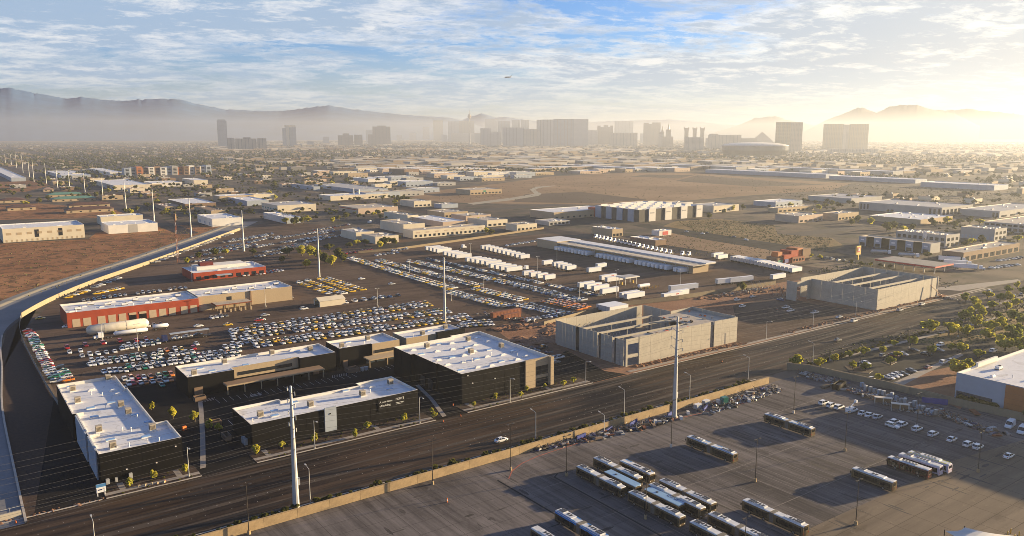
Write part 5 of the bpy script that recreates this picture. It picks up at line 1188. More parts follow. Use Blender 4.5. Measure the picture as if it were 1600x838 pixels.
# big trees right of the road
for px, py, h, lab in ((1452,521,8.5,'broad yellow green tree at the head of the office lot, left of a pair'),(1482,525,8,'broad yellow green tree at the head of the office lot, right of a pair'),(1424,540,4.6,'small tree at the bend of the planted strip'),(1398,542,3.6,'round shrub-like tree beside an orange marker'),(1378,552,3.4,'low round tree in the planted strip, third before the pair'),(1350,556,4.6,'small upright tree in the planted strip near a pole'),(1327,559,3.6,'small reddish green tree midway along the planted strip'),(1303,566,3.6,'low bushy tree near the corner of the junk strip'),(1282,574,4,'low round tree right at the junk corner'),(1246,573,5.2,'dark yellow tree standing alone by the road at the wall end'),
    (1332,577,3.4,'small tree on the island, left of two'),(1352,580,3.6,'small tree on the island, right of two'),(1391,571,3.8,'small tree beside the dark red parked car'),(1402,560,3.4,'small tree between the grey parked cars'),(1454,554,4.2,'small tree in front of a white parked car'),(1374,596,3.6,'low yellow tree leaning over the tan wall'),(1487,549,3.6,'small tree on the edge of the planted island'),(1504,550,4.2,'small tree beside the white lamp arm in the office lot'),(1530,560,4.6,'small round tree by the lone white car'),
    (1498,586,6.2,'bushy yellow tree by the corner of the orange office, left of two'),(1516,582,6.4,'bushy yellow tree by the corner of the orange office, right of two'),(1508,503,6.5,'leafy tree in the planted island, front left'),(1524,512,7.2,'leafy tree in the planted island, second from the front'),(1548,520,7.6,'large leafy tree in the planted island behind the lone white car'),(1583,535,8,'large yellow tree near the right edge behind the office'),(1570,548,7,'broad yellow tree just above the office roof'),(1594,548,6.5,'yellow tree cut by the right edge above the office roof'),
    (1522,480,6.2,'tree on the verge beyond the road lamps, nearest'),(1543,468,6,'dark green upright tree on the verge'),(1562,472,6.6,'full green tree on the verge'),(1578,472,6.4,'green tree beside the full one on the verge'),(1590,452,5.4,'small green tree far along the verge'),(1516,494,5.4,'small tree behind the leafy pair'),(1536,496,5.8,'small tree next to a white parked van'),(1556,500,5.6,'small tree in the second row of the planted island'),(1598,463,6,'tree at the right edge along the verge'),
    (1508,472,5.6,'tree near the median end on the verge'),(1530,487,5.6,'tree between the verge and the planted island, left'),(1552,484,6,'tree between the verge and the planted island, middle'),(1572,486,6,'tree between the verge and the planted island, right'),(1590,480,6,'tree at the right edge beside the verge path'),(1580,502,6.4,'tree at the right edge of the second row'),(1598,508,6.4,'tree cut by the right edge in the second row'),(1566,516,6.6,'tree behind the large leafy one'),(1540,532,5.6,'tree at the head of the white estate car row'),(1512,526,6,'tree behind the white car at the lot head'),(1496,516,5.2,'tree at the left tip of the planted island'),(1574,458,5,'small tree by the black car on the near lane'),(1600,560,6,'tree on the office side at the right edge'),
    (1592,525,6.4,'yellow tree by the right edge, beyond the office')):
    u, v = P(px, py); tree(u, v, h*(1.02 if py > 530 else .95), lab, m=('leaf_yellow','leaf_yellow','leaf_green')[int(px) % 3], wide=(.56 if py > 530 else .50)*tr_rnd.uniform(.85,1.15), n=900, leaf=.15)
for k in range(5): bush(OU-2.2, OV-k*2.9-3, 3.2, 'dark green hedge bush under the glazing of the orange office', 'leaf_olive', 'hedge bushes by the orange office', 1.4)
for k in range(3): bush(OU-2.4, OV-27-k*4.0, 4.2, 'dark bush against the orange wall at the right edge', 'leaf_dark', 'bushes against the orange wall', 1.3)
for k in range(34):                                     # shrubs in the planted strip
    t = k/33; p = P(1262+t*185, 572-t*52); bush(p[0]+tr_rnd.uniform(-1,1), p[1]+tr_rnd.uniform(-1,1), tr_rnd.uniform(.9,1.6), 'low dark shrub in the strip beside the office lot', 'leaf_shrub', 'shrubs beside the office lot', 1.3)
# young trees and shrubs of the black complex
for u, v, h, lab in ((37.5,233.9,2.8,'young yellow green tree at the left front of the left black building'),(44.5,235.2,2.8,'young tree at the middle front of the left black building'),(52.5,234.5,2.7,'young tree at the right front of the left black building'),(73.8,235.8,3.2,'young tree at the driveway corner of the signed building'),(82,235,3,'young tree left of the tall power pole base'),(92,234.6,3.2,'young tree right of the tall power pole'),(104.5,230.6,2.8,'young tree on the kerb strip before the pale panel'),(111,235,3.2,'young tree right of the pale panel'),(124,234,3.2,'young tree near the right end of the signed building'),(134.5,231,2.5,'young tree beside the driveway lamp'),(136.5,236,2.4,'small tree behind the driveway lamp'),(152,232.4,2.6,'young tree at the near corner of the big black building'),(163,235,2.5,'young tree midway along the big black building'),(172,231,2.8,'young tree by the lamp post of the big black building'),(178,236,2.4,'young tree before the tan entrance pier'),
    (186,234.5,2.4,'bushy young tree under the glazed entrance'),(193.5,232.5,3,'bushy young tree past the entrance corner, left of two'),(199,233,3.2,'bushy young tree past the entrance corner, right of two'),(61,284,4,'young tree beside the low brown enclosure and canopy'),(66.5,277,3.6,'young tree on the footpath bend between the black buildings'),(68,266,3.6,'young tree by the low brown planter wall'),(70,262,3,'second young tree by the low brown planter wall'),(57,298,3,'thin dark young tree in the shade behind the left black building')):
    tree(u, v, h, lab, 'leaf_yellow', 'young_tree', 'tree', None, .38, 160, .28)
r = random.Random(4)
for u0, u1 in ((31,56),(73,134),(148,205)):
    n = int((u1-u0)/1.7)
    for k in range(n):
        u = u0+1+(u1-u0-2)*k/n
        bush(u, r.choice((230.5, 234.3, 236, 237.2))+r.uniform(-.3,.3), r.uniform(.4,.8), 'small dry shrub in the mulch beds by the black buildings', r.choice(('leaf_shrub','leaf_olive')), 'small shrubs in the mulch beds')
for k in range(95):                                     # along the block wall by the road
    u = -18+k*2.95
    if k % 9 == 4: continue
    bush(u+r.uniform(-.5,.5), 193.0+r.uniform(-.5,.4), r.uniform(1.0,2.1), 'low dark shrub between the near kerb and the tan block wall', 'leaf_shrub', 'shrubs along the tan block wall', 1.2)
# yard and street trees farther off
FT = [(292,412,4.5),(310,404,5),(335,400,6),(352,398,5.5),(395,398,5),(450,400,8),(485,402,9.5),(497,408,9),(508,412,8),(520,416,8),(535,410,7),(530,404,8),(472,400,8),(515,392,7),(545,388,6),(558,384,6),(570,385,7),(440,410,5),(478,418,6),(600,384,7.5),(608,382,7),(593,388,6.5),(617,383,6),(621,375,5),(682,368,6),(698,366,5),(665,366,5),(760,365,6),(768,368,6),(755,362,5),(748,350,8),(752,352,7),(735,344,6),
      (448,350,8),(460,352,9),(474,350,8),(480,347,7),(530,345,7),(540,342,8),(520,348,6),(590,336,7),(600,335,7),(585,338,6),(625,316,10),(632,318,11),(618,320,8),(640,318,8),(615,312,7),(430,312,7),(445,310,8),(500,294,9),(520,290,9),(470,292,8),(540,285,9),(420,305,8),(560,314,7),(480,314,6),
      (205,335,7),(195,333,6),(215,330,6),(178,338,6),(60,318,8),(75,314,8),(40,322,8),(45,312,8),(255,338,7),(262,333,6),(288,334,6),(230,325,8),(245,320,8),(150,308,8),(160,306,8),(170,302,8),(300,326,7),(280,328,6),(265,322,6),(350,318,7),(366,312,7),(375,322,6),(400,312,7),
      (1108,342,7),(1145,330,8),(1160,328,7),(1130,334,6),(1235,325,7),(1290,326,8),(1300,322,8),(1280,328,7),(1310,324,7),(1340,348,8),(1360,352,8),(1385,362,9),(1395,358,8),(1410,364,8),(1425,362,7),(1455,352,8),(1480,350,8),(1500,352,8),(1515,350,8),(1530,352,8),(1490,356,7),(1330,352,7),(1270,338,6),(1450,404,6),(1490,378,6),(1520,383,7),(1535,380,7),(1510,386,6),(1590,378,7),(1600,372,7),(1580,386,6),(1280,405,4),(1330,412,3),(1345,416,3.5),(1360,416,3),(1375,418,3),(1390,420,3.2),(1265,405,5),(1160,455,5.5),(1155,452,4)]
for i, (px, py, h) in enumerate(FT):
    u, v = P(px, py); zn = 'around the cab yard' if 355 < py and px < 640 else 'by the trailer yard and site walls' if py > 400 else 'in the business park' if px > 1100 else 'among the workshop rows' if px > 530 else 'by the brown and green roofs' if px < 320 else 'among the white warehouses'
    tree(u, v, h, '%s bushy tree %s' % ('small' if h < 6 else 'mid-sized' if h < 7.6 else 'tall', zn), 'leaf_olive' if i % 3 else 'leaf_yellow', 'tree', 'tree', 'bushy trees '+zn, .55, 260, .24)
for px, py, h in ((444,350,11),(449,349,10),(461,350,11),(474,349,10)):
    u, v = P(px, py); t = thing('palm_tree', 'tall palm in front of the blue white hall', 'palm', (u, v, 0), 0, 'palms by the blue white hall')
    part('trunk', MB().tube((0,0,0),(0,0,h),.28,.2,6), [M['bark']], t); b = MB()
    for k in range(14):
        a = 2*math.pi*k/14; dz = (-1.2, .4)[k % 2]; x, y = math.cos(a), math.sin(a); b.face([(0,0,h),(x*1.4-y*.35,y*1.4+x*.35,h+.5+dz*.2),(x*2.6,y*2.6,h+dz),(x*1.4+y*.35,y*1.4-x*.35,h+.5+dz*.2)])
    part('frond', b, [M['leaf_olive']], t)
# the rest of the city's trees as one mass
TREES += [(lambda q: (q[0]+r.uniform(-25,25), q[1]+r.uniform(-25,25), r.uniform(6,10)))(P(r.uniform(60,520), r.uniform(242,262))) for _ in range(1500)]
TREES += [(lambda q: (q[0], q[1], r.uniform(6,10)))(P(r.uniform(650,900), r.uniform(262,272))) for _ in range(350)]
TREES += [(lambda q: (q[0], q[1], r.uniform(3,6)))(P(r.uniform(1380,1620), r.uniform(325,372))) for _ in range(110)]
TREES += [(lambda q: (q[0], q[1], r.uniform(4,7)))(P(r.uniform(230,620), r.uniform(285,345))) for _ in range(420)]
b = MB(); ico = [(0,0,1),(.89,0,.2),(.28,.85,.3),(-.72,.53,.2),(-.72,-.53,.35),(.28,-.85,.2),(0,0,-.4)]; fac = [(0,1,2),(0,2,3),(0,3,4),(0,4,5),(0,5,1),(6,2,1),(6,3,2),(6,4,3),(6,5,4),(6,1,5)]
for u, v, h in TREES:
    px, py = proj(u, v)
    if py > 345 and px < 1380: continue
    o = len(b.v); mi = r.randrange(3); near = math.hypot(u, v) < 1900
    for _ in range(3 if near else 1):
        o = len(b.v); ox, oy, oz = (r.uniform(-.5,.5)*h*.5, r.uniform(-.5,.5)*h*.5, r.uniform(-.2,.2)*h*.5) if near else (0,0,0); k = .34 if near else .5
        b.v += [(u+ox+x*h*k*r.uniform(.7,1.3), v+oy+y*h*k*r.uniform(.7,1.3), oz+h*.5+z*h*k*r.uniform(.8,1.15)) for x, y, z in ico]; b.f += [tuple(o+i for i in q) for q in fac]; b.m += [mi]*10
stuff('city_trees', b, [M['leaf_olive'], M['leaf_dark'], M['leaf_shrub']], 'countless small trees of the city plain', 'trees')

# dry tufts of the vacant lots
b = MB()
def tufts(poly, n, big=1.0, green=.2):
    xs = [p[0] for p in poly]; ys = [p[1] for p in poly]; k = 0
    while k < n:
        p = (r.uniform(min(xs), max(xs)), r.uniform(min(ys), max(ys)))
        if not inside(p, poly): continue
        k += 1; q = r.uniform(.3, 1.0)*big; o = len(b.v); a = r.random()*6.28
        b.v += [(p[0]+q*math.cos(a+t)*r.uniform(.6,1.1), p[1]+q*math.sin(a+t)*r.uniform(.6,1.1), 0) for t in (0,1.57,3.14,4.71)]+[(p[0], p[1], q*r.uniform(.5,.9))]
        m = 1 if r.random() < green else 0; b.f += [(o,o+1,o+4),(o+1,o+2,o+4),(o+2,o+3,o+4),(o+3,o,o+4)]; b.m += [m]*4
tufts(gp([(-60,492),(88,452),(205,408),(336,364),(330,354),(262,354),(138,376),(-60,386)]), 800, 1.1, .1)
tufts(gp([(1060,347),(1120,343),(1210,352),(1215,366),(1300,372),(1290,394),(1210,380),(1085,362)]), 1500, 1.3, .45)
tufts(gp([(960,385),(1000,372),(1060,363),(1180,385),(1230,400),(1200,408),(1110,402)]), 700, 1.0, .3)
tufts(gp([(1232,572),(1290,548),(1440,512),(1620,455),(1600,480),(1480,512),(1380,537),(1262,574)]), 500, .9, .7)
tufts(gp([(1430,535),(1500,545),(1600,512),(1700,470),(1600,478),(1490,512)]), 500, 1.2, .8)
tufts(gp([(1260,425),(1340,408),(1400,424),(1500,440),(1480,452),(1330,428)]), 420, 1.2, .7)
tufts(gp([(1180,300),(1330,288),(1600,300),(1600,315),(1400,318),(1250,312)]), 900, 2.0, .5)
tufts(gp([(660,312),(860,278),(1080,272),(1280,288),(1080,312),(900,318)]), 1300, 1.5, .2)
stuff('desert_tufts', b, [M['tuft'], M['tuft_green']], 'dry tufts of scrub scattered over the vacant lots', 'scrub')
# ------------------------------------------------------------------ cars
CARCOL = {'white':(.72,.72,.70),'silver':(.40,.41,.42),'grey':(.14,.145,.15),'black':(.018,.018,.02),'red':(.36,.018,.015),'dark red':(.16,.014,.016),'blue':(.04,.09,.22),'green':(.02,.17,.09),'yellow':(.66,.42,.025),'orange':(.62,.20,.03),'tan':(.34,.28,.2),'maroon':(.12,.012,.02)}
for k, c in CARCOL.items():
    m = mat('car_paint_'+k.replace(' ', '_'), c, .28, 0, spec=.55); m.node_tree.nodes['Principled BSDF'].inputs['Coat Weight'].default_value = .6; M['car_'+k] = m
D('car_glass', (.012,.015,.018), .08, 0, spec=.7); D('headlight', (.75,.75,.72), .2, 0); D('taillight', (.30,.01,.01), .3, 0); D('plastic', (.02,.02,.02), .6, 0)
def car_geo(kind):
    """lower body stations (x, half width, sill z, shoulder z) and cabin frustum; nose towards +x"""
    if kind == 'sedan': S = [(-2.38,.66,.34,.66),(-2.25,.82,.24,.86),(-1.5,.91,.22,.94),(-.2,.92,.20,.93),(1.05,.92,.20,.92),(1.9,.88,.22,.82),(2.3,.74,.28,.66),(2.42,.55,.36,.56)]; Cb = (-1.75,-1.0,.35,1.15,.93,1.44,.80,.62)
    elif kind == 'suv': S = [(-2.28,.74,.36,.9),(-2.2,.88,.28,1.02),(-1.4,.94,.25,1.06),(.0,.95,.24,1.05),(1.1,.95,.24,1.04),(1.9,.92,.26,.97),(2.25,.80,.32,.82),(2.36,.6,.42,.7)]; Cb = (-2.2,-1.85,.25,1.15,1.05,1.68,.86,.70)
    else: S = [(-2.75,.9,.4,.98),(-2.7,.95,.35,1.05),(-1.4,.97,.32,1.06),(.0,.97,.3,1.06),(1.2,.97,.3,1.06),(2.2,.95,.32,1.0),(2.65,.84,.38,.85),(2.75,.66,.48,.74)]; Cb = (-.75,-.5,.75,1.45,1.06,1.82,.88,.74)
    return S, Cb
def car_mesh(kind, col, top=None):
    def f():
        S, Cb = car_geo(kind); b = MB(); n = 8
        for x, w, z0, z1 in S: b.v += [(x,-w*.92,z0),(x,-w,z0+(z1-z0)*.45),(x,-w*.97,z0+(z1-z0)*.8),(x,-w*.82,z1),(x,w*.82,z1),(x,w*.97,z0+(z1-z0)*.8),(x,w,z0+(z1-z0)*.45),(x,w*.92,z0)]
        for j in range(len(S)-1):
            for i in range(n):
                q = (i+1) % n; b.f.append((j*n+i, j*n+q, (j+1)*n+q, (j+1)*n+i)[::-1]); b.m.append(0)
        b.f.append(tuple(range(n))); b.m.append(0); b.f.append(tuple((len(S)-1)*n+i for i in reversed(range(n)))); b.m.append(0)
        x0, x1, x2, x3, z0, z1, w0, w1 = Cb; b.box(x1, x2, -w1, w1, z1-.05, z1, 1)                     # roof panel
        for s in (-1, 1):                                # pillars
            b.tube((x0,s*w0,z0-.02),(x1,s*w1,z1),.05,.05,4,1,False); b.tube((x3,s*w0,z0-.02),(x2,s*w1,z1),.05,.05,4,1,False); b.tube(((x1+x2)/2,s*w0*1.0,z0),((x1+x2)/2,s*w1,z1),.05,.05,4,1,False)
        if kind == 'pickup': b.box(-2.62,-.85,-.78,.78,1.0,1.064,2)
        return b.mesh('body', [M['car_'+col], M['car_'+(top or col)], M['plastic']])
    return shared(('car', kind, col, top), f)
def glass_mesh(kind):
    def f():
        x0, x1, x2, x3, z0, z1, w0, w1 = car_geo(kind)[1]; b = MB(); z1 -= .03; A = [(x0,-w0,z0-.04),(x3,-w0,z0-.04),(x3,w0,z0-.04),(x0,w0,z0-.04)]; T = [(x1,-w1,z1),(x2,-w1,z1),(x2,w1,z1),(x1,w1,z1)]
        for i in range(4): q = (i+1) % 4; b.face([A[i],A[q],T[q],T[i]])
        return b.mesh('windows', [M['car_glass']])
    return shared(('glass', kind), f)
def wheel_mesh(r=.33, w=.22):
    def f():
        b = MB(); b.tube((0,-w/2,0),(0,w/2,0),r,r,12,0)
        for s in (-1, 1): b.tube((0,s*w/2,0),(0,s*(w/2+.01),0),r*.62,r*.62,10,1)
        return b.mesh('wheel', [M['tyre'], M['rim']])
    return shared(('wheel', r, w), f)
def lamp_mesh(m): return shared(('lamp', m), lambda: MB().box(-.06,.06,-.17,.17,-.08,.08).mesh('lamp', [M[m]]))
def lower_mesh():
    def f():
        b = MB()
        for x in (-1.42, 1.42):
            for s in (-1, 1): b.tube((x,s*.74,.33),(x,s*.93,.33),.33,.33,8,0)
        return b.mesh('wheels', [M['tyre']])
    return shared('lower', f)
def car(u, v, rz, kind, col, label, group=None, top=None, full=True, name='parked_car', cat='car'):
    t = thing(name, label, cat, (u, v, ZC), rz, group)
    part('body', car_mesh(kind, col, top), None, t); part('windows', glass_mesh(kind), None, t)
    S, Cb = car_geo(kind); a = S[0][0]; c = S[-1][0]
    wm = wheel_mesh() if full else wheel_mesh(.33, .2)
    if 1:
        for x in (-1.42 if kind != 'pickup' else -1.75, 1.42 if kind != 'pickup' else 1.75):
            for s in (-1, 1): part('wheel', wm, None, t, (x, s*.82, .33))
        for s in (-1, 1) if full else (): part('headlight', lamp_mesh('headlight'), None, t, (c-.14, s*.5, .62)); part('taillight', lamp_mesh('taillight'), None, t, (a+.05, s*.6, .74))
    if col in ('yellow',) or top: part('roof_sign', shared('rsign', lambda: MB().obox((0,0),0,.5,1.0,0,.3,0,.6).mesh('roof_sign', [M['stucco_white']])), None, t, (-.3,0,Cb[5]))
    return t
ZC = .03
# --- rows of the cab yard; each: pixel ends, number, heading, palette, row name
V_ = R(90)
PG = ['white','white','white','silver','white','grey','white|green','white|green','white','green','white|blue','white|orange','black','white|red']
PT_ = ['white','white','yellow','white','yellow','silver','white','white|blue','yellow','white','grey','white|orange','white','white|green']
PY = ['yellow','yellow','white','yellow','yellow','white']; PD = ['grey','silver','white','black','blue','grey','silver','white','tan','dark red']; PW = ['white','white','silver','grey','white','blue','black']
PR = ['red','dark red','red']; PO = ['orange','orange','tan','orange','orange']
ROWS = [
 ((105,545),(162,538),3,-V_,PR,'short red row'),((214,534),(228,531),2,-V_,PR,'red pair by the white tanker'),((164,537),(186,535),2,-V_,['white|green','red'],'pair beside the red row'),
 ((128,558),(179,551),5,-V_,PG,'second short row'),((190,547),(246,538),8,-V_,PG,'carrier row front'),((193,543),(247,534),7,-V_,PG,'carrier row back'),((250,550),(284,547),4,-V_,['white','orange','white','yellow'],'row below the car carrier'),((303,546),(307,539),2,-V_,['red','white'],'pair right of the car carrier'),
 ((140,572),(165,568),4,-V_,PG,'third row left cluster'),((143,566),(250,554),13,-V_,PG,'third row back'),((172,567),(248,559),8,-V_,PG,'third row front'),
 ((162,583),(188,581),4,-V_,PG,'fourth row left cluster'),((196,581),(292,566),11,-V_,PG,'fourth row front'),((200,574),(372,550),20,-V_,PG,'fourth row back'),((305,565),(372,556),8,-V_,PG,'fourth row right end'),
 ((200,602),(266,596),8,-V_,['white','red','white','orange','white','orange','white|green','orange'],'row nearest the black roofs'),((193,594),(268,587),8,-V_,['white','white|orange','red','white','orange','white|green','green','orange'],'row second from black roofs'),((196,609),(252,604),2,-V_,['white','green'],'stray pair by the black building'),
 ((48,522),(87,598),27,R(180),['white','white','white','white|green','white','white','red','white','white|blue','white|green','white','silver','dark red','white','green','white'],'line along the curved fence'),((93,577),(107,596),5,R(180),['black','white|green','green','white','orange'],'second line inside the curved fence'),((44,518),(48,526),2,R(180),['dark red','white'],'head of the fence line'),
 ((365,522),(672,478),33,-V_,PT_,'mixed block back row rear'),((361,518),(664,474),32,-V_,PT_,'mixed block back row front'),
 ((366,531),(702,489),36,-V_,PT_,'mixed block middle row front'),((362,526),(696,485),35,-V_,PT_,'mixed block middle row rear'),
 ((402,543),(505,529),12,-V_,PT_,'mixed block front-left row'),((398,538),(500,524),12,-V_,PT_,'mixed block front-left row behind'),((517,527),(733,499),24,-V_,PT_,'mixed block front-right row'),((517,522),(728,495),24,-V_,PT_,'mixed block front-right row behind'),
 ((365,540),(404,534),5,-V_,PW,'cluster left of mixed block'),((720,511),(768,508),8,-V_,PT_,'short row by the big roof'),((725,507),(765,504),6,-V_,PT_,'row behind by the big roof'),
 ((540,474),(622,463),7,-V_,PW,'thin row right of the beige shed'),((556,471),(600,465),4,-V_,PW,'thin row right of the beige shed, behind'),
 ((468,443),(525,464),11,0,PY,'first yellow cab column behind the tan service building'),((481,440),(537,460),11,0,PY,'second yellow cab column behind the tan service building'),((500,437),(556,459),12,0,PY,'third yellow cab column behind the tan service building'),((512,436),(568,454),11,0,PY,'fourth yellow cab column behind the tan service building'),
 ((545,405),(702,453),34,0,PT_,'nearest long column of the upper cab yard, left half'),((551,404),(710,451),34,0,PT_,'nearest long column of the upper cab yard, right half'),
 ((590,409),(745,449),32,0,PT_,'second long column of the upper cab yard, left half'),((597,408),(751,447),32,0,PT_,'second long column of the upper cab yard, right half'),
 ((640,410),(789,444),30,0,PT_,'third long column of the upper cab yard, left half'),((648,409),(795,442),30,0,PT_,'third long column of the upper cab yard, right half'),
 ((670,406),(935,463),50,0,PW,'fourth long column of the upper cab yard'),((698,458),(788,481),16,0,PT_,'lower end of the first long column, left half'),((708,457),(797,479),16,0,PT_,'lower end of the first long column, right half'),((742,453),(812,471),12,0,PT_,'lower end of the second long column'),((750,452),(820,469),12,0,PT_,'lower end of the second long column, right half'),((795,445),(905,473),18,0,PW,'lower end of the third long column'),((802,443),(912,470),18,0,PW,'lower end of the third long column, right half'),
 ((850,473),(905,485),9,0,PO,'orange cars at the corner of the upper cab yard, first line'),((858,471),(912,483),9,0,PO,'orange cars at the corner of the upper cab yard, second line'),((867,470),(918,481),9,0,PO,'orange cars at the corner of the upper cab yard, third line'),((806,478),(880,494),14,0,PW,'white and dark cluster below the orange cars'),((822,476),(890,492),12,0,PD,'white and dark cluster below the orange cars, right'),((824,501),(875,494),7,-V_,PW,'line along the site wall'),
 ((540,397),(580,391),7,-V_,PR,'red cars at the top of the upper cab yard'),((588,400),(620,396),6,-V_,PW,'top white cluster of the upper cab yard'),((614,393),(635,390),5,-V_,PW,'few cars under the tan wall'),
 ((300,403),(395,386),22,-V_,PD,'back lot by the dark red office, first row'),((318,393),(400,378),20,-V_,PD,'back lot by the dark red office, second row'),((345,381),(425,368),20,-V_,PD,'back lot by the dark red office, third row'),((402,387),(478,374),18,-V_,PD,'back lot, fourth row'),((408,396),(478,384),17,-V_,PD,'back lot, fifth row'),((430,374),(520,360),22,-V_,PD,'back lot, sixth row'),((480,379),(560,364),18,-V_,PD,'back lot, seventh row'),((400,377),(440,370),9,-V_,PD,'back lot, eighth row'),
 ((110,552),(126,550),2,-V_,PG,'pair left of the second row'),((222,512),(250,508),4,-V_,PW,'cars by the red doors'),((150,514),(205,506),5,-V_,PY,'cars under the red doors'),((268,556),(300,552),5,-V_,PG,'row under the carrier row'),((352,545),(372,542),3,-V_,PG,'three by the mixed block'),((330,498),(352,495),4,-V_,PW,'cars by the low canopy'),((420,470),(455,466),6,-V_,PD,'cars behind the beige shed'),
 ((300,411),(345,404),9,-V_,PW,'back lot'),((345,392),(400,383),12,-V_,PD,'back lot'),((365,376),(425,366),13,-V_,PW,'back lot'),((440,387),(480,381),9,-V_,PD,'back lot'),((452,379),(520,368),15,-V_,PW,'back lot'),((500,366),(560,357),13,-V_,PD,'back lot'),((490,361),(545,352),12,-V_,PD,'back lot'),((400,402),(440,396),8,-V_,PD,'back lot'),((361,520),(400,511),6,-V_,PT_,'left tip of mixed block'),((378,531),(400,528),4,-V_,PW,'small cluster by mixed block'),((310,556),(345,552),5,-V_,PG,'row end by the carrier'),
 ((240,412),(362,366),24,0,PD,'line along the channel wall'),((380,432),(415,426),6,-V_,PW,'cars in front of the dark red office'),((400,430),(440,424),8,-V_,PD,'dark cars right of the dark red office'),((106,466),(135,456),6,0,PY,'yellow cabs along the channel wall'),((152,460),(188,452),7,0,PY,'yellow cabs behind the red service building'),((147,451),(185,436),8,0,PD,'dull cars along the channel wall'),((130,471),(195,462),9,-V_,PD,'line behind the red service building'),((215,460),(290,451),10,-V_,PD,'line behind the red service building, right part'),
 ((700,420),(770,437),9,0,PD,'thin line of the upper cab yard'),((792,385),(842,377),12,-V_,PD,'lorry tractors and vans behind the trailer rows'),((1290,405),(1330,410),5,0,PD,'street side line by the restaurant'),((1550,420),(1590,415),8,-V_,PW,'car park by the fuel station'),((1560,408),(1596,404),7,-V_,PW,'car park by the fuel station, behind'),((1300,340),(1340,346),6,0,PW,'line by the scrub mound')]
CARS = []; cr_ = random.Random(12)
for p0, p1, n, hd, pal, nm in ROWS:
    a, c = P(*p0), P(*p1); off = cr_.randrange(9)
    for i in range(n):
        t = i/max(1, n-1); j = .35
        if n > 9 and cr_.random() < .05: continue
        CARS.append([a[0]+(c[0]-a[0])*t+cr_.uniform(-j,j), a[1]+(c[1]-a[1])*t+cr_.uniform(-j,j), hd+(math.pi if cr_.random() < .18 else 0)+cr_.uniform(-.07,.07), pal[(i*(1 if n < 9 else 5)+off*(0 if n < 9 else 1)+(cr_.randrange(3) if n >= 9 else 0)) % len(pal)], nm, i+1, cr_.random()])
CARS.sort(key=lambda c: math.hypot(c[0], c[1]))
NEAR, FAR = CARS[:262], CARS[262:]
order = {}
def words(s, n=16): return ' '.join(s.split()[:n])
for u, v, hd, col, nm, i, q in NEAR:
    col, top = (col.split('|')+[None])[:2]
    d = ('%s-roofed %s car' % (top, col) if top else col+' cab' if col == 'yellow' else col+' car')
    vert = 'from the far end' if abs(math.sin(hd)) < .5 else 'from the left'
    car(u, v, hd, ('suv' if q < .34 else 'pickup' if q > .95 and col not in ('yellow',) else 'sedan'), col, '%s, %s %s in the %s' % (d, nth(i), vert, nm), 'cars parked in rows in the cab yard', top, False, 'parked_car')
def merge_cars(lst, name, label):
    import numpy as np
    mats, idx = [], {}; V, Fc, Mi = [], [], []; base = 0
    for u, v, hd, col, nm, i, q in lst:
        col, top = (col.split('|')+[None])[:2]; kind = ('suv' if q < .34 else 'pickup' if q > .95 and col not in ('yellow',) else 'sedan')
        for me in (car_mesh(kind, col, top), glass_mesh(kind)):
            co = np.empty(len(me.vertices)*3); me.vertices.foreach_get('co', co); co = co.reshape(-1, 3)
            ca, sa = math.cos(hd), math.sin(hd); V.append(np.stack([co[:,0]*ca-co[:,1]*sa+u, co[:,0]*sa+co[:,1]*ca+v, co[:,2]+ZC], 1))
            for p in me.polygons:
                m = me.materials[p.material_index].name
                if m not in idx: idx[m] = len(mats); mats.append(me.materials[p.material_index])
                Fc.append([base+k for k in p.vertices]); Mi.append(idx[m])
            base += len(co)
    b = MB(); b.v = [tuple(x) for x in np.concatenate(V)]; b.f = Fc; b.m = Mi
    return stuff(name, b, mats, label, 'cars')
merge_cars(FAR, 'distant_parked_cars', 'hundreds of cabs and cars parked in rows far up the yard')
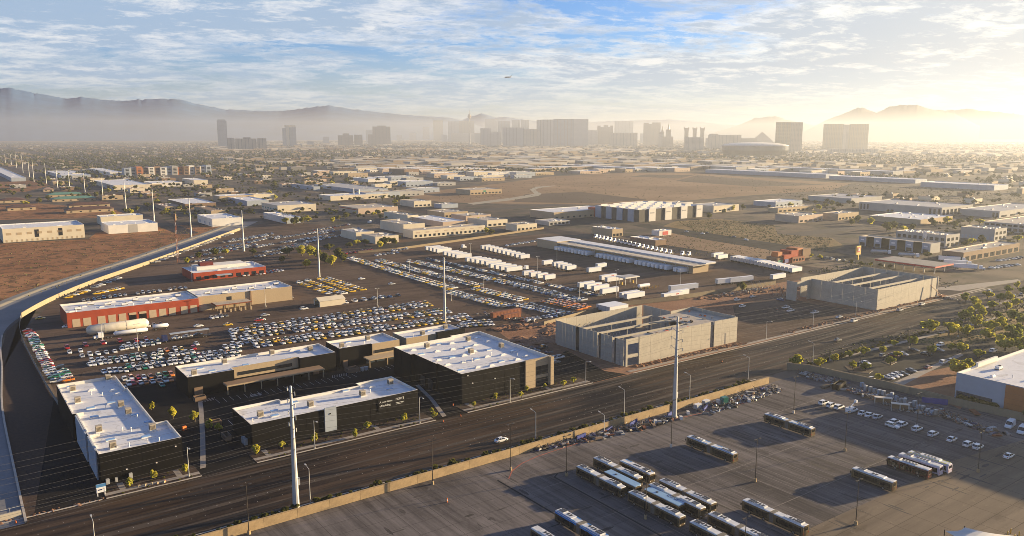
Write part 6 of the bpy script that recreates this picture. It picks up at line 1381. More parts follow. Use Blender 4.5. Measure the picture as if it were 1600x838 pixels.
# --- cars outside the yard
fl = {'v': V_, '-v': -V_, 'u': 0., '-u': R(180)}
for px, py, hd, kind, col, lab, nm in (
 (783,690,'u','sedan','white','white saloon driving on the dark road with a long shadow','moving_car'),(1309,533,'u','sedan','grey','dark car driving alone in the middle of the road','moving_car'),(1334,503,'u','suv','white','white car on the far lane by the nearer site kerb','moving_car'),(1406,486,'u','suv','silver','silver car passing the sunlit front of the farther shell','moving_car'),(1440,477,'u','suv','white','white car close behind the lift at the farther shell','moving_car'),(1547,457,'u','suv','white','white van-like car alone near the upper end of the road','moving_car'),(1573,467,'u','sedan','white','white car on the near lane at the upper end, last but one','moving_car'),(1586,464,'u','suv','black','black car on the near lane at the upper end','moving_car'),(1597,461,'u','sedan','white','white car cut by the right edge on the near lane','moving_car'),
 (1287,632,'u','suv','white','white car at the left end of the yard row under the junk strip','parked_car'),(1299,636,'u','suv','white','second white car from the left of the yard row under the junk strip','parked_car'),(1311,639,'u','suv','white','third white car from the left of the yard row under the junk strip','parked_car'),(1348,648,'u','sedan','white','white car just right of the bucket truck','parked_car'),(1359,651,'u','sedan','white','white car second right of the bucket truck','parked_car'),(1371,654,'u','sedan','silver','silver car third right of the bucket truck','parked_car'),
 (1394,668,'-v','suv','white','white car turned across, front of a group of three','parked_car'),(1398,662,'u','suv','white','white car at the back of the group of three','parked_car'),(1410,666,'u','suv','white','white car at the right of the group of three','parked_car'),(1433,673,'u','suv','white','white car alone by a lamp pole in the bus yard','parked_car'),(1458,681,'u','suv','white','largest white car in the loose row of the bus yard','parked_car'),(1487,689,'u','sedan','white','white car right of the largest one in the loose row','parked_car'),(1513,697,'u','suv','white','left white car of the pair at the lamp pole','parked_car'),(1528,701,'u','suv','white','right white car of the pair at the lamp pole','parked_car'),(1576,715,'u','sedan','white','last white car at the right end of the bus yard','parked_car'),
 (1352,569,'-v','sedan','white','white car on the left of the tree island in the office lot','parked_car'),(1380,558,'u','suv','grey','grey car in the middle row of the office lot, left end','parked_car'),(1396,557,'-v','sedan','dark red','dark red car in the middle row of the office lot','parked_car'),(1411,555,'-v','sedan','silver','silver car half behind a tree in the middle row','parked_car'),(1428,549,'-v','sedan','black','black car in the back row of the office lot','parked_car'),(1446,555,'-v','sedan','black','black car right of the small tree in the middle row','parked_car'),(1467,549,'-v','sedan','grey','grey car under the tree in the back row','parked_car'),(1469,541,'-u','suv','white','white car under the trees at the head of the office lot','parked_car'),(1474,568,'u','suv','white','white estate car by the bushy trees','parked_car'),(1485,565,'u','sedan','silver','silver car touching the bushy trees','parked_car'),(1552,550,'u','suv','white','lone white car near the right edge of the office lot','parked_car'),
 (1389,592,'-v','sedan','white','nearest white car of the white trio by the wall','parked_car'),(1396,589.5,'-v','sedan','white','middle white car of the white trio by the wall','parked_car'),(1402,587,'-v','sedan','white','farthest white car of the white trio by the wall','parked_car'),(1411,586,'-v','sedan','black','black car beside the white trio','parked_car'),(1424,581,'-v','sedan','grey','grey car two right of the white trio','parked_car'),(1450,576,'u','sedan','dark red','brown red car in the front row of the office lot','parked_car'),(1362,594,'u','sedan','white','white car half hidden behind the tan wall','parked_car'),
 (1228,482,'u','pickup','white','white pickup in front of the farther shell opening','parked_car'),(1235,487,'u','pickup','white','white pickup with equipment on the site paving','parked_car'),(1273,490,'u','pickup','white','white pickup with a green tailgate on the site paving','parked_car'),(1311,497,'-u','sedan','silver','silver car by the left wall of the farther shell','parked_car'),(1219,470,'v','suv','blue','dark blue car in shade at the edge of the farther shell','parked_car'),(1152,470,'u','suv','white','white van by the dirt heap at the site wall','parked_car'),(1176,465,'u','sedan','silver','silver car along the site wall heap','parked_car'),(1160,480,'u','sedan','white','white car alone on the dark site paving','parked_car'),
 (866,562,'u','suv','white','white car outside the lit tan entrance, left','parked_car'),(875,560,'u','suv','white','white car outside the lit tan entrance, middle','parked_car'),(868,568,'u','sedan','grey','grey car outside the lit tan entrance','parked_car'),(848,545,'u','pickup','black','black pickup at the dirt edge behind the big black building','parked_car'),
 (220,503,'u','suv','white','white car in front of the red roll-up doors','parked_car'),(105,512,'u','sedan','white','white car at the left corner of the red service building','parked_car'),(310,511,'u','sedan','white','white car in front of the tan service building','parked_car'),(356,509,'u','sedan','yellow','yellow cab in front of the low tan canopy','parked_car'),(404,502,'u','sedan','red','red car at the right end of the tan service building','parked_car'),(414,494,'u','sedan','silver','silver car under the beige shed corner','parked_car'),(408,501,'u','sedan','white|green','green and white cab by the tan service building','parked_car'),(63,499,'u','sedan','yellow','yellow cab alone at the fence by the channel','parked_car'),(475,484,'u','suv','white','white van left of the beige shed','parked_car'),
 (1073,363,'-v','sedan','silver','silver car on the street behind the trailer terminal, first','moving_car'),(1098,366,'-v','sedan','white','white car on the street behind the trailer terminal, second','moving_car'),(1105,365,'-v','sedan','black','black car on the street behind the trailer terminal','moving_car'),(1147,371,'-v','sedan','grey','grey car on the street beside the vacant lot','moving_car'),(1166,376,'-v','suv','white','white van on the street beside the vacant lot','moving_car'),(565,437,'u','sedan','white','white car crossing the open lane of the cab yard, left','parked_car'),(612,445,'u','sedan','silver','white and blue car crossing the open lane of the cab yard, right','parked_car')):
    u, v = P(px, py); col, top = (col.split('|')+[None])[:2]
    car(u, v, fl[hd], kind, col, lab, 'cars driving' if nm == 'moving_car' else 'cars parked outside the rows', top, py > 440, nm)
# bucket truck
u, v = P(1331, 644); t = car(u, v, 0, 'pickup', 'white', 'white bucket truck with a folded boom in the yard row', None, None, True, 'bucket_truck', 'truck')
part('service_box', MB().box(-2.7,-.9,-.98,.98,1.0,1.9), [M['paint_white']], t); part('boom', MB().tube((-1.6,0,1.9),(2.2,.2,3.4),.16,.13,6), [M['paint_white']], t); part('bucket', MB().box(2.0,2.8,-.3,.6,3.0,3.9), [M['paint_white']], t); part('turntable', MB().tube((-1.6,0,1.9),(-1.6,0,2.5),.35,.3,8), [M['galv']], t)
# --- vans at the right edge
def van(u, v, rz, label, col='paint_white', L=5.6):
    t = thing('van', label, 'van', (u, v, ZC), rz); S = [(-L/2,.9),(-L/2+.1,.98),(L/2-1.6,1.0),(L/2-1.2,1.0)]
    b = MB(); 
    prof = [(-L/2,.45),(-L/2,2.3),(-L/2+.15,2.5),(L/2-1.9,2.55),(L/2-1.5,2.42),(L/2-.75,1.35),(L/2-.1,1.12),(L/2,.8),(L/2-.05,.45)]; n = len(prof)
    for s in (-.98, .98): b.v += [(x, s*(1 if z < 1.6 else .9), z) for x, z in prof]
    for q in range(n): b.f.append((q, (q+1) % n, n+(q+1) % n, n+q)); b.m.append(0)
    b.f.append(tuple(reversed(range(n)))); b.m.append(0); b.f.append(tuple(range(n, 2*n))); b.m.append(0); part('body', b, [M[col]], t)
    part('windscreen', (lambda q: (q.face([(L/2-1.47,-.8,2.38),(L/2-1.47,.8,2.38),(L/2-.78,.88,1.42),(L/2-.78,-.88,1.42)]), q)[1])(MB()), [M['car_glass']], t)
    for s in (-1, 1): part('side_window', MB().box(L/2-2.2,L/2-1.2,s*.96-.03,s*.96+.03,1.45,2.1), [M['car_glass']], t); part('headlight', lamp_mesh('headlight'), None, t, (L/2-.03, s*.6, .85))
    for x in (-1.7, 1.7):
        for s in (-1, 1): part('wheel', wheel_mesh(), None, t, (x, s*.88, .34))
    return t
van(*P(1578, 668), R(188), 'white van at the right edge by the junk strip, left of two'); van(*P(1597, 677), R(188), 'white van at the right edge by the junk strip, right of two')

# ------------------------------------------------------------------ buses
D('bus_gold', (.12,.085,.042), .35, .1, .5, spec=.5); D('bus_white', (.60,.60,.585), .4, .18, .6); D('bus_glass', (.010,.011,.011), .08, 0, spec=.7); D('bus_blue', (.07,.22,.45), .35, 0); D('bus_bellows', (.16,.15,.14), .8, .2, 2); D('bus_edge', (.05,.20,.48), .35, 0); D('bus_lilac', (.50,.45,.52), .4, .1, .5); D('bus_lime', (.50,.47,.04), .4, 0); D('bus_darkred', (.065,.02,.02), .35, .5, .7); D('bus_skyroof', (.22,.36,.52), .35, .05, .3); D('bus_grille', (.03,.03,.035), .5, .2, 3)
def bus_section(parent, x0, x1, nose, tail, side, roof, stripe=None, name='body'):
    """one rigid section from x0 (rear) to x1 (front), lofted so roof edges and ends are rounded"""
    W2 = 1.28; b = MB(); prof = [(-1.22,.34),(-1.28,.6),(-1.28,2.35),(-1.2,2.82),(-.95,3.02),(.95,3.02),(1.2,2.82),(1.28,2.35),(1.28,.6),(1.22,.34)]
    st = [(x0, .93 if tail else 1.0, .97), (x0+.14, .99 if tail else 1, 1), (x1-.55, 1, 1), (x1-.14, .96 if nose else 1, .985 if nose else 1), (x1, .84 if nose else 1.0, .93 if nose else 1)]
    n = len(prof)
    for x, kw, kz in st: b.v += [(x, y*kw, .34+(z-.34)*kz) for y, z in prof]
    for j in range(len(st)-1):
        for i in range(n):
            q = (i+1) % n; b.f.append((j*n+q, j*n+i, (j+1)*n+i, (j+1)*n+q)[::-1]); b.m.append(1 if i in (3,4,5) else (2 if stripe == 'bus_edge' and i in (2,6) else 0))
    b.f.append(tuple(range(n))); b.m.append(0); b.f.append(tuple(len(st)*n-n+i for i in reversed(range(n)))); b.m.append(0)
    return part(name, b, [M[side], M[roof], M[stripe or side]], parent)
def bus_window(w, h): return shared(('bw', round(w, 2), h), lambda: MB().box(-w/2, w/2, -.02, .02, 0, h).mesh('window', [M['bus_glass']]))
def bus(u, v, label, L=12.2, artic=False, face=1, side='bus_gold', roof='bus_white', stripe=None, style='new', text=None, wrap=None):
    """nose towards -Y when face = 1, else +Y; u, v is the middle of the far end"""
    t = thing('articulated_bus' if artic else 'bus', label, 'bus', (u, v-L/2, .03), -V_*face, 'buses parked in the bus yard'); h = L/2
    secs = [(-h, -.6-.0, False, True), (.6, h, True, False)] if artic else [(-h, h, True, True)]
    for a, c, nose, tail in secs:
        bus_section(t, a, c, nose, tail, side, roof, stripe)
        n = int((c-a-1.2)/1.55); w = (c-a-1.4)/n
        for s in (-1, 1):
            for i in range(n): part('window', bus_window(w-.07, 1.3), None, t, (a+.55+w*(i+.5), s*1.285, 1.06))
            part('lower_skirt', MB().box(a+.3, c-.35, s*1.28-.015, s*1.28+.015, .36, .62), [M['plastic']], t)
        wx = [a+2.6, c-2.7] if not artic else ([a+2.4] if tail else [a+1.6, c-2.6])
        if artic and tail: wx = [a+2.6]
        for x in wx:
            for s in (-1, 1): part('wheel', wheel_mesh(.48, .3), None, t, (x, s*1.16, .48))
        if style == 'new':
            m1 = (a+c)/2+random.uniform(-.5,.5); pl_ = random.choice((.32,.42,.5)); nv = random.choice((2,3,4,5)); ph_ = random.choice((3.2,3.28,3.36))
            part('roof_pod', MB().obox((0,0), 0, (c-a)*pl_, random.choice((1.5,1.7,1.9)), 3.0, ph_, 0, .95), [M['bus_white']], t, (m1-.3, 0, 0))
            for k in range(nv): part('roof_vent', shared('rvent', lambda: MB().box(-.32,.32,-.42,.42,0,.05).mesh('roof_vent', [M['bus_grille']])), None, t, (m1-.3+(k-(nv-1)/2)*.95, .1, ph_))
            part('roof_unit', MB().obox((0,0), 0, 2.1, 1.9, 3.0, 3.34, 0, .93), [M['bus_white']], t, ((c-2.6) if nose else (a+1.9), 0, 0))
            for k in range(3):
                for s in (-1, 1): part('roof_fan', shared('rfan', lambda: MB().box(-.26,.26,-.34,.34,0,.05).mesh('roof_fan', [M['bus_grille']])), None, t, (((c-2.6) if nose else (a+1.9))+(k-1)*.62, s*.42, 3.34))
        elif style == 'flat':
            part('roof_panel', MB().box(a+.1, c-.1, -1.32, 1.32, 3.0, 3.1), [M['bus_skyroof']], t); part('roof_hatch', MB().box(a+3.2,a+3.8,-.3,.3,3.1,3.2), [M['bus_grille']], t)
        if stripe and stripe != side:
            for s in (-1, 1): part('roof_stripe', MB().box(a+.5, c-.8, s*.98-.16, s*.98+.16, 3.0, 3.05), [M[stripe]], t)
    if artic:
        b = MB()
        for k in range(7): b.box(-.62+k*.18, -.52+k*.18, -1.27, 1.27, .4, 3.05)
        b.box(-.6,.6,-1.2,1.2,.45,2.98); part('bellows', b, [M['bus_bellows']], t)
    part('windscreen', MB().box(h-.06, h+.015, -1.0, 1.0, 1.1, 2.3), [M['bus_glass']], t); part('destination_sign', MB().box(h-.14, h-.02, -.9, .9, 2.42, 2.75), [M['black_trim']], t)
    part('rear_window', MB().box(-h-.02, -h+.05, -.8, .8, 1.7, 2.5), [M['bus_glass']], t); part('engine_door', MB().box(-h-.03, -h+.05, -.95, .95, .6, 1.5), [M[side]], t)
    for s in (-1, 1):
        part('headlight', lamp_mesh('headlight'), None, t, (h-.02, s*.8, .8)); part('taillight', lamp_mesh('taillight'), None, t, (-h, s*1.0, 1.1)); part('mirror', MB().box(h-.1,h+.15,s*1.42-.12,s*1.42+.12,1.6,2.2), [M['plastic']], t)
    for x in ([h-1.1, h-5.6] + ([-2.4] if artic else [])): part('door', MB().box(x-.55, x+.55, -1.31, -1.285, .42, 2.45), [M['bus_glass']], t)
    if wrap:
        r = random.Random(3)
        for k in range(22): part('wrap_patch', MB().obox((0,0), 0, r.uniform(.3,1.0), .012, r.uniform(.6,1.4), r.uniform(1.5,2.5)), [M[r.choice(wrap)]], t, (r.uniform(-h+.6,h-.6), 1.31, 0))
    if text: o = lettering(text, t, (.2, .45, 3.12), 1.5, (0,0,R(0)), 'navy')
    return t
z5 = lambda x, y: (1040+x*.1671, 620+y*.1671)
# rows read off the photograph: column px/py of the near side of the far end
def bus_at(px, py, label, **k):
    u, v = P(px, py); return bus(u+1.3, v, label, **k)
AR = dict(L=18.3, artic=True)
bus_at(1192.5, 659.5, 'lone bendy bus with blue and white roof, closest to the row of white cars', face=-1, stripe='bus_blue', **AR)
bus_at(1071.5, 696, 'long bendy bus with blue and white roof standing alone between two lamp poles', face=-1, stripe='bus_blue', **AR)
bus_at(1329, 747, 'single bus with white adverts on its gold side, alone with a shadow in front', face=-1, wrap=None, style='new')
bus_at(1384.5, 729, 'dark red patterned bus, front of the three side by side', face=-1, side='bus_darkred', wrap=['dark_red','stucco_brown','black_trim','stucco_tan'])
bus_at(1402, 724, 'lilac white bus, middle of the three side by side', face=-1, side='bus_lilac')
bus_at(1416, 721, 'bus with lime yellow roof stripes, back of the three side by side', face=-1, side='bus_lilac', stripe='bus_lime')
bus_at(899.5, 744, 'bendy bus with pale roof, front left of the parked rank', face=1, **AR)
bus_at(926, 730, 'bendy bus with pale roof, behind the front left one', face=1, **AR)
bus_at(967, 735, 'short bus with blue green roof edge next to the back bendy bus of the rank', face=1, stripe='bus_blue')
bus_at(943.5, 753, 'old bus with flat pale blue roof between two bendy buses', face=1, style='flat', roof='bus_skyroof')
bus_at(980, 785, 'bendy bus behind the lamp pole, front row of the rank', face=1, **AR)
bus_at(1006, 781, 'old bus with flat pale blue roof carrying dark script lettering', face=1, style='flat', roof='bus_skyroof', text='Citrus')
bus_at(1012, 773, 'bendy bus right of the lettered blue roof', face=1, **AR)
bus_at(1028.5, 766, 'bendy bus at the right outside of the rank', face=1, **AR)
bus_at(866, 815, 'bendy bus with bright blue roof edges at the bottom of the picture', face=1, stripe='bus_edge', **AR)
bus_at(828, 843, 'bus cut by the bottom edge left of the blue edged one', face=1)
bus_at(1158, 798, 'bendy bus with pale roof near the bottom, right of the rank', face=-1, **AR)
bus_at(1104.5, 820, 'bendy bus with pale roof cut by the bottom edge, right of two', face=1, **AR)
bus_at(1075.5, 833, 'bendy bus with pale roof cut by the bottom edge, left of two', face=1, **AR)

# ------------------------------------------------------------------ trailers and lorries
def trailer_parts(t, L, full):
    part('cargo_box', shared(('cb', L), lambda: MB().box(0, L, -1.3, 1.3, 1.15, 4.05).mesh('cargo_box', [M['paint_white']])), None, t)
    part('rear_door', shared('rd', lambda: MB().box(-.05, .0, -1.2, 1.2, 1.25, 3.95).mesh('rear_door', [M['galv']])), None, t)
    part('chassis', shared(('ch', L), lambda: MB().box(.3, L-1, -.5, .5, .85, 1.15).mesh('chassis', [M['dark_metal']])), None, t)
    part('top_rail', shared(('rl', L), lambda: MB().box(.02, L, -1.33, 1.33, 3.93, 4.0).mesh('top_rail', [M['galv']])), None, t)
    for x in (1.3, 2.6):
        for s in (-1, 1): part('wheel', wheel_mesh(.5, .5), None, t, (x, s*.95, .5))
    part('landing_leg', shared('ll', lambda: MB().box(-.08,.08,-.9,.9,0,1.2).mesh('landing_leg', [M['dark_metal']])), None, t, (L-2.6, 0, 0))
    if full: part('logo', shared('lg', lambda: MB().box(0,2.6,-1.315,-1.3,2.7,3.3).mesh('logo', [M['red']])), None, t, (L*.62, 0, 0)); part('lettering', shared('lt', lambda: MB().box(0,3.2,-1.315,-1.3,2.4,2.8).mesh('lettering', [M['grey_roof']])), None, t, (L*.18, 0, 0))
def trailers(p0, p1, n, rz, L, where, full=False, vert='from the left'):
    a, c = P(*p0), P(*p1)
    for i in range(n):
        k = i/max(1, n-1); lab = 'white box trailer '+(nth(i+1)+' '+vert+', ' if n > 1 else '')+where
        t = thing('box_trailer', words(lab), 'trailer', (a[0]+(c[0]-a[0])*k, a[1]+(c[1]-a[1])*k, .03), rz+random.uniform(-.02,.02), 'white box trailers'); trailer_parts(t, L, full and i % 2 == n % 2)
FE = 'from the far end'
for i in range(33):                                     # backed against the dock
    if i in (10, 11, 21, 30): continue
    y = tv1-4-i*(TL-9)/32; L = 8.6
    t = thing('box_trailer', 'white box trailer at the terminal dock, %s from the far end' % nth(i+1), 'trailer', (tu+9.3, y, .03), R(180)+random.uniform(-.01,.01), 'white box trailers'); trailer_parts(t, L, False)
trailers((752,391),(812,406.5),10,0,9,'in the row behind the terminal yard entrance',False,FE); trailers((665,393),(682,397),4,0,14,'top group of the long trailer column',False,FE); trailers((693,401),(712,406),4,0,14,'second group of the long trailer column',False,FE); trailers((728,411),(758,417),5,0,14,'third group of the long trailer column',False,FE); trailers((765,421),(790,427),4,0,14,'fourth group of the long trailer column',False,FE); trailers((817,433),(850,439.5),4,0,9,'lowest group of the long trailer column',True,FE)
trailers((848,416),(848,416),1,0,9,'standing alone left of four in a line'); trailers((864,418.5),(884,424.5),4,0,9,'in the line of four',False,FE)
for px, py, n, q, L, lab in ((918,428,1,(918,428),12,'with a red mark, alone below the dock'),(932,421,1,(932,421),9,'alone close under the dock'),(938,440,2,(947,443),14,'in the pair left of the fuel island'),(904,452,3,(926,457),13,'in the group of three below the pair'),(939,462,1,(939,462),14,'with a red mark, right of the group of three'),(969,468,2,(977,470),15,'in the pair nearest the concrete shell'),(1035,470,2,(1046,466),16,'in the pair beside the site wall'),(1046,457,1,(1046,457),22,'long, lying along the site wall'),(1119,446,1,(1119,446),20,'long, at the end of the site wall'),(1139,444,1,(1139,444),20,'long, second at the end of the site wall'),(1205,439,1,(1205,439),14,'with dark lettering beside the farther shell'),(934,487,4,(950,491),14,'in the tight group behind the nearer concrete shell')):
    trailers((px,py),q,n,0 if n > 1 or L < 16 else R(-8),L,lab,True)
trailers((1113,404),(1120,407),2,0,12,'in the pair across the terminal yard'); trailers((1143,409),(1180,416),8,0,10,'in the back row by the restaurant',False,FE); trailers((1169,414),(1235,428),12,0,12,'in the long row by the restaurant',False,FE)
def tractor(u, v, rz, label, group=None, col='paint_white'):
    t = thing('lorry_tractor', label, 'lorry', (u, v, .03), rz, group)
    part('cab', shared(('cab', col), lambda: MB().obox((0,0),0,2.4,2.4,1,3.6,0,.92).mesh('cab', [M[col]])), None, t, (1.2,0,0)); part('bonnet', shared(('bon', col), lambda: MB().obox((0,0),0,1.7,2.0,.8,2.0,0,.9).mesh('bonnet', [M[col]])), None, t, (3.2,0,0))
    part('windscreen', shared('tws', lambda: MB().box(-.05,.05,-1,1,0,.9).mesh('windscreen', [M['car_glass']])), None, t, (2.38,0,2.3)); part('chassis', shared('tch', lambda: MB().box(-3,0,-.5,.5,.8,1.1).mesh('chassis', [M['dark_metal']])), None, t)
    for x in (-2.2, -.9, 3.1):
        for s in (-1, 1): part('wheel', wheel_mesh(.5, .4), None, t, (x, s*1.0, .5))
    return t
a, c = P(932, 372), P(1048, 397)
for i in range(19):
    k = i/18; tractor(a[0]+(c[0]-a[0])*k, a[1]+(c[1]-a[1])*k, R(200), 'white lorry tractor parked behind the terminal, %s from the far end' % nth(i+1), 'lorry tractors behind the terminal')
for px, py in ((1067,399),(1077,400)): tractor(*P(px, py), R(200), 'white lorry tractor beside the terminal end, %s of two' % ('left' if px < 1070 else 'right'), 'lorry tractors behind the terminal')
tractor(*P(722, 389), 0, 'white lorry tractor alone above the long trailer column'); tractor(*P(824, 423), R(90), 'white lorry tractor standing by the lowest trailer group'); tractor(*P(580, 349), R(180), 'white lorry tractor in the workshop street')
for px, py, lab in ((1466,408,'long white lorry trailer beside the fuel station canopy, behind'),(1474,414,'long white lorry trailer beside the fuel station canopy, middle'),(1490,420,'white lorry trailer leaving the fuel station')):
    u, v = P(px, py); t = thing('box_trailer', lab, 'trailer', (u, v, .03), R(-60), 'lorries at the fuel station'); trailer_parts(t, 15, False); tractor(u+16*math.cos(R(-60)), v+16*math.sin(R(-60)), R(-60), 'white tractor pulling the '+lab.split(' ', 1)[1].replace('beside', 'by'), 'lorries at the fuel station')
def capsule(x0, x1, z, r, n=14):
    return loft([[(x, q*math.cos(2*math.pi*i/n), z+q*math.sin(2*math.pi*i/n)) for i in range(n)] for x, q in ((x0-r*.8,r*.25),(x0-r*.45,r*.75),(x0,r),(x1,r),(x1+r*.45,r*.75),(x1+r*.8,r*.25))])
for px, py, lab in ((1362,397,'silver tank lorry left of two in front of the shop row'),(1405,402,'silver tank lorry right of two in front of the shop row')):
    u, v = P(px, py); t = thing('tank_lorry', lab, 'lorry', (u, v, 0), R(-50), 'tank lorries by the shop row'); part('tank', capsule(0, 11, 2.4, 1.3), [M['galv']], t); part('cab', MB().obox((13.4,0),0,2.4,2.4,.8,3.4,0,.9), [M['paint_white']], t)
    for x in (1,2.3,10,13.5):
        for s in (-1,1): part('wheel', wheel_mesh(.5,.4), None, t, (x, s, .5))
# tanks and car carrier in the cab yard
u, v = P(136, 528); t = thing('storage_tank', 'huge cream cylindrical tank lying in front of the red service building', 'tank', (u, v+2.5, 0), R(2))
part('shell', capsule(2, 27, 3.0, 2.4, 20), [M['tank_cream']], t, smooth=True)
for x in (5, 13, 22): part('saddle', MB().box(x-.4,x+.4,-2,2,0,1.6), [M['concrete']], t)
for x in (8, 18): part('band', MB().tube((x,0,3),(x+.25,0,3),2.44,2.44,20), [M['concrete']], t)
u, v = P(152, 531); t = thing('tank_lorry', 'white gas tank lorry parked in front of the huge cream tank', 'lorry', (u, v, 0), 0)
part('tank', capsule(8, 22, 1.9, 1.0), [M['paint_white']], t, smooth=True); part('cab', MB().obox((1.6,0),0,2.4,2.4,1,3.4,0,.92), [M['paint_white']], t); part('bonnet', MB().obox((-.6,0),0,1.8,2,.8,1.9,0,.9), [M['paint_white']], t); part('windscreen', MB().box(.3,.42,-1,1,2.3,3.1), [M['car_glass']], t); part('chassis', MB().box(0,22,-.5,.5,.7,1), [M['dark_metal']], t)
for x in (-.6, 4.5, 6, 18, 19.5):
    for s in (-1,1): part('wheel', wheel_mesh(.5,.4), None, t, (x, s, .5))
u, v = P(238, 517); t = thing('gas_trailer', 'small white gas tank trailer right of the huge cream tank', 'trailer', (u, v, 0), 0); part('tank', capsule(1, 7, 2, 1.0), [M['paint_white']], t, smooth=True); part('chassis', MB().box(0,8,-.4,.4,.7,1.0), [M['dark_metal']], t)
for s in (-1,1): part('wheel', wheel_mesh(.5,.4), None, t, (1.5, s, .5)); part('wheel', wheel_mesh(.5,.4), None, t, (6.5, s, .5))
u, v = P(252, 536); t = thing('car_carrier', 'car carrier trailer with a pale flat top and cars loaded inside', 'lorry', (u, v, 0), 0)
part('deck_roof', MB().box(4,22,-1.3,1.3,3.6,3.9), [M['bluegrey']], t); part('lower_deck', MB().box(4,23,-1.25,1.25,.8,1.0), [M['dark_metal']], t); part('cab', MB().obox((1.6,0),0,2.4,2.4,.8,3.4,0,.92), [M['navy']], t); part('bonnet', MB().obox((-.4,0),0,1.6,2,.7,1.9,0,.9), [M['navy']], t)
for x in (4.3,8.5,12.7,16.9,21.6):
    for s in (-1.22,1.22): part('post', slab_mesh('post', .18, .18, 2.7, 'dark_metal'), None, t, (x, s, .95))
for x in (-.4,2,19,20.3):
    for s in (-1,1): part('wheel', wheel_mesh(.45,.35), None, t, (x, s, .45))
ZC = 1.0
for k, col in enumerate(('white','silver','black')): car(u+7+k*5, v, 0, 'sedan', col, '%s car loaded on the lower deck of the car carrier' % col, None, None, False, 'loaded_car')
ZC = .03
# shipping containers
for px, py, L, m, lab in ((768,497,20,'rust','long rust red container at the end of the cab yard'),(785,500,12,'rust','second rust red container partly behind scrap')):
    u, v = P(px, py); t = thing('shipping_container', lab, 'container', (u, v, 0), R(4)); part('box', MB().box(0,L,-1.25,1.25,.1,2.7), [M[m]], t)
    for k in range(int(L/1.0)): part('rib', shared(('crib', m), lambda: MB().box(0,.35,-1.3,1.3,.2,2.6).mesh('rib', [M[m]])), None, t, (.3+k*1.0,0,0))
# ------------------------------------------------------------------ poles, wires, lamps
def power_pole(px, py, ytop, label, big=True):
    u, v = P(px, py); k = H/((py-HY)*CP); h = (py-ytop)*k*CP*1.02; t = thing('power_pole', label, 'pole', (u, v, 0), 0, 'tall steel power poles')
    r0 = .9 if big else .75; part('shaft', MB().tube((0,0,0),(0,0,h),r0,.28,12), [M['galv']], t, smooth=False); part('base', MB().tube((0,0,0),(0,0,.4),1.2,1.2,12), [M['concrete']], t)
    return t, u, v, h
T1, u1_, v1_, h1 = power_pole(463, 795, 597, 'nearest tall white steel power pole at the bottom left, in front of the black buildings')
T2, u2_, v2_, h2 = power_pole(1053.5, 652, 492, 'tall steel power pole by the tan block wall in front of the nearer concrete shell')
ARM = {}
for t, u, v, h in ((T1,u1_,v1_,h1),(T2,u2_,v2_,h2)):
    ARM[t] = []
    for z in (h-1, h-4.2, h-7.4, h-10.6):
        for s in (-1, 1):
            part('arm', MB().tube((0,0,z-1.2),(0,s*2.6,z+.1),.10,.06,6), [M['steel']], t); part('insulator', MB().tube((0,s*2.6,z+.1),(0,s*2.6,z-1.0),.12,.12,6), [M['galv']], t); ARM[t].append((u, v+s*2.6, z-1.0))
    for z in (h-14, h-17): part('bracket', MB().box(-.1,.1,-1.1,1.1,z,z+.12), [M['steel']], t); 
    for z in (h-14, h-17): ARM[t].append((u, v+1, z)); ARM[t].append((u, v-1, z))
part('cabinet', MB().box(.6,1.2,-.4,.4,6.5,8.4), [M['galv']], T1); part('cabinet', MB().box(.5,1.1,-.4,.4,7,9), [M['galv']], T2)
def wire(a, c, sag, label, r=.022, n=12):
    b = MB(); pts = [(a[0]+(c[0]-a[0])*i/n, a[1]+(c[1]-a[1])*i/n, a[2]+(c[2]-a[2])*i/n-sag*4*(i/n)*(1-i/n)) for i in range(n+1)]
    for p, q in zip(pts, pts[1:]): b.tube(p, q, r, r, 4, 0, False)
    return tag(part('power_line', b, [M['wire']], None), label, 'cable', 'power lines along the road')
for i, (a, c) in enumerate(zip(ARM[T1], ARM[T2])):
    wire(a, c, 2.6+.2*(i % 3), 'thin power line strung between the two tall poles along the road')
    wire(a, (a[0]-140, a[1]+.0, a[2]), 2.6, 'thin power line running from the nearest tall pole out of the left side')
    wire(c, (c[0]+150, c[1]-2, c[2]), 2.6, 'thin power line running from the second tall pole up the road')
for px, py, yt, lab in ((695,505,402,'tall white power pole rising from the mixed yellow and white cab block'),(499,437,357.5,'tall white power pole beside the trees of the upper cab yard'),(381,393,329,'tall white power pole at the channel end by the back lot'),(299,371,310,'tall white power pole by the lattice mast'),(241,346,296,'tall white power pole above the white warehouses'),(197,328,284,'tall power pole at the brown hipped roofs'),(161,312,278,'power pole at the green roof, third of the far line'),(133,303,271,'power pole of the far line beside the apartment street'),(109,296,266,'power pole of the far line, fifth from the near end'),(90,293.5,261,'power pole of the far line, sixth from the near end'),(72.5,287,256,'power pole of the far line, seventh from the near end'),(53,284,251,'power pole of the far line, eighth from the near end'),(46,277,250,'power pole of the far line, ninth from the near end'),(36,270,243,'power pole of the far line, tenth from the near end'),(26,263,238,'thick pale power pole at the far end of the line'),(18,260,241,'slim power pole at the far left, right of another'),(9,259,241,'slim power pole at the far left edge')):
    t, u, v, h = power_pole(px, py, yt, lab, False)
    for z in (h-1, h-4.5): part('arm', MB().box(-.08,.08,-1.8,1.8,z,z+.15), [M['steel']], t)
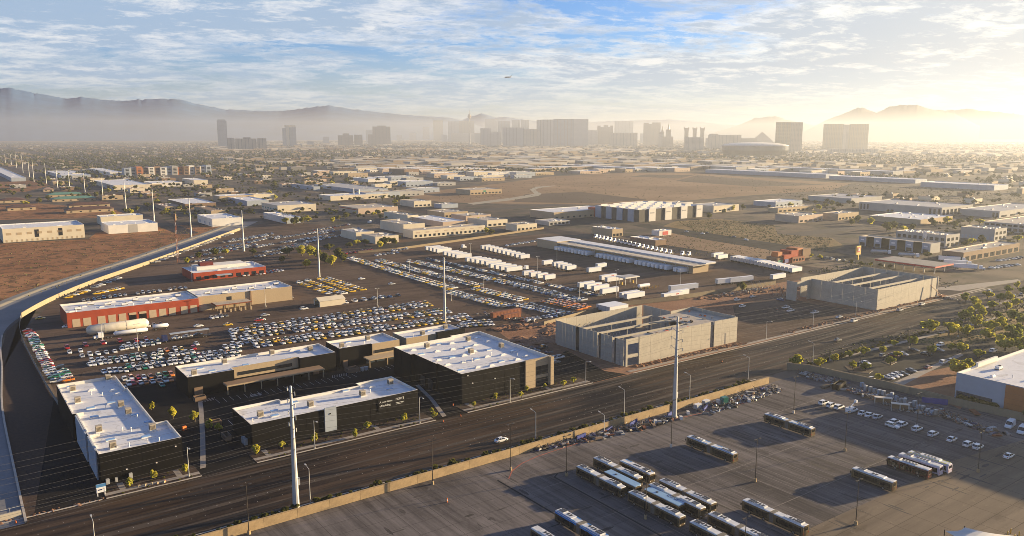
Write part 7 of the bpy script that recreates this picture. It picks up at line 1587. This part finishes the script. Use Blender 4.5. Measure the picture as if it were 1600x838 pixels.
def lattice(px, py, ytop, label):
    u, v = P(px, py); h = (py-ytop)*H/((py-HY)*CP); t = thing('lattice_mast', label, 'mast', (u, v, 0)); n = 12
    for a in range(3):
        x, y = 1.0*math.cos(2.1*a), 1.0*math.sin(2.1*a); part('leg', MB().tube((x,y,0),(x*.4,y*.4,h),.10,.08,5), [M['rust']], t)
    for k in range(n):
        f0, f1 = 1-.6*k/n, 1-.6*(k+1)/n
        for a in range(3): part('brace', MB().tube((math.cos(2.1*a)*f0,math.sin(2.1*a)*f0,h*k/n),(math.cos(2.1*(a+1))*f1,math.sin(2.1*(a+1))*f1,h*(k+1)/n),.06,.06,4), [M['paint_white' if k % 2 else 'rust']], t)
    part('antenna', MB().tube((0,0,h-5),(0,0,h),1.1,1.1,8), [M['stucco_brown']], t); return t
lattice(278, 410, 334, 'red and white lattice mast between channel and dark red office')
# street lamps
def street_lamp(px, py, ytop, label, arm='u', m='galv', double=False, base=None, group='lamp posts along the road', h=None, uv=None):
    u, v = uv or P(px, py); h = h or (py-ytop)*H/((py-HY)*CP)*.99; t = thing('street_lamp', label, 'lamp post', (u, v, 0), 0, group)
    part('pole', MB().tube((0,0,0),(0,0,h),.13,.07,8), [M[m]], t)
    if base: part('base', shared(('lb', base), lambda: MB().tube((0,0,0),(0,0,1.0),.42,.38,10).mesh('base', [M[base]])), None, t)
    else: part('foot', shared('lf', lambda: MB().tube((0,0,0),(0,0,.25),.28,.28,8).mesh('foot', [M['concrete']])), None, t)
    dirs = {'u':(1,0),'-u':(-1,0),'v':(0,1),'-v':(0,-1)}; ds = [dirs[arm]] + ([(-dirs[arm][0], -dirs[arm][1])] if double else [])
    L = 2.2 if base is None else .7
    for dx, dy in ds:
        part('arm', MB().tube((0,0,h-.1),(dx*L,dy*L,h+(.35 if base is None else 0)),.06,.05,6), [M[m]], t)
        part('lamp_head', MB().obox((dx*(L+.3),dy*(L+.3)), math.atan2(dy,dx), .8, .4, h+(.27 if base is None else -.1), h+(.45 if base is None else .1)), [M[m]], t)
    return t
for px, py, yt, arm, lab in ((295.5,745,696,'-v','lamp post at the front corner of the left black building'),(492,701,655,'-v','lamp post before the signed black building, left of the pale panel'),(656,661,619,'-v','lamp post at the driveway beside the signed building'),(797,629,589.5,'-v','lamp post before the big square black building'),(915,598,563,'-v','lamp post past the lit tan entrance corner'),(1197,530,501,'-v','lamp post at the gap between the two concrete shells, nearer'),(1270,513,486.5,'-v','lamp post on the kerb left of the farther shell'),(1337,493,470,'-v','lamp post before the farther shell'),(1388,481,462,'-v','lamp post at the sunlit shell front'),
        (485,788,729,'v','lamp post on the near kerb right of the nearest power pole'),(150,868,810,'v','lamp post head at the bottom left edge'),(837,690,642,'v','lamp post on the near kerb above the junk strip'),(975,654,607,'v','lamp post on the near kerb left of the second power pole'),(944,678,647,'v','short lamp post inside the tan wall'),(1077,634,584,'v','lamp post right of the second power pole'),(1169,593,557,'v','lamp post on the near kerb by the wall end'),(1270,567,535,'v','lamp post at the planted corner by the junk strip')):
    street_lamp(px, py, yt, lab, arm)
for px, py, yt, lab in ((676,757,682,'dark yard lamp with twin heads by the block wall, left'),(885,744,677,'dark yard lamp at the rounded red kerb line'),(1048.5,699,622,'dark yard lamp left of the lone bendy bus'),(1240,646,586,'dark yard lamp above the upper lone bendy bus'),(1180,753,682,'dark yard lamp in the open middle of the bus yard'),(1008.5,811,733,'dark yard lamp standing in the bus rank'),(1337,820,745,'dark yard lamp in front of the advert bus'),(1320,705,641,'dark yard lamp below the row of white cars'),(1528,738,671,'dark yard lamp near the right side of the bus yard'),(1432,667,612,'dark yard lamp behind the loose row of white cars'),(1163,868,804,'dark yard lamp at the bottom edge'),(389,835,752,'dark yard lamp at the lower left inside the block wall'),(798,735,659,'slim dark yard lamp by the block wall, right of the first')):
    street_lamp(px, py, yt, lab, 'u', 'dark_metal', True, 'awning' if py < 700 else 'block_wall', 'dark lamps of the bus yard')
for px, py, yt, lab in ((1344,573,540,'dark lamp in the tree island of the office lot'),(1420,545,510,'dark lamp behind the black car of the office lot'),(1497,527,505,'dark lamp by the trees of the office lot')): street_lamp(px, py, yt, lab, 'u', 'dark_metal', True, 'concrete', 'lamps of the office lot')
for i, (px, py, yt) in enumerate(((216,548,505),(160,532,505),(590,480,450),(705,470,440),(755,460,432),(870,420,388),(905,470,440),(963,465,421),(1063,450,420),(415,480,445),(300,440,415),(840,440,400),(640,430,405),(735,405,380))): street_lamp(px, py, yt, 'thin yard light pole among the parked cabs and trailers', 'u', 'galv', True, 'concrete', 'thin light poles of the yards')
# small street things
def cone(u, v, lab): 
    t = thing('traffic_cone', lab, 'cone', (u, v, .05), 0, 'orange cones'); part('cone', shared('cone', lambda: MB().tube((0,0,.05),(0,0,.8),.22,.04,8).mesh('cone', [M['orange']])), None, t); part('foot', shared('cfoot', lambda: MB().box(-.3,.3,-.3,.3,0,.06).mesh('foot', [M['black_trim']])), None, t)
for px, py, lab in ((25,818,'orange cone on the culvert verge'),(258,754,'orange cone on the mulch of the left black building'),(693,660,'orange cone by the driveway kerb, left of two'),(720,651,'orange cone by the driveway kerb, right of two'),(1504,459,'orange marker by the lift at the farther shell'),(1391,532,'orange marker in the planted strip'),(708,634,'orange cone on the black parking lot'),(1128,566,'orange cone on the site kerb')): cone(*P(px, py), lab)
t = thing('barrier', 'orange barrier stack beside the left black building', 'barrier', (*P(288,672), 0)); part('stack', MB().obox((0,0),.3,1.6,.8,0,1.3,0,.8), [M['orange']], t); part('bundle', MB().obox((.3,.6),1.2,1.2,.5,0,.9,0,.7), [M['orange']], t)
t = thing('development_sign', 'white and blue development sign at the corner of the left black building', 'sign', (*P(153, 776), 0)); part('post', MB().box(-.1,.1,-.1,.1,0,2.2), [M['paint_white']], t); part('post', MB().box(1.7,1.9,-.1,.1,0,2.2), [M['paint_white']], t); part('panel', MB().box(-.3,2.1,-.06,.06,1.0,3.4), [M['paint_white']], t); part('blue_band', MB().box(-.3,2.1,-.08,-.06,2.5,3.4), [M['bus_blue']], t); part('lettering', MB().box(0,1.2,-.08,-.06,1.6,1.9), [M['navy']], t)
for px, py, lab in ((1090,638,'white utility box on the near kerb, left of two'),(1103,632,'larger white utility box on the near kerb')):
    u, v = P(px, py); t = thing('utility_box', lab, 'box', (u, v, 0)); part('cabinet', MB().box(-1.3,1.3,-.8,.8,.15,1.5), [M['bluegrey']], t); part('lid', MB().box(-1.4,1.4,-.9,.9,1.5,1.62), [M['ac_white']], t); part('pad', MB().box(-1.6,1.6,-1.1,1.1,0,.15), [M['concrete']], t)
for k in range(5): tag(part('boulder', MB().obox((0,0),.6*k,.9,.7,0,.6,0,.6), [M['stucco_tan']], None, (*P(218+k*9.5, 761-k*1.6), 0)), 'pale boulder in the mulch in front of the left black building', 'boulder', 'pale boulders before the left black building')
# median by the upper end of the road
for pts, lab in (([(1501,491),(1600,462),(1604,463.5),(1503,493)], 'long pale kerbed median at the upper end of the road'),([(1445,452),(1530,443),(1590,437),(1596,440),(1500,455)], 'pale concrete corner pavement past the farther shell')):
    b = MB(); b.prism(gp(pts), 0, .16); structure('median', b, [M['sidewalk']], lab)
# junk strip
rj = random.Random(31)
def junk(name, label, cat, px, py, build, m, rz=0., group=None):
    u, v = P(px, py); t = thing(name, label, cat, (u, v, .03), rz, group); b = MB(); build(b); part('body', b, [M[m]], t); return t
t = junk('dumpster', 'big black open dumpster on the junk strip', 'dumpster', 1310, 611, lambda b: [b.box(0,7.5,-.1,0,0,2.2), b.box(0,7.5,2.4,2.5,0,2.2), b.box(0,.1,0,2.4,0,2.2), b.box(7.4,7.5,0,2.4,0,2.2), b.box(.1,7.4,0,2.4,.05,.2)], 'black_trim', R(12))
for k in range(6): part('rib', MB().box(.6+k*1.3,.75+k*1.3,-.22,-.1,.1,2.2), [M['dark_metal']], t)
part('waste_load', MB().obox((3.7,1.2),0,7,2.2,.2,1.5,0,.8), [M['dark_metal']], t)
t = junk('storage_box', 'tall green metal box on the junk strip by the block wall', 'box', 1130, 633, lambda b: b.box(0,2.4,0,1.8,0,2.6), 'teal', R(-10)); part('door', MB().box(.2,2.2,-.05,0,.2,2.4), [M['green']], t)
t = junk('storage_box', 'grey metal box left of the tall green one', 'box', 1124, 633, lambda b: b.box(0,1.5,0,1.5,0,1.5), 'galv', .2); part('lid', MB().box(-.05,1.55,-.05,1.55,1.5,1.6), [M['steel']], t)
for px, py, L, h, a, lab in ((902,690,4.2,1.7,.15,'blue panel leaning at the left of the junk strip'),(943,679,6.4,.9,.35,'long blue panel lying on the junk strip'),(985,668,5.0,1.5,.3,'blue panel stack behind the pole'),(1044,652,4.0,1.2,.3,'blue panel by the second power pole'),(1100,643,5.5,1.0,.45,'blue tarpaulin roll on the junk strip'),(1190,611,2.6,.9,.2,'blue sheet on the upper junk heap'),(1440,629,8.5,2.0,-1.0,'long blue board against the tan wall')):
    t = junk('blue_panel', lab, 'panel', px, py, lambda b: b.box(0,L,0,.35,0,h), 'blue', a); part('edge_rail', MB().box(0,L,-.05,.4,h,h+.1), [M['navy']], t)
for px, py, lab in ((1075,647,'white cushion block on the junk strip, right of two'),(1064,655,'white cushion block on the junk strip, left of two'),(1170,628,'white bundle on the junk heap'),(1024,661,'white barrel on the junk strip')): t = junk('white_block', lab, 'block', px, py, lambda b: b.obox((0,0),.5,1.6,1.1,0,1.0,0,.85), 'stucco_white', .4); part('strap', MB().obox((0,0),.5,.2,1.15,0,1.03), [M['galv']], t)
for px, py, a, lab in ((1366,632,-.95,'first bus shelter frame with a pale roof on the junk strip'),(1392,642,-.95,'second bus shelter frame with a pale roof on the junk strip')):
    t = junk('bus_shelter', lab, 'shelter', px, py, lambda b: b.box(0,6,0,1.8,2.5,2.7), 'awning', a)
    for x in (.2, 3, 5.8): part('post', slab_mesh('post', .12, .12, 2.5, 'galv'), None, t, (x, .1, 0)); part('post', slab_mesh('post', .12, .12, 2.5, 'galv'), None, t, (x, 1.7, 0))
    part('back_panel', MB().box(.3,5.7,1.65,1.72,.4,2.3), [M['stucco_brown']], t)
for px, py, a, lab in ((1523,647,.8,'rusty slanted ramp on the junk strip'),(1290,606,.1,'olive flat truck bed on the junk strip')):
    t = junk('metal_ramp', lab, 'ramp', px, py, lambda b: b.obox((0,0),0,5.5,2.0,.5,.8), 'rust' if px > 1400 else 'bark', a); part('leg', MB().box(-2,-1.8,-.8,.8,0,.5), [M['dark_metal']], t); part('leg', MB().box(1.8,2,-.8,.8,0,.5), [M['dark_metal']], t)
for k in range(18):                                      # grey pedestals and cabinets along the tan wall
    px = 1342+k*6.8; py = 604+k*2.55+rj.uniform(-1,2); u, v = P(px, py)
    t = thing('steel_cabinet', 'grey steel cabinet standing along the tan wall of the junk strip', 'cabinet', (u-.8, v-1.6, .03), rj.uniform(-.3,.3), 'steel cabinets along the tan wall'); h = rj.uniform(1.2,2.3); part('cabinet', MB().box(0,rj.uniform(.8,1.6),0,1.0,0,h), [M[rj.choice(('galv','bluegrey','steel','stucco_grey'))]], t); part('door', MB().box(.1,.7,-.03,0,.2,h-.2), [M['steel']], t)
def scrap(label, px0, py0, px1, py1, n, seed, w=3.0):
    r = random.Random(seed); b = MB(); a, c = P(px0, py0), P(px1, py1); mm = ['concrete_dark','dark_metal','stucco_grey','bark','dark_metal','galv','rust','concrete_dark','plastic','navy','stucco_brown','channel']
    for _ in range(n):
        k = r.random(); x = a[0]+(c[0]-a[0])*k+r.uniform(-w,w)*.5; y = a[1]+(c[1]-a[1])*k+r.uniform(-w,w)*.7; an = r.random()*3.14; q = r.random()
        if q < .5:
            z = r.uniform(0,.5); b.obox((x,y), an, r.uniform(.5,3.4), r.uniform(.2,1.3), z, z+r.uniform(.08,.6), r.randrange(len(mm)), r.uniform(.6,1))
        else:
            d = r.uniform(.6,2.4); b.tube((x,y,r.uniform(.05,.4)), (x+math.cos(an)*d,y+math.sin(an)*d,r.uniform(.1,1.6)), .07,.07,4, r.randrange(len(mm)))
    return stuff('scrap_heap', b, [M[q] for q in mm], label, 'scrap')
scrap('tangle of scrap metal, poles and panels along the red kerb line', 832, 703, 905, 688, 130, 1); scrap('scrap metal and boards heaped along the block wall', 905, 690, 1050, 655, 260, 2, 3.5); scrap('scrap heap of boards and tubes at the upper end of the block wall', 1100, 643, 1215, 606, 330, 3, 5.5)
scrap('heap of steel tubes and machine parts in the corner by the tan wall', 1258, 586, 1310, 600, 240, 4, 6.0); scrap('scattered machine parts between shelters and tan wall', 1330, 610, 1440, 648, 260, 5, 5.5); scrap('crushed frames and panels on the right of the junk strip', 1450, 640, 1560, 680, 280, 6, 5.5); scrap('scrap and pallets in the dirt behind the cab yard containers', 760, 492, 835, 502, 150, 7, 7)
scrap('bent steel and formwork in the dirt by the nearer shell', 800, 540, 860, 552, 90, 8, 5); scrap('building materials on the ground beside the farther shell', 1455, 462, 1500, 470, 120, 9, 5); scrap('machines and scrap along the site wall heap', 1120, 462, 1200, 450, 150, 10, 5)
# shade sail and bollards at the bottom right
u, v = P(1520, 846); t = thing('shade_sail', 'pale stretched shade sail on dark posts at the bottom edge', 'shade sail', (u, v, 0)); C4 = [(-2.0,8.0,5.2),(11,3.5,3.6),(6,-8,5.0),(-9.5,-1.5,3.8)]; n = 8; b = MB()
C4 = [tuple(Vector((P(px, py, z)[0]-u, P(px, py, z)[1]-v, z))) for px, py, z in ((1507,824,5.4),(1590,838,4.0),(1560,885,5.4),(1476,829.5,4.0))]
g_ = [[None]*(n+1) for _ in range(n+1)]
for i in range(n+1):
    for j in range(n+1):
        s, q = i/n, j/n; p = Vector(C4[0])*(1-s)*(1-q)+Vector(C4[1])*s*(1-q)+Vector(C4[2])*s*q+Vector(C4[3])*(1-s)*q; cx = sum((Vector(c) for c in C4), Vector())/4
        k = .16*(4*s*(1-s)*(abs(2*q-1)**2)+4*q*(1-q)*(abs(2*s-1)**2)); g_[i][j] = tuple(p.lerp(cx, k))
for i in range(n):
    for j in range(n): b.face([g_[i][j], g_[i+1][j], g_[i+1][j+1], g_[i][j+1]])
part('fabric', b, [M['stucco_white']], t, smooth=True)
for c in C4: part('post', MB().tube((c[0],c[1],0),(c[0],c[1],c[2]+.3),.12,.1,8), [M['dark_metal']], t)
for k, (px, py) in enumerate(((1574,838),(1579,834),(1585,843),(1592,838),(1590,848),(1578,846))):
    t = thing('bollard', 'yellow topped bollard beside the shade sail', 'bollard', (*P(px, py), 0), 0, 'bollards beside the shade sail'); part('post', shared('blp', lambda: MB().tube((0,0,0),(0,0,1.2),.15,.15,8).mesh('post', [M['yellow']])), None, t); part('cap', shared('blc', lambda: MB().tube((0,0,1.2),(0,0,1.32),.16,.06,8).mesh('cap', [M['yellow']])), None, t)
for px, py, lab in ((699,785,'orange and white post standing on the open concrete'),): t = thing('marker_post', lab, 'post', (*P(px, py), 0)); part('post', MB().box(-.12,.12,-.12,.12,0,1.2), [M['orange']], t); part('band', MB().box(-.13,.13,-.13,.13,.5,.8), [M['paint_white']], t)
# construction worker on the site paving: one continuous skinned body
def person(px, py, label, shirt, trousers):
    u, v = P(px, py); t = thing('person', label, 'person', (u, v, .03), R(200))
    me = bpy.data.meshes.new('body'); J = [(0,0,.95),(0,0,1.2),(0,0,1.45),(0,0,1.55),(.02,0,1.66),(0,.22,1.42),(.03,.27,1.15),(.10,.25,.9),(0,-.22,1.42),(.05,-.28,1.15),(.14,-.24,.92),(0,.1,.9),(.05,.12,.5),(0,.13,.08),(.13,.14,.04),(0,-.1,.9),(-.05,-.12,.5),(-.1,-.13,.08),(.03,-.14,.04)]
    E_ = [(0,1),(1,2),(2,3),(3,4),(2,5),(5,6),(6,7),(2,8),(8,9),(9,10),(0,11),(11,12),(12,13),(13,14),(0,15),(15,16),(16,17),(17,18)]
    rad = [.15,.15,.17,.07,.11,.08,.06,.045,.08,.06,.045,.11,.08,.05,.045,.11,.08,.05,.045]
    me.from_pydata(J, E_, []); me.materials.append(M[trousers]); o = link('body', me, t)
    sk = o.modifiers.new('skin', 'SKIN'); o.modifiers.new('sub', 'SUBSURF').levels = 1
    for i, r_ in enumerate(rad): me.skin_vertices[0].data[i].radius = (r_, r_)
    me.skin_vertices[0].data[0].use_root = True
    part('vest', MB().tube((0,0,1.0),(0,0,1.48),.23,.24,10), [M[shirt]], t); part('hard_hat', MB().tube((.02,0,1.72),(.02,0,1.84),.15,.09,10), [M['paint_white']], t)
person(1214, 487, 'person in an orange vest standing on the dark site paving', 'orange', 'navy')
# haze over the valley
hz = bpy.data.materials.new('haze_air'); hz.use_nodes = True; hz.node_tree.nodes.clear(); g = NT(hz.node_tree)
pv = g.add('ShaderNodeVolumePrincipled', {'Color': (.49,.53,.61,1), 'Density': HAZE, 'Anisotropy': .42}); o = g.add('ShaderNodeOutputMaterial'); g.l.new(pv.outputs[0], o.inputs['Volume'])
b = MB(); b.box(-3000,12500,-3000,12500,-1.0,297.0); hm = b.mesh('haze', [hz]); tag(link('haze', hm), 'pale morning haze lying over the valley', 'haze', None, 'stuff')
